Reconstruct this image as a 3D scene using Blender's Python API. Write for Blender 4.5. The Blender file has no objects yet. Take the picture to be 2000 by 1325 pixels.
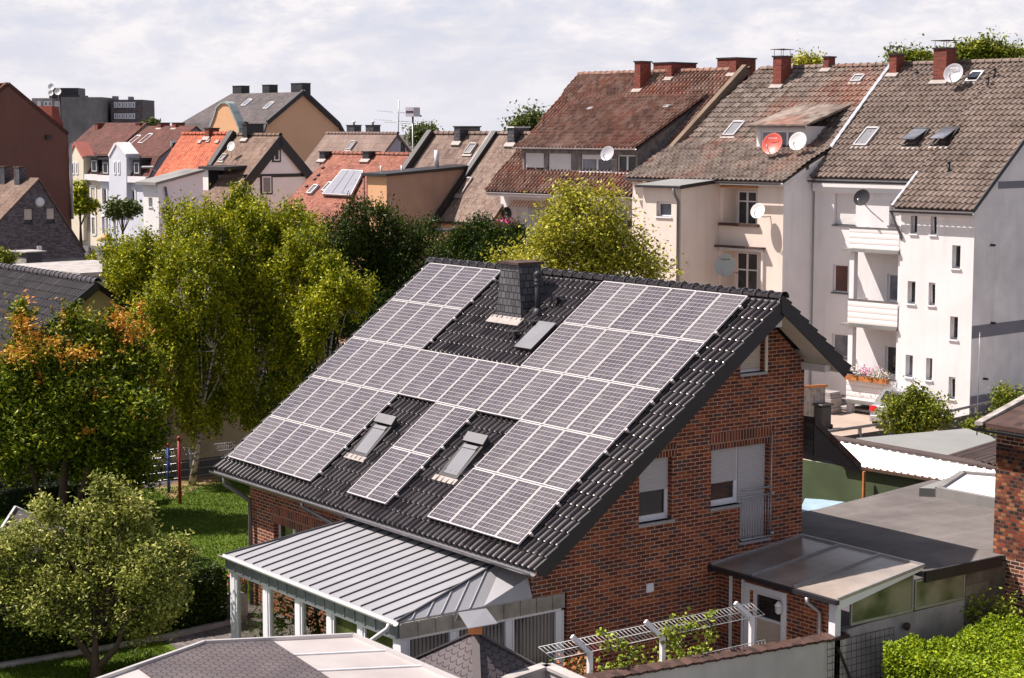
import bpy, math, random
import numpy as np
from mathutils import Vector, Matrix
from mathutils.geometry import tessellate_polygon
random.seed(7); RNG = np.random.default_rng(11)
SC = bpy.context.scene; COL = SC.collection
def V3(*a): return np.array(a, float)
def nrm(v): v = np.asarray(v, float); return v/np.linalg.norm(v)
ZU = V3(0,0,1)
# ---- survey camera: used to turn measured picture points on known planes into metres
CAMP = V3(29.2219,-21.969,12.0219); YAW = -0.9372; PIT = 0.1133; FPX = 3613.7
FW = V3(math.sin(YAW)*math.cos(PIT), math.cos(YAW)*math.cos(PIT), -math.sin(PIT))
RT = V3(math.cos(YAW), -math.sin(YAW), 0); UP = np.cross(RT, FW)
def ray(x, y): return FW + RT*(x-1000)/FPX - UP*(y-662.5)/FPX
def onp(x, y, p, n):
    d = ray(x, y); return CAMP + d*(np.dot(n, np.asarray(p,float)-CAMP)/np.dot(n, d))
def UX(x, y, v=0): return onp(x, y, (v,0,0), V3(1,0,0))
def UY(x, y, v=0): return onp(x, y, (0,v,0), V3(0,1,0))
def UZ(x, y, v=0): return onp(x, y, (0,0,v), ZU)
def UD(x, y, D): return CAMP + ray(x, y)*D
class Pl:   # plane with in-plane frame: U to the right as seen from outside, V up(-slope), N outward
    def __init__(s, O, N):
        s.O = np.asarray(O, float); s.N = nrm(N); s.U = nrm(np.cross(ZU, s.N)); s.V = np.cross(s.N, s.U)
    def uv(s, x, y):
        P = onp(x, y, s.O, s.N)-s.O; return float(P@s.U), float(P@s.V)
    def P(s, u, v, w=0): return s.O + s.U*u + s.V*v + s.N*w
    def rect(s, x0, y0, x1, y1):
        a = s.uv(x0, y0); b = s.uv(x1, y1)
        return min(a[0],b[0]), min(a[1],b[1]), max(a[0],b[0]), max(a[1],b[1])
# row of town houses behind: frame a (to the left), o (towards us), z
RG = V3(-19.1,36.3,0); RD = V3(-.99413,-.1082,0); RD = nrm(RD); RN = V3(-RD[1], RD[0], 0)
def RW(a, o, z): return RG + RD*a + RN*o + ZU*z
def fac(o): return Pl(RG+RN*o, RN)          # facade plane, u = -a
def sid(a): return Pl(RG+RD*a, -RD)         # side wall facing right, u = ? along -RN
# ---------------- mesh building
ORG = {}
class MB:
    def __init__(s): s.v=[]; s.f=[]; s.m=[]; s.sm=[]
    def add(s, vs, fs, mi=0, smooth=False):
        n = len(s.v); s.v += [tuple(map(float,p)) for p in vs]
        for f in fs: s.f.append([i+n for i in f]); s.m.append(mi); s.sm.append(smooth)
        return s
    def poly(s, pts, mi=0): return s.add(pts, [list(range(len(pts)))], mi)
    def obox(s, c, hx, hy, hz, mi=0):
        c=np.asarray(c,float); hx,hy,hz=[np.asarray(q,float) for q in (hx,hy,hz)]
        if np.dot(np.cross(hx,hy),hz)<0: hx=-hx
        vs=[c+i*hx+j*hy+k*hz for k in(-1,1) for j in(-1,1) for i in(-1,1)]
        return s.add(vs,[[0,2,3,1],[4,5,7,6],[0,1,5,4],[2,6,7,3],[0,4,6,2],[1,3,7,5]],mi)
    def box(s, x0,x1,y0,y1,z0,z1, mi=0):
        return s.obox(((x0+x1)/2,(y0+y1)/2,(z0+z1)/2),((x1-x0)/2,0,0),(0,(y1-y0)/2,0),(0,0,(z1-z0)/2),mi)
    def pbox(s, pl, u0,v0,u1,v1,w0,w1, mi=0):
        return s.obox(pl.P((u0+u1)/2,(v0+v1)/2,(w0+w1)/2), pl.U*(u1-u0)/2, pl.V*(v1-v0)/2, pl.N*(w1-w0)/2, mi)
    def prism(s, pts, vec, mi=0):
        pts=[np.asarray(p,float) for p in pts]; vec=np.asarray(vec,float); n=len(pts)
        nn=sum((np.cross(pts[i],pts[(i+1)%n]) for i in range(n)), np.zeros(3))
        if np.dot(nn,vec)<0: pts=pts[::-1]
        vs=pts+[p+vec for p in pts]
        fs=[list(range(n))[::-1], list(range(n,2*n))]+[[i,(i+1)%n,n+(i+1)%n,n+i] for i in range(n)]
        return s.add(vs,fs,mi)
    def tube(s, pts, r, n=8, mi=0, cap=True):
        pts=[np.asarray(p,float) for p in pts]; rs=[r]*len(pts) if np.isscalar(r) else r
        rings=[]; ref=None
        for i,p in enumerate(pts):
            t=nrm(pts[min(i+1,len(pts)-1)]-pts[max(i-1,0)])
            if ref is None: ref=V3(0,0,1) if abs(t[2])<.9 else V3(1,0,0)
            a=np.cross(t,ref); a=nrm(a); b=np.cross(t,a); ref=-b if False else ref
            rings.append([p+rs[i]*(a*math.cos(2*math.pi*k/n)+b*math.sin(2*math.pi*k/n)) for k in range(n)])
        vs=[q for R_ in rings for q in R_]; fs=[]
        for i in range(len(pts)-1):
            for k in range(n): fs.append([i*n+k,i*n+(k+1)%n,(i+1)*n+(k+1)%n,(i+1)*n+k][::-1])
        if cap: fs.append(list(range(n))); fs.append([len(vs)-n+k for k in range(n)][::-1])
        return s.add(vs,fs,mi,True)
    def lathe(s, c, ax, prof, n=20, mi=0, smooth=True):
        ax=nrm(ax); a=nrm(np.cross(ax,V3(0,0,1) if abs(ax[2])<.9 else V3(1,0,0))); b=np.cross(ax,a); c=np.asarray(c,float)
        vs=[c+ax*h+r*(a*math.cos(2*math.pi*k/n)+b*math.sin(2*math.pi*k/n)) for r,h in prof for k in range(n)]
        fs=[[i*n+k,i*n+(k+1)%n,(i+1)*n+(k+1)%n,(i+1)*n+k] for i in range(len(prof)-1) for k in range(n)]
        fs.append(list(range(n))[::-1]); fs.append([(len(prof)-1)*n+k for k in range(n)])
        return s.add(vs,fs,mi,smooth)
    def bar(s, p, q, w, h=None, mi=0, up=ZU):
        p=np.asarray(p,float); q=np.asarray(q,float); h=h or w; t=q-p
        a=np.cross(t,up); a = nrm(a) if np.linalg.norm(a)>1e-6 else V3(1,0,0)
        b=nrm(np.cross(a,t)); return s.obox((p+q)/2,t/2,a*w/2,b*h/2,mi)
    def wall(s, pl, outer, holes=(), depth=.14, mi=0, ri=None):
        polys=[[Vector((u,v,0)) for u,v in outer]]+[[Vector(q) for q in ((a,b,0),(a,d,0),(c,d,0),(c,b,0))] for a,b,c,d in holes]
        flat=[p for q in polys for p in q]; tr=tessellate_polygon(polys)
        vs=[pl.P(p.x,p.y) for p in flat]; fs=[]
        for t in tr:
            a,b,c=[flat[i] for i in t]
            fs.append(list(t) if (b-a).cross(c-a).z>0 else list(t)[::-1])
        s.add(vs,fs,mi)
        for a,b,c,d in holes:
            q=[(a,b),(c,b),(c,d),(a,d)]
            for i in range(4):
                p0=q[i]; p1=q[(i+1)%4]
                s.add([pl.P(*p0),pl.P(*p1),pl.P(*p1,-depth),pl.P(*p0,-depth)],[[0,1,2,3][::-1]], mi if ri is None else ri)
        return s
    def build(s, name, mats, parent=None, label=None, bevel=0, uvr=None):
        V=np.array(s.v,float); 
        return mkobj(name, V, s.f, mats, parent, s.m, s.sm, label, bevel)
def mkobj(name, V, F, mats, parent=None, mi=None, sm=None, label=None, bevel=0, uv=None):
    if not isinstance(mats,(list,tuple)): mats=[mats]
    if parent is not None: org=ORG[parent.name]
    else:
        lo=V.min(0); hi=V.max(0); org=V3((lo[0]+hi[0])/2,(lo[1]+hi[1])/2,lo[2])
    me=bpy.data.meshes.new(name); W=V-org
    nf=len(F)
    if isinstance(F,np.ndarray):
        k=F.shape[1]; me.vertices.add(len(W)); me.vertices.foreach_set('co',W.astype(np.float32).ravel())
        me.loops.add(nf*k); me.loops.foreach_set('vertex_index',F.astype(np.int32).ravel())
        me.polygons.add(nf); me.polygons.foreach_set('loop_start',np.arange(0,nf*k,k,dtype=np.int32))
        me.update(calc_edges=True)
    else: me.from_pydata([tuple(p) for p in W],[],F)
    for m in mats: me.materials.append(m)
    if mi is not None and len(mats)>1: me.polygons.foreach_set('material_index',np.array(mi,np.int32))
    if sm is not None:
        me.polygons.foreach_set('use_smooth', np.array([sm]*nf if isinstance(sm,bool) else sm,bool))
    uvl=me.uv_layers.new(name='UVMap')
    nl=len(me.loops); vi=np.zeros(nl,np.int32); me.loops.foreach_get('vertex_index',vi)
    if uv is None:
        N=np.zeros(nf*3,np.float32); me.polygons.foreach_get('normal',N); N=N.reshape(-1,3).astype(float)
        lt=np.zeros(nf,np.int32); me.polygons.foreach_get('loop_total',lt)
        T=np.cross(np.array([[0,0,1.]]),N); L=np.linalg.norm(T,axis=1,keepdims=True)
        T=np.where(L>1e-3,T/np.maximum(L,1e-9),np.array([[1.,0,0]])); B=np.cross(N,T)
        fi=np.repeat(np.arange(nf),lt); P=V[vi]
        uvs=np.stack([(P*T[fi]).sum(1),(P*B[fi]).sum(1)],1)
    else: uvs=uv[vi]
    uvl.data.foreach_set('uv',uvs.astype(np.float32).ravel())
    me.update(); me.validate(clean_customdata=False)
    o=bpy.data.objects.new(name,me); COL.objects.link(o)
    if parent is None: o.location=org
    else: o.parent=parent
    ORG[o.name]=org
    if label: o['label']=label
    if bevel:
        b=o.modifiers.new('bevel','BEVEL'); b.width=bevel; b.segments=1; b.limit_method='ANGLE'
    return o
def thing(name, label, cat, loc, group=None):
    o=bpy.data.objects.new(name,None); COL.objects.link(o); o.location=tuple(float(x) for x in loc)
    o.empty_display_size=.2
    ORG[o.name]=np.array(loc,float); o['label']=label; o['category']=cat
    if group: o['group']=group
    return o
def tag(o,label,cat,group=None):
    o['label']=label; o['category']=cat
    if group: o['group']=group
    return o
def struct(o): o['kind']='structure'; return o
# ---------------- materials
class NT:
    def __init__(s,name):
        m=bpy.data.materials.new(name); m.use_nodes=True; s.m=m; s.t=m.node_tree; s.t.nodes.clear()
        s.out=s.n('ShaderNodeOutputMaterial'); s._o=None
    def n(s,ty,**kw):
        x=s.t.nodes.new(ty)
        for k,v in kw.items(): setattr(x,k,v)
        return x
    def l(s,a,b): s.t.links.new(a,b)
    def inp(s,node,key,val):
        i=node.inputs[key]
        if hasattr(val,'is_output') or isinstance(val,bpy.types.NodeSocket): s.l(val,i)
        else: i.default_value = val if not isinstance(val,(tuple,list)) or len(val)!=3 or i.type!='RGBA' else (*val,1)
    def uv(s): return s.n('ShaderNodeUVMap',uv_map='UVMap').outputs[0]
    def obj(s):
        if s._o is None: s._o=s.n('ShaderNodeTexCoord').outputs['Object']
        return s._o
    def noise(s,vec,scale,detail=4,rough=.55,dist=0):
        x=s.n('ShaderNodeTexNoise'); s.inp(x,'Vector',vec); x.inputs['Scale'].default_value=scale
        x.inputs['Detail'].default_value=detail; x.inputs['Roughness'].default_value=rough; x.inputs['Distortion'].default_value=dist
        return x.outputs['Fac']
    def ramp(s,fac,stops,interp='LINEAR'):
        x=s.n('ShaderNodeValToRGB'); s.inp(x,'Fac',fac); e=x.color_ramp; e.interpolation=interp
        while len(e.elements)<len(stops): e.elements.new(.5)
        for el,(p,c) in zip(e.elements,stops): el.position=p; el.color=(*c,1) if len(c)==3 else c
        return x.outputs['Color']
    def mixc(s,fac,a,b,mode='MIX'):
        x=s.n('ShaderNodeMix',data_type='RGBA',blend_type=mode); s.inp(x,0,fac); s.inp(x,6,a); s.inp(x,7,b); return x.outputs[2]
    def math(s,op,a,b=0,c=0):
        x=s.n('ShaderNodeMath',operation=op); s.inp(x,0,a); s.inp(x,1,b)
        if op in('MULTIPLY_ADD','SMOOTH_MIN'): s.inp(x,2,c)
        return x.outputs[0]
    def mapr(s,v,a,b,c,d):
        x=s.n('ShaderNodeMapRange'); s.inp(x,0,v)
        for i,q in enumerate((a,b,c,d)): x.inputs[i+1].default_value=q
        return x.outputs[0]
    def sep(s,v): 
        x=s.n('ShaderNodeSeparateXYZ'); s.inp(x,0,v); return x.outputs
    def bump(s,h,strength=.3,dist=.02,normal=None):
        x=s.n('ShaderNodeBump'); s.inp(x,'Height',h); x.inputs['Strength'].default_value=strength; x.inputs['Distance'].default_value=dist
        if normal is not None: s.l(normal,x.inputs['Normal'])
        return x.outputs[0]
    def fin(s,col,rough=.7,metal=0,normal=None,spec=.5,coat=0,trans=None,alpha=None):
        b=s.n('ShaderNodeBsdfPrincipled'); s.inp(b,'Base Color',col); s.inp(b,'Roughness',rough); s.inp(b,'Metallic',metal)
        b.inputs['Specular IOR Level'].default_value=spec; b.inputs['Coat Weight'].default_value=coat
        if coat: b.inputs['Coat Roughness'].default_value=.06
        if normal is not None: s.l(normal,b.inputs['Normal'])
        if alpha is not None: s.inp(b,'Alpha',alpha)
        o=b.outputs[0]
        if trans is not None:
            tb=s.n('ShaderNodeBsdfTranslucent'); s.inp(tb,'Color',trans[1]); mx=s.n('ShaderNodeMixShader'); mx.inputs[0].default_value=trans[0]
            s.l(o,mx.inputs[1]); s.l(tb.outputs[0],mx.inputs[2]); o=mx.outputs[0]
        s.l(o,s.out.inputs[0]); return s.m
def mul(c,k): return tuple(x*k for x in c)
def plain(name,col,rough=.6,metal=0,var=.12,scale=1.5,bump=.0,bscale=30,spec=.5,coat=0,streak=False,dirt=None):
    t=NT(name); v=t.obj()
    f=t.noise(v,scale,5); c=t.ramp(f,[(.3,mul(col,1-var)),(.7,mul(col,1+var))])
    if streak:
        mp=t.n('ShaderNodeMapping'); t.l(v,mp.inputs[0]); mp.inputs['Scale'].default_value=(1.3,1.3,.16)
        g=t.noise(mp.outputs[0],1.6,4); c=t.mixc(t.mapr(g,.5,.78,0,.3),c,mul(dirt or col,.62))
    nn=t.bump(t.noise(v,bscale,3),bump,.02) if bump else None
    return t.fin(c,rough,metal,nn,spec,coat)
def brickmat(name,bw,bh,mortar,cols,mcol,rough=.8,bump=.5,msize=.012,weather=.25):
    t=NT(name); uv=t.uv()
    b=t.n('ShaderNodeTexBrick',offset=.5); t.l(uv,b.inputs['Vector'])
    b.inputs['Color1'].default_value=(0,0,0,1); b.inputs['Color2'].default_value=(1,1,1,1); b.inputs['Mortar'].default_value=(.5,.5,.5,1)
    for k,q in (('Scale',1),('Mortar Size',msize/2),('Mortar Smooth',.15),('Brick Width',bw),('Row Height',bh)): b.inputs[k].default_value=q
    n=len(cols); c=t.ramp(b.outputs['Color'],[(i/n,cc) for i,cc in enumerate(cols)],'CONSTANT')
    f=t.noise(uv,2.2,4); c=t.mixc(weather,c,t.ramp(f,[(.3,(.35,.35,.35)),(.7,(1.5,1.5,1.5))]),'MULTIPLY'); fl=t.noise(uv,.35,3); c=t.mixc(.7,c,t.ramp(fl,[(.32,(.72,.70,.70)),(.68,(1.2,1.16,1.12))]),'MULTIPLY')
    f2=t.noise(uv,55,3); c=t.mixc(.35,c,t.ramp(f2,[(.3,(.45,.45,.45)),(.7,(1.5,1.5,1.5))]),'MULTIPLY')
    mc=t.ramp(t.noise(uv,1.1,3),[(.3,mul(mcol,.75)),(.7,mul(mcol,1.15))])
    c=t.mixc(b.outputs['Fac'],c,mc)
    nn=t.bump(t.math('SUBTRACT',1,b.outputs['Fac']),bump,.012)
    return t.fin(c,rough,0,nn,.3)
def tilemat(name,tw,th,cols,rough=.7,lichen=None,spec=.3,coat=0,patches=None,linebump=0):
    t=NT(name); uv=t.uv(); s=t.sep(uv)
    cu=t.math('FLOOR',t.math('DIVIDE',s[0],tw)); cv=t.math('FLOOR',t.math('DIVIDE',s[1],th))
    cb=t.n('ShaderNodeCombineXYZ'); t.l(cu,cb.inputs[0]); t.l(cv,cb.inputs[1])
    w=t.n('ShaderNodeTexWhiteNoise',noise_dimensions='3D'); t.l(cb.outputs[0],w.inputs[0])
    n=len(cols); c=t.ramp(w.outputs['Value'],[(i/max(n-1,1),cc) for i,cc in enumerate(cols)])
    f=t.noise(uv,.45,5,.6); c=t.mixc(.55,c,t.ramp(f,[(.35,(.62,.6,.6)),(.65,(1.3,1.28,1.25))]),'MULTIPLY')
    if patches:
        pf=t.noise(uv,.23,3); p2=t.math('ADD',t.mapr(pf,.52,.66,0,.75),t.math('MULTIPLY',w.outputs['Value'],.25))
        c=t.mixc(t.math('MULTIPLY',t.math('MULTIPLY',p2,t.mapr(pf,.5,.56,0,1)),.55),c,patches)
    if lichen:
        lf=t.noise(uv,5.5,6,.7); c=t.mixc(t.mapr(lf,.53,.66,0,lichen[0]),c,lichen[1])
    fine=t.noise(uv,40,3); c=t.mixc(.4,c,t.ramp(fine,[(.3,(.6,.6,.6)),(.7,(1.4,1.4,1.4))]),'MULTIPLY')
    nn=t.bump(fine,.25,.01)
    if linebump:
        fr=t.math('FRACT',t.math('DIVIDE',s[1],th)); dk=t.mapr(fr,0,.16,1,0)
        hu=t.math('SINE',t.math('MULTIPLY',s[0],2*math.pi/tw))
        h=t.math('ADD',t.math('MULTIPLY',fr,-1),t.math('MULTIPLY',hu,.28)); nn=t.bump(h,1,linebump,nn)
    if rough<.4: rough=t.mapr(w.outputs['Value'],0,1,rough*.75,rough*1.7)
    return t.fin(c,rough,0,nn,spec,coat)
def leafmat(name,dark,mid,light,extra=None,tr=.2,rough=.45,scale=.9):
    t=NT(name); g=t.n('ShaderNodeNewGeometry'); r=g.outputs['Random Per Island']; f=t.noise(t.obj(),scale,2)
    v=t.math('ADD',t.math('MULTIPLY',r,.55),t.math('MULTIPLY',f,.5))
    c=t.ramp(v,[(.2,dark),(.5,mid),(.85,light)])
    if extra:
        ef=t.noise(t.obj(),extra[1],2); sz=t.sep(t.obj())[2]
        ef=t.math('ADD',ef,t.math('MULTIPLY',sz,extra[3]) if len(extra)>3 else 0)
        c=t.mixc(t.math('MULTIPLY',t.mapr(ef,extra[2],extra[2]+.08,0,1),t.mapr(r,.25,.5,0,1)),c,extra[0])
    return t.fin(c,rough,0,None,.18,0,(tr,c))
def slatmat(name,col,pitch,rough=.45,depth=.008,axis=1):
    t=NT(name); s=t.sep(t.uv())[axis]; fr=t.math('FRACT',t.math('DIVIDE',s,pitch))
    c=t.mixc(t.mapr(fr,.0,.16,.72,0),col,mul(col,.3)); nn=t.bump(t.math('SINE',t.math('MULTIPLY',fr,math.pi)),.8,depth)
    return t.fin(c,rough,0,nn,.4)
M={}
M['brick']=brickmat('red_brown_brick',.25,.0833,0,[(.105,.033,.025),(.185,.045,.024),(.25,.060,.027),(.145,.038,.025),(.10,.052,.052),(.30,.083,.035)],(.52,.32,.215),msize=.018)
M['soldier']=brickmat('soldier_brick',.085,.25,0,[(.11,.028,.02),(.19,.045,.022),(.07,.028,.026),(.24,.06,.026)],(.44,.27,.19),msize=.02)
M['oldbrick']=brickmat('old_clinker_brick',.145,.085,0,[(.04,.018,.015),(.24,.05,.022),(.38,.15,.07),(.12,.03,.02),(.30,.07,.03),(.035,.02,.018)],(.12,.075,.055),msize=.022,bump=.9,weather=.6)
M['oldbrick2']=brickmat('old_brick_new_mortar',.24,.085,0,[(.10,.025,.018),(.22,.05,.025),(.32,.1,.05),(.07,.025,.02)],(.5,.38,.3),msize=.02,bump=.6,weather=.4)
M['chimbrick']=brickmat('chimney_brick',.24,.08,0,[(.20,.045,.03),(.27,.06,.04),(.15,.035,.025),(.24,.05,.03)],(.2,.12,.1),msize=.012)
M['greybrick']=brickmat('grey_clinker',.24,.09,0,[(.12,.10,.105),(.18,.155,.165),(.09,.072,.078),(.15,.125,.135)],(.16,.145,.15),msize=.01,weather=.3)
M['glaze']=tilemat('glazed_anthracite_tile',.30,.345,[(.022,.016,.018),(.034,.026,.029),(.028,.02,.024)],.31,None,.65,0)
M['glazeridge']=plain('anthracite_ridge',(.026,.022,.026),.35,0,.15,3)
M['slate']=brickmat('slate_cladding',.17,.17,0,[(.07,.07,.078),(.10,.098,.11),(.09,.088,.10),(.12,.116,.128)],(.01,.01,.012),.5,.8,.022,.3)
M['slateD']=tilemat('dark_slate_deep',.16,.2,[(.02,.02,.024),(.032,.031,.036)],.5,None,.4,0,None,.012)
M['tB']=tilemat('roof_tile_redbrown',.23,.34,[(.17,.095,.075),(.24,.145,.115),(.29,.20,.165),(.20,.11,.085),(.13,.08,.068),(.27,.12,.08)],.85,(.35,(.27,.22,.18)),.2,0,(.24,.07,.04))
M['tC']=tilemat('roof_tile_greybrown',.27,.38,[(.145,.11,.094),(.205,.162,.14),(.255,.21,.182),(.165,.13,.112),(.105,.08,.07)],.85,(.3,(.25,.22,.19)),.2,0,(.26,.085,.05))
M['tD']=tilemat('roof_tile_brown',.27,.38,[(.135,.10,.084),(.18,.138,.118),(.205,.162,.14),(.15,.115,.098)],.85,(.15,(.24,.2,.17)),.2)
M['tH1']=tilemat('roof_tile_lichen',.26,.36,[(.16,.11,.09),(.21,.155,.13),(.13,.09,.075)],.9,(.85,(.36,.29,.24)),.15,0,None,.03)
M['tH3']=tilemat('roof_tile_dustybrown',.26,.36,[(.15,.105,.085),(.19,.14,.12),(.12,.08,.07)],.9,(.5,(.28,.22,.18)),.15,0,None,.03)
M['tH4']=tilemat('roof_tile_pinkred',.26,.36,[(.22,.085,.06),(.27,.11,.08),(.17,.065,.05)],.9,(.8,(.42,.25,.2)),.15,0,None,.03)
M['tO']=tilemat('roof_tile_orange',.28,.36,[(.34,.075,.035),(.42,.11,.055),(.25,.055,.03)],.8,(.7,(.48,.24,.16)),.25,0,None,.08)
M['tF']=tilemat('roof_tile_darkred',.30,.36,[(.085,.035,.028),(.12,.048,.038),(.07,.03,.026)],.8,(.2,(.16,.08,.06)),.2,0,None,.03)
M['tG']=tilemat('roof_tile_grey',.30,.36,[(.085,.072,.075),(.11,.095,.098),(.07,.06,.062)],.8,(.2,(.16,.14,.14)),.2,0,None,.025)
M['tBlk']=tilemat('roof_tile_black',.28,.36,[(.014,.012,.016),(.022,.018,.024)],.5,None,.15)
M['coping']=tilemat('coping_tile',.2,.2,[(.06,.035,.03),(.1,.055,.045),(.04,.025,.022)],.7)
M['mort']=plain('pale_lead_mortar',(.29,.25,.23),.6,0,.2,6,.3,20)
M['lead']=plain('lead_flashing',(.36,.37,.42),.4,.4,.2,4)
M['zinc']=plain('zinc_sheet',(.36,.355,.375),.45,.3,.08,1.3)
M['zincD']=plain('zinc_fascia',(.2,.22,.23),.5,.3,.25,2.5)
M['zincB']=plain('weathered_zinc_fascia',(.34,.31,.27),.6,.2,.35,2.2)
M['seam']=plain('zinc_seam',(.06,.06,.07),.5,.3)
M['gutter']=plain('grey_gutter',(.18,.17,.18),.4,.5,.15,2)
M['gutW']=plain('pale_gutter',(.62,.6,.6),.4,.2,.1,2)
M['gutK']=plain('black_gutter',(.03,.028,.032),.4,.2)
M['alu']=plain('anodised_aluminium',(.55,.52,.52),.35,.3,.04)
M['alud']=plain('mounting_rail',(.3,.3,.3),.4,.7)
M['pvc']=plain('white_pvc',(.78,.78,.82),.35,0,.03)
M['white']=plain('white_paint',(.74,.72,.73),.7,0,.06,1,.1,25)
M['purlin']=plain('white_purlin',(.6,.57,.54),.7,0,.12,4)
M['shut']=slatmat('shutter_grey',(.50,.475,.485),.045)
M['shutW']=slatmat('shutter_white',(.74,.71,.7),.05)
M['shutC']=slatmat('shutter_cream',(.60,.50,.42),.045)
M['soffit']=slatmat('cream_soffit_boards',(.80,.71,.62),.10,.6,.01,0)
M['board']=slatmat('white_boards',(.80,.76,.75),.24,.55,.012)
M['dark']=plain('dark_board',(.022,.02,.024),.55,0,.2,3)
M['facD']=plain('anthracite_trim',(.02,.018,.021),.5,0,.2,3,.2,15)
def glassmat(name,c,rough=.06,var=.5):
    t=NT(name); f=t.noise(t.obj(),1.1,3); return t.fin(t.ramp(f,[(.35,mul(c,1-var)),(.65,mul(c,1+var))]),rough,0,None,.8)
M['glass']=glassmat('dark_window_glass',(.028,.03,.034)); M['glassG']=glassmat('painted_reflection_glass',(.05,.06,.022),.05,.9)  # olive base colour stands in for the garden mirrored in the panes
M['glassB']=glassmat('pale_window_glass',(.16,.165,.19),.12,.4); M['glassR']=glassmat('red_curtain_glass',(.11,.028,.02),.15,.3)
M['skyl']=glassmat('skylight_glass',(.21,.205,.22),.2,.08)
t=NT('vertical_blind_glass'); s_=t.sep(t.uv())[0]; fr=t.math('FRACT',t.math('DIVIDE',s_,.09)); M['blind']=t.fin(t.mixc(t.mapr(fr,.3,.5,0,1),(.012,.012,.014),(.17,.16,.17)),.12,0,None,.6)
t=NT('solar_cells'); uv=t.uv(); S=t.sep(uv)
fu=t.math('FRACT',t.math('MULTIPLY',S[0],6)); fv=t.math('FRACT',t.math('MULTIPLY',S[1],12)); fb=t.math('FRACT',t.math('MULTIPLY',S[0],12))
du=t.math('ABSOLUTE',t.math('SUBTRACT',fu,.5)); dv=t.math('ABSOLUTE',t.math('SUBTRACT',fv,.5)); db=t.math('ABSOLUTE',t.math('SUBTRACT',fb,.5))
ln=t.math('MAXIMUM',t.math('MULTIPLY',t.mapr(dv,.445,.465,0,1),.62),t.math('MULTIPLY',t.mapr(du,.455,.47,0,1),.5)); ln=t.math('MAXIMUM',ln,t.math('MULTIPLY',t.mapr(db,.46,.475,0,1),.3))
cu=t.math('FLOOR',t.math('MULTIPLY',S[0],6)); cv=t.math('FLOOR',t.math('MULTIPLY',S[1],12)); cb=t.n('ShaderNodeCombineXYZ'); t.l(cu,cb.inputs[0]); t.l(cv,cb.inputs[1])
oi=t.n('ShaderNodeObjectInfo'); t.l(oi.outputs['Random'],cb.inputs[2]); w=t.n('ShaderNodeTexWhiteNoise'); t.l(cb.outputs[0],w.inputs[0])
cc=t.ramp(w.outputs[0],[(0,(.052,.043,.054)),(1,(.082,.069,.082))]); cc=t.mixc(t.math('MULTIPLY',oi.outputs['Random'],.28),cc,(.105,.088,.092)); dst=t.noise(t.obj(),1.4,5,.65); cc=t.mixc(t.mapr(dst,.5,.75,0,.35),cc,(.2,.185,.18))
cc=t.mixc(ln,cc,(.58,.55,.55)); M['cell']=t.fin(cc,t.mapr(oi.outputs['Random'],0,1,.14,.3),0,None,.5)
M['stP']=plain('cream_pink_render',(.74,.635,.56),.9,0,.05,.8,.25,18,streak=True)
M['stG']=plain('pale_grey_render',(.74,.71,.715),.9,0,.05,.8,.25,18,streak=True)
M['stW']=plain('white_render',(.72,.69,.675),.9,0,.06,.8,.25,18,streak=True)
M['stS']=plain('shade_lifted_side_render',(.82,.78,.76),.9,0,.14,.7,.3,14,streak=True)  # lighter copy of the house render, standing in for fill light on its side
M['stB']=plain('brown_render',(.40,.26,.19),.9,0,.12,.7,.2,12,streak=True)
M['stO']=plain('orange_render',(.66,.37,.20),.9,0,.06,.6,.15,12)
M['stBr']=plain('dark_brown_render',(.17,.075,.055),.9,0,.08,.4,.2,9,streak=True)
M['stY']=plain('yellow_cream_render',(.55,.42,.24),.9,0,.08,.5,.2,9)
M['stL']=plain('lilac_render',(.42,.37,.42),.9,0,.05)
M['stLg']=plain('blue_grey_render',(.60,.61,.68),.9,0,.05,.5)
M['stDG']=plain('dark_grey_render',(.22,.21,.24),.9,0,.08,.5)
M['stC']=plain('cream_render',(.68,.60,.47),.9,0,.06,.5)
M['conc']=plain('weathered_concrete',(.20,.19,.185),.9,0,.25,.6,.3,6,streak=True)
M['concL']=plain('light_concrete',(.35,.32,.31),.9,0,.3,1.6,.5,12,streak=True)
M['rough']=plain('rough_old_render',(.36,.33,.33),.95,0,.3,1.3,.6,9,streak=True)
M['whitewall']=plain('old_white_wall',(.58,.56,.50),.9,0,.12,.9,.3,14,streak=True)
M['block']=brickmat('concrete_blocks',.5,.25,0,[(.17,.14,.12),(.22,.19,.16),(.13,.11,.1)],(.15,.13,.12),msize=.02,weather=.6)
M['bitu']=plain('bitumen_felt',(.105,.09,.09),.85,0,.22,.35,.25,40)
t=NT('bitumen_flat_roof'); uv=t.uv(); S=t.sep(t.obj()); fr=t.math('FRACT',t.math('DIVIDE',t.math('ADD',S[0],t.math('MULTIPLY',t.noise(t.obj(),.4,2),.5)),1.0)); n1=t.noise(t.obj(),.5,5)
n2=t.noise(t.obj(),1.3,6,.65); c=t.ramp(n1,[(.3,(.115,.10,.096)),(.7,(.175,.155,.147))]); c=t.mixc(.5,c,t.ramp(n2,[(.35,(.7,.7,.7)),(.6,(1.2,1.2,1.2))]),'MULTIPLY'); c=t.mixc(t.mapr(fr,0,.06,.5,0),c,(.24,.215,.205)); M['bituF']=t.fin(c,.8,0,t.bump(t.noise(t.obj(),60,2),.2,.01),.3)
M['felt']=plain('grey_green_felt',(.22,.22,.215),.9,0,.1,.6)
M['asb']=plain('brown_fibre_cement',(.07,.048,.045),.9,0,.3,1.5,.3,10)
t=NT('shingle_roof'); uv=t.uv(); S=t.sep(uv); cv=t.math('FLOOR',t.math('DIVIDE',S[1],.14)); off=t.math('MULTIPLY',t.math('MODULO',cv,2),.11)
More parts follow.
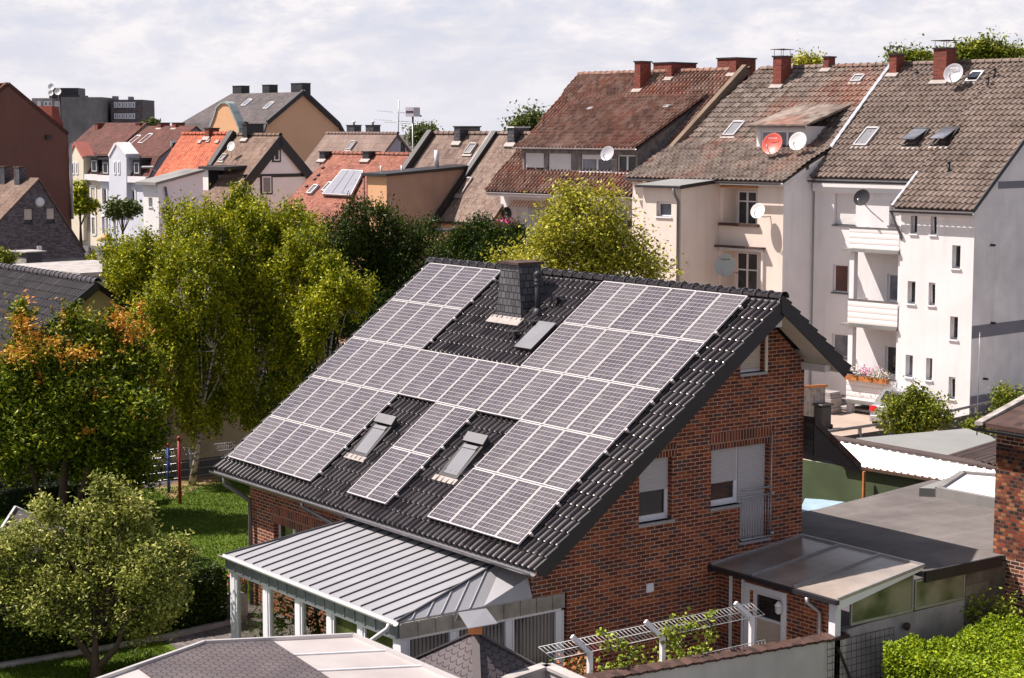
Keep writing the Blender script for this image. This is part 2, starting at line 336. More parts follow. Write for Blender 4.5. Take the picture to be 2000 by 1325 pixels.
fu=t.math('FRACT',t.math('DIVIDE',t.math('ADD',S[0],off),.22)); fv=t.math('FRACT',t.math('DIVIDE',S[1],.14)); arc=t.math('MULTIPLY',t.math('POWER',t.math('ABSOLUTE',t.math('SUBTRACT',fu,.5)),2),2.6)
dd=t.math('ABSOLUTE',t.math('SUBTRACT',fv,arc)); ed=t.mapr(dd,.03,.14,1,0); c=t.ramp(t.noise(t.obj(),1.3,4),[(.3,(.085,.07,.076)),(.7,(.125,.105,.11))]); c=t.mixc(ed,c,(.02,.016,.018)); M['shingle']=t.fin(c,.85,0,t.bump(t.math('SUBTRACT',1,ed),.5,.01),.2)
t=NT('polycarbonate_milky'); S=t.sep(t.uv()); fr=t.math('FRACT',t.math('DIVIDE',S[0],.05)); c=t.ramp(t.noise(t.obj(),.8,4),[(.3,(.36,.32,.31)),(.7,(.46,.42,.41))]); M['polyW']=t.fin(c,.35,0,t.bump(t.math('SINE',t.math('MULTIPLY',fr,6.28)),.1,.003),.4)
M['polyB']=plain('bronze_polycarbonate',(.28,.235,.205),.25,0,.4,.7,0,30,.7)
M['polyG']=plain('green_polycarbonate',(.075,.10,.05),.5,0,.25,.8)
t=NT('frosted_panel'); c=t.ramp(t.noise(t.obj(),1.2,2),[(.38,(.07,.085,.04)),(.62,(.30,.27,.20))]); M['frost']=t.fin(c,.25,0,None,.5)
M['corrW']=plain('white_corrugated_sheet',(.82,.79,.80),.5,0,.06,1)
M['tarp']=plain('light_blue_tarp',(.30,.42,.50),.5,0,.2,2)
M['wood']=plain('orange_wood',(.48,.17,.05),.6,0,.2,5); M['woodG']=plain('grey_timber',(.30,.27,.25),.85,0,.4,4,.3,20); M['woodB']=plain('dark_timber',(.09,.05,.03),.8,0,.3,5)
M['red']=plain('shade_darkened_red',(.30,.015,.015),.45); M['blue']=plain('blue_paint',(.02,.06,.35),.45); M['pink']=plain('pink_petals',(.8,.12,.42),.6,0,.3,9); M['flred']=plain('red_petals',(.75,.03,.03),.6,0,.3,9); M['flwhite']=plain('white_pink_petals',(.8,.62,.62),.6,0,.3,9)  # the red is darkened in colour for poles standing in shade
M['dishW']=plain('white_dish',(.72,.70,.70),.45,0,.04); M['dishG']=plain('grey_dish',(.40,.39,.42),.45,0,.05); M['dishK']=plain('black_dish',(.018,.018,.022),.7,spec=.2); M['dishR']=plain('red_dish',(.62,.10,.07),.45,0,.04)
M['steel']=plain('galvanised_steel',(.42,.42,.44),.4,.6,.1,6); M['wire']=plain('white_coated_wire',(.72,.72,.72),.5); M['rust']=plain('rusty_steel',(.05,.03,.025),.8,0,.3,5)
M['asph']=plain('asphalt',(.06,.058,.06),.9,0,.2,.6,.2,30); M['bark']=plain('dark_bark',(.07,.045,.03),.95,0,.3,4,.6,18); 
t=NT('birch_bark'); mp=t.n('ShaderNodeMapping'); t.l(t.obj(),mp.inputs[0]); mp.inputs['Scale'].default_value=(3,3,9); M['birch']=t.fin(t.ramp(t.noise(mp.outputs[0],1.2,4),[(.42,(.05,.04,.035)),(.52,(.55,.47,.40))]),.8)
M['paintS']=plain('silver_car_paint',(.50,.51,.54),.25,.6,.02,1,coat=.6); M['tyre']=plain('black_rubber',(.02,.02,.02),.8); M['tail']=plain('red_tail_lamp',(.6,.01,.01),.15,spec=.8); M['plate']=plain('licence_plate',(.75,.75,.78),.4); M['ink']=plain('black_ink',(.02,.02,.025),.6); M['grn']=plain('bin_plastic',(.035,.035,.036),.5)
M['dishG2']=plain('grey_green_dish',(.36,.39,.38),.45,0,.05); M['slateL']=plain('grey_slate_cladding',(.20,.18,.17),.8,0,.45,3,.3,8); M['signW']=plain('sign_box_face',(.60,.54,.58),.5)
M['coll']=plain('collector_glass',(.24,.24,.28),.3,0,.05); M['tC6']=tilemat('roof_tile_sandbrown',.26,.36,[(.15,.10,.08),(.2,.14,.11),(.12,.08,.065)],.9,(.6,(.28,.21,.17)),.15,0,None,.03); M['tF5']=tilemat('roof_tile_striped',.3,.5,[(.17,.12,.105),(.21,.155,.135)],.9,(.3,(.26,.2,.18)),.15,0,None,.05); M['stOb']=plain('apricot_render',(.78,.45,.27),.9,0,.05,.2,.15,12); M['copper']=plain('green_copper_sheet',(.33,.38,.37),.5,.3,.3,2); M['copE']=plain('red_gable_coping',(.40,.13,.10),.7); M['copE2']=plain('rust_red_parapet',(.24,.055,.035),.7,0,.3,1); M['blkr']=plain('shiny_ridge_tile',(.10,.09,.10),.25,.2)
M['stBd']=plain('stained_brown_render',(.17,.12,.085),.9,0,.3,1.2,.3,8)
M['hous']=plain('grey_shutter_housing',(.16,.155,.165),.5,0,.1)
M['stWW']=plain('shade_lifted_white_render',(.86,.85,.90),.9,0,.04)  # brightness painted in to offset the shade on right-facing walls
M['wgfloor']=plain('bounce_floor_tiles',(.62,.57,.50),.5,0,.06)  # pale tone chosen to bounce sun into the winter garden
SUN_E=5.0; SKY_HI=.95; EXPO=0.72
# ---------------- reusable builders
def tile_roof(name, pl, q, mat, parent, tw=.2, th=.345, amp=.04, lip=.03, w0=0, nsub=7, label=None, ps=.55):
    # q: four (u,v) corners eaveL, eaveR, topR, topL on plane pl
    q=[np.array(p,float) for p in q]
    v0=min(q[0][1],q[1][1]); v1=max(q[2][1],q[3][1]); L=v1-v0; nc=int(math.ceil(L/th))
    sv=[]; hb=[]
    for k in range(nc):
        s0=k*th; s1=min((k+1)*th,L)
        for a in ((0,.0),(.012,.6),(.035,.84),(.049,1.0),(.55,.5)):
            s=s0+(a[0] if a[0]!=.049 else .10)*th
            if s<L: sv.append(s); hb.append(a[1] if a[0]<.04 else 1-(s-s0)/th+.06)
        sv.append(s1-.004); hb.append(1-(s1-.004-s0)/th)
    sv=np.array(sv)/L; hb=np.array(hb); 
    wid=max(np.linalg.norm(q[1]-q[0]),np.linalg.norm(q[2]-q[3])); nx=int(wid/tw*nsub)+1
    t=np.linspace(0,1,nx)
    Lf=q[0][None]*(1-sv[:,None])+q[3][None]*sv[:,None]; Rf=q[1][None]*(1-sv[:,None])+q[2][None]*sv[:,None]
    G=Lf[:,None,:]*(1-t[None,:,None])+Rf[:,None,:]*t[None,:,None]
    ph=(G[...,0]/tw)%1.0; pr=np.where(ph<ps,np.sin(np.pi*np.clip(ph/ps,0,1))**.8,-.12*np.sin(np.pi*np.clip((ph-ps)/(1-ps),0,1)))
    ti=np.floor(G[...,0]/(tw*1.5)).astype(int); ci=np.floor(sv*L/th+1e-6).astype(int)[:,None]
    jit=np.sin(ti*12.9898+ci*78.233)*43758.5453; jit=(jit-np.floor(jit)-.5)*.25*lip
    H=w0+hb[:,None]*lip+amp*pr*np.where(hb[:,None]>.69,1,1)+jit
    P=pl.O+G[...,0:1]*pl.U+G[...,1:2]*pl.V+H[...,None]*pl.N
    ny=len(sv); V=P.reshape(-1,3); uv=G.reshape(-1,2).copy()
    i,j=np.meshgrid(np.arange(ny-1),np.arange(nx-1),indexing='ij'); a=(i*nx+j).ravel()
    F=np.stack([a,a+1,a+nx+1,a+nx],1)
    if tw>.22:
        dk=MB(); a=[q[0]+(.03,.06),q[1]+(-.03,.06),q[2]+(-.03,-.05),q[3]+(.03,-.05)]; dk.prism([pl.P(p[0],p[1],w0-.03) for p in a],-pl.N*.09); dk.build('roof_deck',M['dark'],parent)
    return mkobj(name,V,F,mat,parent,None,False,label,0,uv)
def slab_roof(name, pl, q, mat, parent, th=.12, label=None):
    m=MB(); m.prism([pl.P(*p) for p in q], -pl.N*th); return m.build(name,mat,parent,label)
def ridge_tiles(parent, A, B, mat, r=.11, L=.4):
    m=MB(); A=np.asarray(A,float); B=np.asarray(B,float); d=nrm(B-A); n=int(np.linalg.norm(B-A)/L); L=np.linalg.norm(B-A)/n
    side=nrm(np.cross(d,ZU)); up=np.cross(side,d); vs=[];K=9
    for i in range(n):
        for (s,rr) in ((0,r*.93),(L*.9,r*.98),(L*.91,r*1.13),(L*1.04,r*1.13)):
            vs=[A+d*(i*L+s)+rr*(side*math.cos(math.pi*(k/(K-1)*1.1-.05))+up*math.sin(math.pi*(k/(K-1)*1.1-.05))) for k in range(K)]
            m.v+=[tuple(v) for v in vs]
        b=len(m.v)-4*K
        for j in range(3):
            for k in range(K-1): m.f.append([b+j*K+k,b+j*K+k+1,b+(j+1)*K+k+1,b+(j+1)*K+k][::-1]); m.m.append(0); m.sm.append(True)
    return m.build('ridge_tiles',mat,parent)
def window(parent, pl, r, depth=.14, mat='pvc', glass='glass', shut=0, smat='shut', split=1, transom=None, sill=.06, silldep=.1, fw=.06, tilt=False, name='window', sillmat=None, label=None, fwb=None):
    u0,v0,u1,v1=r; m=MB(); d=-depth; fwb=fwb or fw
    m.pbox(pl,u0,v0,u0+fw,v1,d-.05,d); m.pbox(pl,u1-fw,v0,u1,v1,d-.05,d)
    m.pbox(pl,u0+fw,v1-fw,u1-fw,v1,d-.05,d); m.pbox(pl,u0+fw,v0,u1-fw,v0+fwb,d-.05,d)
    for k in range(1,split): c=u0+(u1-u0)*k/split; m.pbox(pl,c-fw*.8,v0+fwb,c+fw*.8,v1-fw,d-.045,d+.01)
    if transom: c=v0+(v1-v0)*transom; m.pbox(pl,u0+fw,c-.03,u1-fw,c+.03,d-.045,d+.008)
    w=m.build(name,M[mat],parent,label)
    g=MB(); g.pbox(pl,u0+fw*.5,v0+fw*.5,u1-fw*.5,v1-fw*.5,d-.035,d-.025); g.build('pane',M[glass],w)
    if tilt:
        g=MB(); a=[pl.P(u0+fw,v0+.02,d+.012),pl.P(u1-fw,v0+.02,d+.012),pl.P(u1-fw,v1-fw,d+.10),pl.P(u0+fw,v1-fw,d+.10)]
        for i in range(4): g.bar(a[i],a[(i+1)%4],.05,.05,up=pl.N)
        g.build('tilted_sash',M[mat],w)
    if shut>0:
        s=MB(); vb=v1-(v1-v0)*shut; s.pbox(pl,u0+.03,vb,u1-.03,v1,d+.015,d+.03); s.build('shutter',M[smat],w)
    if sill:
        s=MB(); s.pbox(pl,u0-.05,v0-sill,u1+.05,v0,-depth+.002,silldep-.04); s.build('sill',M[sillmat or mat],w)
    return w
def holes(*rs): return [tuple(r) for r in rs]
def chimney(parent, u0,u1,zb,zt, fpl, dep, mat, cap=None, name='chimney', capmat='facD', base=True, taper=0):
    # fpl: vertical plane of the chimney's front face
    m=MB(); 
    if taper:
        a=[fpl.P(u0-taper,zb,taper*.3),fpl.P(u1+taper,zb,taper*.3),fpl.P(u1+taper,zb,-dep-taper),fpl.P(u0-taper,zb,-dep-taper)]
        b=[fpl.P(u0,zt,0),fpl.P(u1,zt,0),fpl.P(u1,zt,-dep),fpl.P(u0,zt,-dep)]
        m.add(a+b,[[0,1,5,4],[1,2,6,5],[2,3,7,6],[3,0,4,7],[4,5,6,7],[3,2,1,0]])
    else: m.pbox(fpl,u0,zb,u1,zt,-dep,0)
    c=m.build(name,M[mat],parent)
    k=MB(); k.pbox(fpl,u0-.05,zt,u1+.05,zt+.07,-dep-.05,.05); k.build('chimney_cap',M[capmat],c)
    if cap=='plate':
        k=MB(); k.pbox(fpl,u0-.1,zt+.36,u1+.1,zt+.385,-dep-.1,.1)
        for uu in (u0+.04,u1-.04):
            for ww in (-.04,-dep+.04): k.tube([fpl.P(uu,zt+.07,ww),fpl.P(uu,zt+.37,ww)],.012,5)
        k.build('rain_cover',M['rust'],c)
    if cap=='cowl':
        k=MB(); q=fpl.P((u0+u1)/2,zt+.07,-dep/2); k.tube([q,q+ZU*.22],.09,8); k.lathe(q+ZU*.2,ZU,[(.2,0),(.2,.04),(.02,.12)],10); k.build('cowl',M['gutW'],c)
    return c
def roofpt(pl,x,y): return pl.P(*pl.uv(x,y))
def chim_px(parent, pl, xl, yl, xr, yr, ytop, dep, mat, cap=None, fl=True, nrmv=None, sink=.3, capmat='facD', taper=0, name='chimney'):
    A=roofpt(pl,xl,yl); n=nrmv if nrmv is not None else nrm(V3(pl.N[0],pl.N[1],0)); f=Pl(A,n)
    u1=f.uv(xr,yr)[0]; zt=f.uv((xl+xr)/2,ytop)[1]
    c=chimney(parent,0,u1,-sink,zt,f,dep,mat,cap,name,capmat,taper=taper)
    if fl:
        k=MB(); k.pbox(Pl(A,pl.N),-.12,-.16,u1+.12,.12,.0,.13); k.build('lead_flashing',M['mort'],c)
    return c
def rooflight(parent, pl, x, y, w, h, name='roof_window', fm='zinc', gm='skyl', proud=.1, lift=0, apron=True, label=None):
    # x,y: lower left corner in the picture
    u,v=pl.uv(x,y); m=MB(); f=.07
    proud=proud+.05; m.pbox(pl,u,v,u+f,v+h,0,proud); m.pbox(pl,u+w-f,v,u+w,v+h,0,proud); m.pbox(pl,u+f,v,u+w-f,v+f,0,proud*.95); m.pbox(pl,u+f,v+h-f*1.4,u+w-f,v+h,0,proud*1.15)
    o=m.build(name,M[fm],parent,label)
    g=MB()
    if lift: 
        a=[pl.P(u+f,v+f,proud+lift),pl.P(u+w-f,v+f,proud+lift),pl.P(u+w-f,v+h-f,proud),pl.P(u+f,v+h-f,proud)]
        g.prism(a,-pl.N*.04)
    else: g.pbox(pl,u+f,v+f,u+w-f,v+h-f*1.4,proud*.3,proud*.75)
    g.build('pane',M[gm],o)
    if apron:
        g=MB(); g.pbox(pl,u-.08,v-.16,u+w+.08,v-.003,.02,.07); g.build('apron_flashing',M['mort'],o)
    return o
def vent(parent, pl, x, y, h=.35, mat='facD'):
    P=roofpt(pl,x,y); m=MB(); m.tube([P-ZU*.1,P+ZU*h],.06,8); m.lathe(P+ZU*h,ZU,[(.09,0),(.09,.05),(.01,.09)],8); m.pbox(Pl(P,pl.N),-.15,-.18,.15,.12,.0,.05)
    return m.build('vent_pipe',M[mat],parent)
def gutter(parent, A, B, r=.075, mat='gutter', out=None, name='gutter'):
    A=np.asarray(A,float);B=np.asarray(B,float); d=nrm(B-A); s=nrm(np.cross(d,ZU)) if out is None else nrm(out)
    m=MB(); K=8; ri=[]
    for P in (A,B):
        for rr in (r,r*.86): ri.append([P+rr*(s*math.cos(math.pi*k/K)-ZU*math.sin(math.pi*k/K)) for k in range(K+1)])
    vs=[p for q in ri for p in q]; n=K+1; fs=[]
    for k in range(K): fs+=[[k,k+1,2*n+k+1,2*n+k],[n+k+1,n+k,3*n+k,3*n+k+1],[k,n+k,n+k+1,k+1],[2*n+k+1,3*n+k+1,3*n+k,2*n+k]]
    fs+=[[0,2*n,3*n,n],[K,n+K,3*n+K,2*n+K]]
    m.add(vs,fs,0,False); return m.build(name,M[mat],parent)
def downpipe(parent, pts, r=.05, mat='gutter'): 
    m=MB(); m.tube(pts,r,8); return m.build('downpipe',M[mat],parent)
def dish(label, C, face, r, mat, mount, group='satellite dishes on the roofs and walls', text=None):
    C=np.asarray(C,float); face=nrm(face); t=thing('satellite_dish',label,'satellite dish',mount,group)
    m=MB(); pr=[(r*k/6,.22*r*(k/6)**2) for k in range(1,7)]+[(r*1.02,.22*r),(r*1.01,.2*r)]+[(r*k/6,.22*r*(k/6)**2-.012) for k in range(5,0,-1)]
    m.lathe(C-face*.2*r,face,pr,24); m.build('reflector',M[mat],t)
    side=nrm(np.cross(face,ZU)); dn=np.cross(face,side); dn=dn if dn[2]<0 else -dn
    a=MB(); F=C+face*r*.85+dn*r*.55; a.bar(C+dn*r*.95,F,.03,.03); a.tube([F,F-nrm(F-C)*.12],.035,8); a.build('feed_arm',M['steel'],t)
    b=MB(); B=C-face*.12; b.tube([B,(B[0],B[1],B[2]-.15),np.array(mount)*.4+np.array([B[0],B[1],B[2]-.25])*.6,mount],.022,6); b.build('bracket',M['steel'],t)
    if text:
        k=MB(); k.obox(C+face*.08*r-dn*r*.5-side*r*.33,side*r*.08,nrm(dn)*r*.05,face*.004)
        for i in range(7): k.obox(C+face*.08*r-dn*r*.5-side*(-r*.02+ -r*.0)+side*(r*(-.16+.09*i)),side*r*.03,nrm(dn)*r*.04,face*.004)
        k.build('lettering',M[text],t)
    return t
# ---------------- plants
def leaves(name, C, mat, parent, size, aspect=.55, droop=0., label=None, up=.25):
    n=len(C); size=size*RNG.uniform(.45,1.4,n)[:,None]
    a=RNG.normal(size=(n,3)); a[:,2]=a[:,2]*(1-up)-droop; a/=np.linalg.norm(a,axis=1,keepdims=True)
    nn=RNG.normal(size=(n,3)); nn[:,2]=np.abs(nn[:,2])+.5; b=np.cross(a,nn); b/=np.maximum(np.linalg.norm(b,axis=1,keepdims=True),1e-6)
    c=np.cross(a,b)*.12
    V=np.stack([C-a*size*.5,C+b*size*aspect*.5+c*size,C+a*size*.5,C-b*size*aspect*.5+c*size],1).reshape(-1,3)
    F=(np.arange(n)*4)[:,None]+np.arange(4)[None]
    return mkobj(name,V,F,mat,parent,None,False,label)
def crownpts(blobs, n, clump=.28, cl_per=55, shell=.45, strand=0):
    ex=[]
    for c,r in blobs:
        for _ in range(3):
            d=RNG.normal(size=3); d[2]=abs(d[2])*.9; d/=np.linalg.norm(d); f=RNG.uniform(.22,.36); ex.append((np.array(c)+d*np.array(r)*.95,(max(r[0]*f,.12),max(r[2 if False else 1]*f,.12),max(r[2]*f*1.2,.12))))
    blobs=list(blobs)+ex
    tot=sum(b[1][0]*b[1][1]*b[1][2] for b in blobs); out=[]; cc=[]
    for c,r in blobs:
        w=(r[0]*r[1]*r[2])/tot; k=max(3,int(n*w/cl_per)); d=RNG.normal(size=(k,3)); d/=np.linalg.norm(d,axis=1,keepdims=True)
        rad=(shell+(1-shell)*RNG.random(k)**.6)[:,None]; C=np.array(c)+d*rad*np.array(r); cc.append(C)
        m=int(cl_per); base=np.repeat(C,m,0)
        off=RNG.normal(size=(len(base),3))*clump*np.repeat(RNG.uniform(.5,1.25,k),m)[:,None]
        if strand:
            t=RNG.random(len(base))**.8; L=np.repeat(RNG.uniform(.35,1,k),m)*strand; off*= (1-.55*t)[:,None]; off[:,2]-=t*L
        out.append(base+off)
    return np.concatenate(out), np.concatenate(cc)
def tree(label, base, trunk, blobs, n, mats, leaf=.09, group=None, name='tree', cat='tree', clump=.28, cl=55, strand=0, droop=0, r0=.16, aspect=.55, nlimb=26, shell=.45, up=.25, extra_tr=None, sprigs=0, sl=.35):
    t=thing(name,label,cat,base,group); base=np.asarray(base,float)
    P,cc=crownpts(blobs,n,clump,cl,shell,strand); P=P[P[:,2]>base[2]+.1]
    if sprigs:
        top_=cc[np.argsort(-(cc[:,2]+RNG.normal(size=len(cc))*.5))[:max(sprigs*2,4)]]; st=top_[RNG.choice(len(top_),sprigs,replace=False)]; ex=[]
        for c in st:
            d=nrm(V3(RNG.normal()*.35,RNG.normal()*.35,1)); L=sl*RNG.uniform(.6,1.5); k=int(18*L/.35); ex.append(c+d*RNG.uniform(0,L,k)[:,None]+RNG.normal(size=(k,3))*leaf*.45)
        P=np.concatenate([P]+ex)
    m=MB(); pts=[base]+[base+np.array(q,float) for q in trunk]; rs=np.linspace(r0,r0*.2,len(pts)); rs[0]*=1.25
    m.tube(pts,list(rs),8); top=pts[-1]; mid=pts[max(1,len(pts)//2)]
    for q in (extra_tr or []): m.tube([base+np.array(p,float) for p in q],list(np.linspace(r0*.7,r0*.25,len(q))),7)
    far=np.where((cc-base-np.array([0,0,0]))@(FW*V3(1,1,0))>-.15)[0]; far=far if len(far)>5 else np.arange(len(cc)); sel=RNG.choice(far,min(nlimb,len(far)),replace=False)
    for i in sel:
        e=cc[i]; s=np.array(pts[RNG.integers(max(1,len(pts)//2),len(pts))]); k=(s+e)/2+RNG.normal(size=3)*.12+V3(0,0,.15*np.linalg.norm(e-s))
        m.tube([s,k,e],[r0*.3,r0*.16,r0*.05],5)
    m.build('trunk',M[mats[1]],t)
    leaves('crown',P,M[mats[0]],t,leaf,aspect,droop,up=up)
    return t
for k,a in dict(
 lv_birch=((.030,.050,.003),(.20,.235,.008),(.60,.56,.02)), lv_con=((.007,.018,.002),(.026,.052,.005),(.10,.135,.010)),
 lv_yel=((.08,.10,.008),(.34,.33,.02),(.70,.64,.09)), lv_apple=((.028,.045,.006),(.19,.22,.025),(.66,.64,.20)),
 lv_hedge=((.010,.026,.004),(.03,.058,.007),(.085,.12,.012)), lv_bright=((.03,.06,.003),(.16,.24,.008),(.44,.52,.025)),
 lv_bush=((.03,.055,.005),(.14,.18,.014),(.42,.42,.05)), lv_far=((.05,.075,.02),(.10,.13,.03),(.17,.2,.05)), lv_pot=((.05,.11,.02),(.12,.2,.03),(.2,.3,.05)), lv_vine=((.13,.19,.02),(.28,.34,.04),(.42,.46,.07))).items():
    M[k]=leafmat(k,*a)
M['lv_mix']=leafmat('lv_autumn',(.016,.036,.003),(.09,.135,.007),(.42,.44,.025),extra=((.66,.27,.05),1.1,.80,.045))
t=NT('winter_garden_glass'); g=t.n('ShaderNodeBsdfGlossy'); g.inputs['Roughness'].default_value=.03; g.inputs['Color'].default_value=(.9,.9,.9,1); tr=t.n('ShaderNodeBsdfTransparent'); tr.inputs[0].default_value=(.85,.86,.82,1); mx=t.n('ShaderNodeMixShader'); mx.inputs[0].default_value=.11; t.l(tr.outputs[0],mx.inputs[1]); t.l(g.outputs[0],mx.inputs[2]); t.l(mx.outputs[0],t.out.inputs[0]); M['wgg']=t.m

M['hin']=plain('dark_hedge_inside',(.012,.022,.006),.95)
M['lv_grass']=leafmat('lawn_blades',(.04,.08,.006),(.085,.14,.010),(.17,.22,.02),scale=.5)
M['lv_or']=leafmat('orange_shoot_leaves',(.22,.11,.01),(.52,.20,.025),(.62,.46,.04))
# ---------------- camera, world, sun
cam=bpy.data.cameras.new('camera'); co=bpy.data.objects.new('camera',cam); COL.objects.link(co); SC.camera=co
cam.lens=FPX/2000*36; cam.sensor_width=36; cam.clip_end=6000; cam.clip_start=.5
mm=Matrix(((RT[0],UP[0],-FW[0],CAMP[0]),(RT[1],UP[1],-FW[1],CAMP[1]),(RT[2],UP[2],-FW[2],CAMP[2]),(0,0,0,1))); co.matrix_world=mm
SAZ=math.radians(-136); SEL=math.radians(55)
SD=V3(math.cos(SAZ)*math.cos(SEL),math.sin(SAZ)*math.cos(SEL),math.sin(SEL))
sl=bpy.data.lights.new('sun','SUN'); so=bpy.data.objects.new('sun',sl); COL.objects.link(so)
sl.energy=SUN_E; sl.angle=math.radians(.5); sl.color=(1,.915,.85); so.rotation_euler=Vector(SD).to_track_quat('Z','Y').to_euler(); so.location=(0,0,60)
w=bpy.data.worlds.new('World'); SC.world=w; w.use_nodes=True; nt=w.node_tree; nt.nodes.clear()
def wn(ty,**k):
    x=nt.nodes.new(ty)
    for a,b in k.items(): setattr(x,a,b)
    return x
L_=nt.links.new
out=wn('ShaderNodeOutputWorld'); bg=wn('ShaderNodeBackground'); bg.inputs[1].default_value=.1; L_(bg.outputs[0],out.inputs[0])
sky=wn('ShaderNodeTexSky',sky_type='NISHITA'); sky.sun_disc=False; sky.sun_elevation=SEL; sky.sun_rotation=math.pi/2-SAZ; sky.dust_density=2.5; sky.air_density=1.2
tc=wn('ShaderNodeTexCoord'); sp=wn('ShaderNodeSeparateXYZ'); L_(tc.outputs['Generated'],sp.inputs[0])
def wm(op,a,b=0.,c=0.):
    x=wn('ShaderNodeMath',operation=op)
    for i,q in enumerate((a,b,c)):
        if isinstance(q,bpy.types.NodeSocket): L_(q,x.inputs[i])
        else: x.inputs[i].default_value=q
    return x.outputs[0]
zz=wm('ADD',wm('MAXIMUM',sp.outputs[2],0.),.10); cb=wn('ShaderNodeCombineXYZ'); L_(wm('MULTIPLY',sp.outputs[0],13.),cb.inputs[0]); L_(wm('MULTIPLY',sp.outputs[1],13.),cb.inputs[1]); L_(wm('MULTIPLY',sp.outputs[2],34.),cb.inputs[2])
def wnoise(scale,det,ro,off):
    n=wn('ShaderNodeTexNoise'); mp=wn('ShaderNodeMapping'); L_(cb.outputs[0],mp.inputs[0]); mp.inputs['Location'].default_value=off; L_(mp.outputs[0],n.inputs['Vector'])
    n.inputs['Scale'].default_value=scale; n.inputs['Detail'].default_value=det; n.inputs['Roughness'].default_value=ro; n.inputs['Distortion'].default_value=.3; return n.outputs['Fac']
def wr(f,stops):
    r=wn('ShaderNodeValToRGB'); L_(f,r.inputs[0])
    while len(r.color_ramp.elements)<len(stops): r.color_ramp.elements.new(.5)
    for e,(p,c) in zip(r.color_ramp.elements,stops): e.position=p; e.color=(*c,1)
    return r.outputs[0]
def wmix(f,a,b):
    x=wn('ShaderNodeMix',data_type='RGBA'); 
    if isinstance(f,bpy.types.NodeSocket): L_(f,x.inputs[0])
    else: x.inputs[0].default_value=f
    for i,q in ((6,a),(7,b)):
        if isinstance(q,bpy.types.NodeSocket): L_(q,x.inputs[i])
        else: x.inputs[i].default_value=(*q,1)
    return x.outputs[2]
n1=wnoise(1.0,7,.6,(3.1,1.7,0)); n2=wnoise(3.2,5,.6,(9,4,2))
cl=wr(wm('ADD',wm('MULTIPLY',n1,.68),wm('MULTIPLY',n2,.32)),[(.40,(4.1,4.35,5.3)),(.49,(5.0,4.95,5.45)),(.58,(6.5,6.15,6.1))])
cov=wn('ShaderNodeMapRange'); L_(n1,cov.inputs[0]); cov.inputs[1].default_value=.36; cov.inputs[2].default_value=.52; cov.inputs[3].default_value=.85; cov.inputs[4].default_value=.96
mx=wmix(cov.outputs[0],sky.outputs[0],cl)
hz=wn('ShaderNodeMapRange'); L_(sp.outputs[2],hz.inputs[0]); hz.inputs[1].default_value=0; hz.inputs[2].default_value=.09; hz.inputs[3].default_value=.85; hz.inputs[4].default_value=0
mx2=wmix(hz.outputs[0],mx,(5.1,5.0,5.4))
# higher up the cloud deck is thinner
hi=wn('ShaderNodeMapRange'); L_(sp.outputs[2],hi.inputs[0]); hi.inputs[1].default_value=.12; hi.inputs[2].default_value=.5; hi.inputs[3].default_value=0; hi.inputs[4].default_value=SKY_HI
skd=wmix(.55,sky.outputs[0],(.62,.56,.54)); mx3=wmix(hi.outputs[0],mx2,skd); L_(mx3,bg.inputs[0])
SC.view_settings.view_transform='Standard'; SC.view_settings.look='None'; SC.view_settings.exposure=EXPO; SC.view_settings.gamma=1
SC.render.engine='CYCLES'; SC.cycles.max_bounces=6
# ---------------- ground
t=NT('ground_soil'); c=t.ramp(t.noise(t.obj(),.12,6),[(.35,(.06,.055,.03)),(.55,(.10,.085,.10)),(.7,(.05,.07,.02))]); M['soil']=t.fin(c,.95)
t=NT('lawn_grass'); f=t.noise(t.obj(),.7,4); g=t.noise(t.obj(),14,4,.7); c=t.ramp(f,[(.35,(.05,.095,.008)),(.65,(.095,.145,.012))]); c=t.mixc(.6,c,t.ramp(g,[(.3,(.5,.5,.45)),(.7,(1.5,1.45,1.3))]),'MULTIPLY'); M['lawn']=t.fin(c,.9,0,t.bump(g,.8,.05),.2)
t=NT('leafy_bare_lawn'); f=t.noise(t.obj(),1.6,5); c=t.ramp(f,[(.4,(.14,.17,.03)),(.52,(.25,.16,.07)),(.65,(.30,.15,.09))]); M['bare']=t.fin(c,.95)
M['yard']=plain('sandy_yard',(.36,.28,.23),.95,0,.15,.5,.2,20); M['paving']=brickmat('grey_paving',.2,.1,0,[(.15,.13,.125),(.19,.165,.16),(.12,.105,.105)],(.08,.07,.065),msize=.01)
def sheet(name,pts,z,mat):
    m=MB(); m.poly([(x,y,z) for x,y in pts]); o=m.build(name,M[mat]); return struct(o)
sheet('ground',[(-3000,-3000),(3000,-3000),(3000,3000),(-3000,3000)],0,'soil')
sheet('lawn',[(-27.6,-12),(9,-16),(9,-6),(-3,-3.4),(-7.8,-3.4),(-12,-1),(-12.3,7.7),(-27.3,9)],.004,'lawn')
sheet('bare_ground',[tuple(UZ(*p)[:2]) for p in ((335,978),(362,966),(400,948),(470,940),(490,925),(375,933),(300,955))],.008,'bare')
sheet('paving',[(-12.1,-3.2),(-7.0,-3.6),(-7.0,-.01),(-11.9,-.01),(-12.1,-.5)],.010,'paving')
sheet('terrace',[(-7,-4.6),(4,-4.6),(4,5),(-7,-.02)],.012,'paving')
sheet('yard',[(-45,20),(-10,20),(-12,38),(-40,37)],.004,'yard')
q=[UZ(120,470,.01)[:2],UZ(250,478,.01)[:2],UZ(300,520,.01)[:2],UZ(-60,520,.01)[:2]]
sheet('street',[tuple(UZ(60,462)[:2]),tuple(UZ(420,470)[:2]),tuple(UZ(420,500)[:2]),tuple(UZ(60,500)[:2])],.006,'asph')
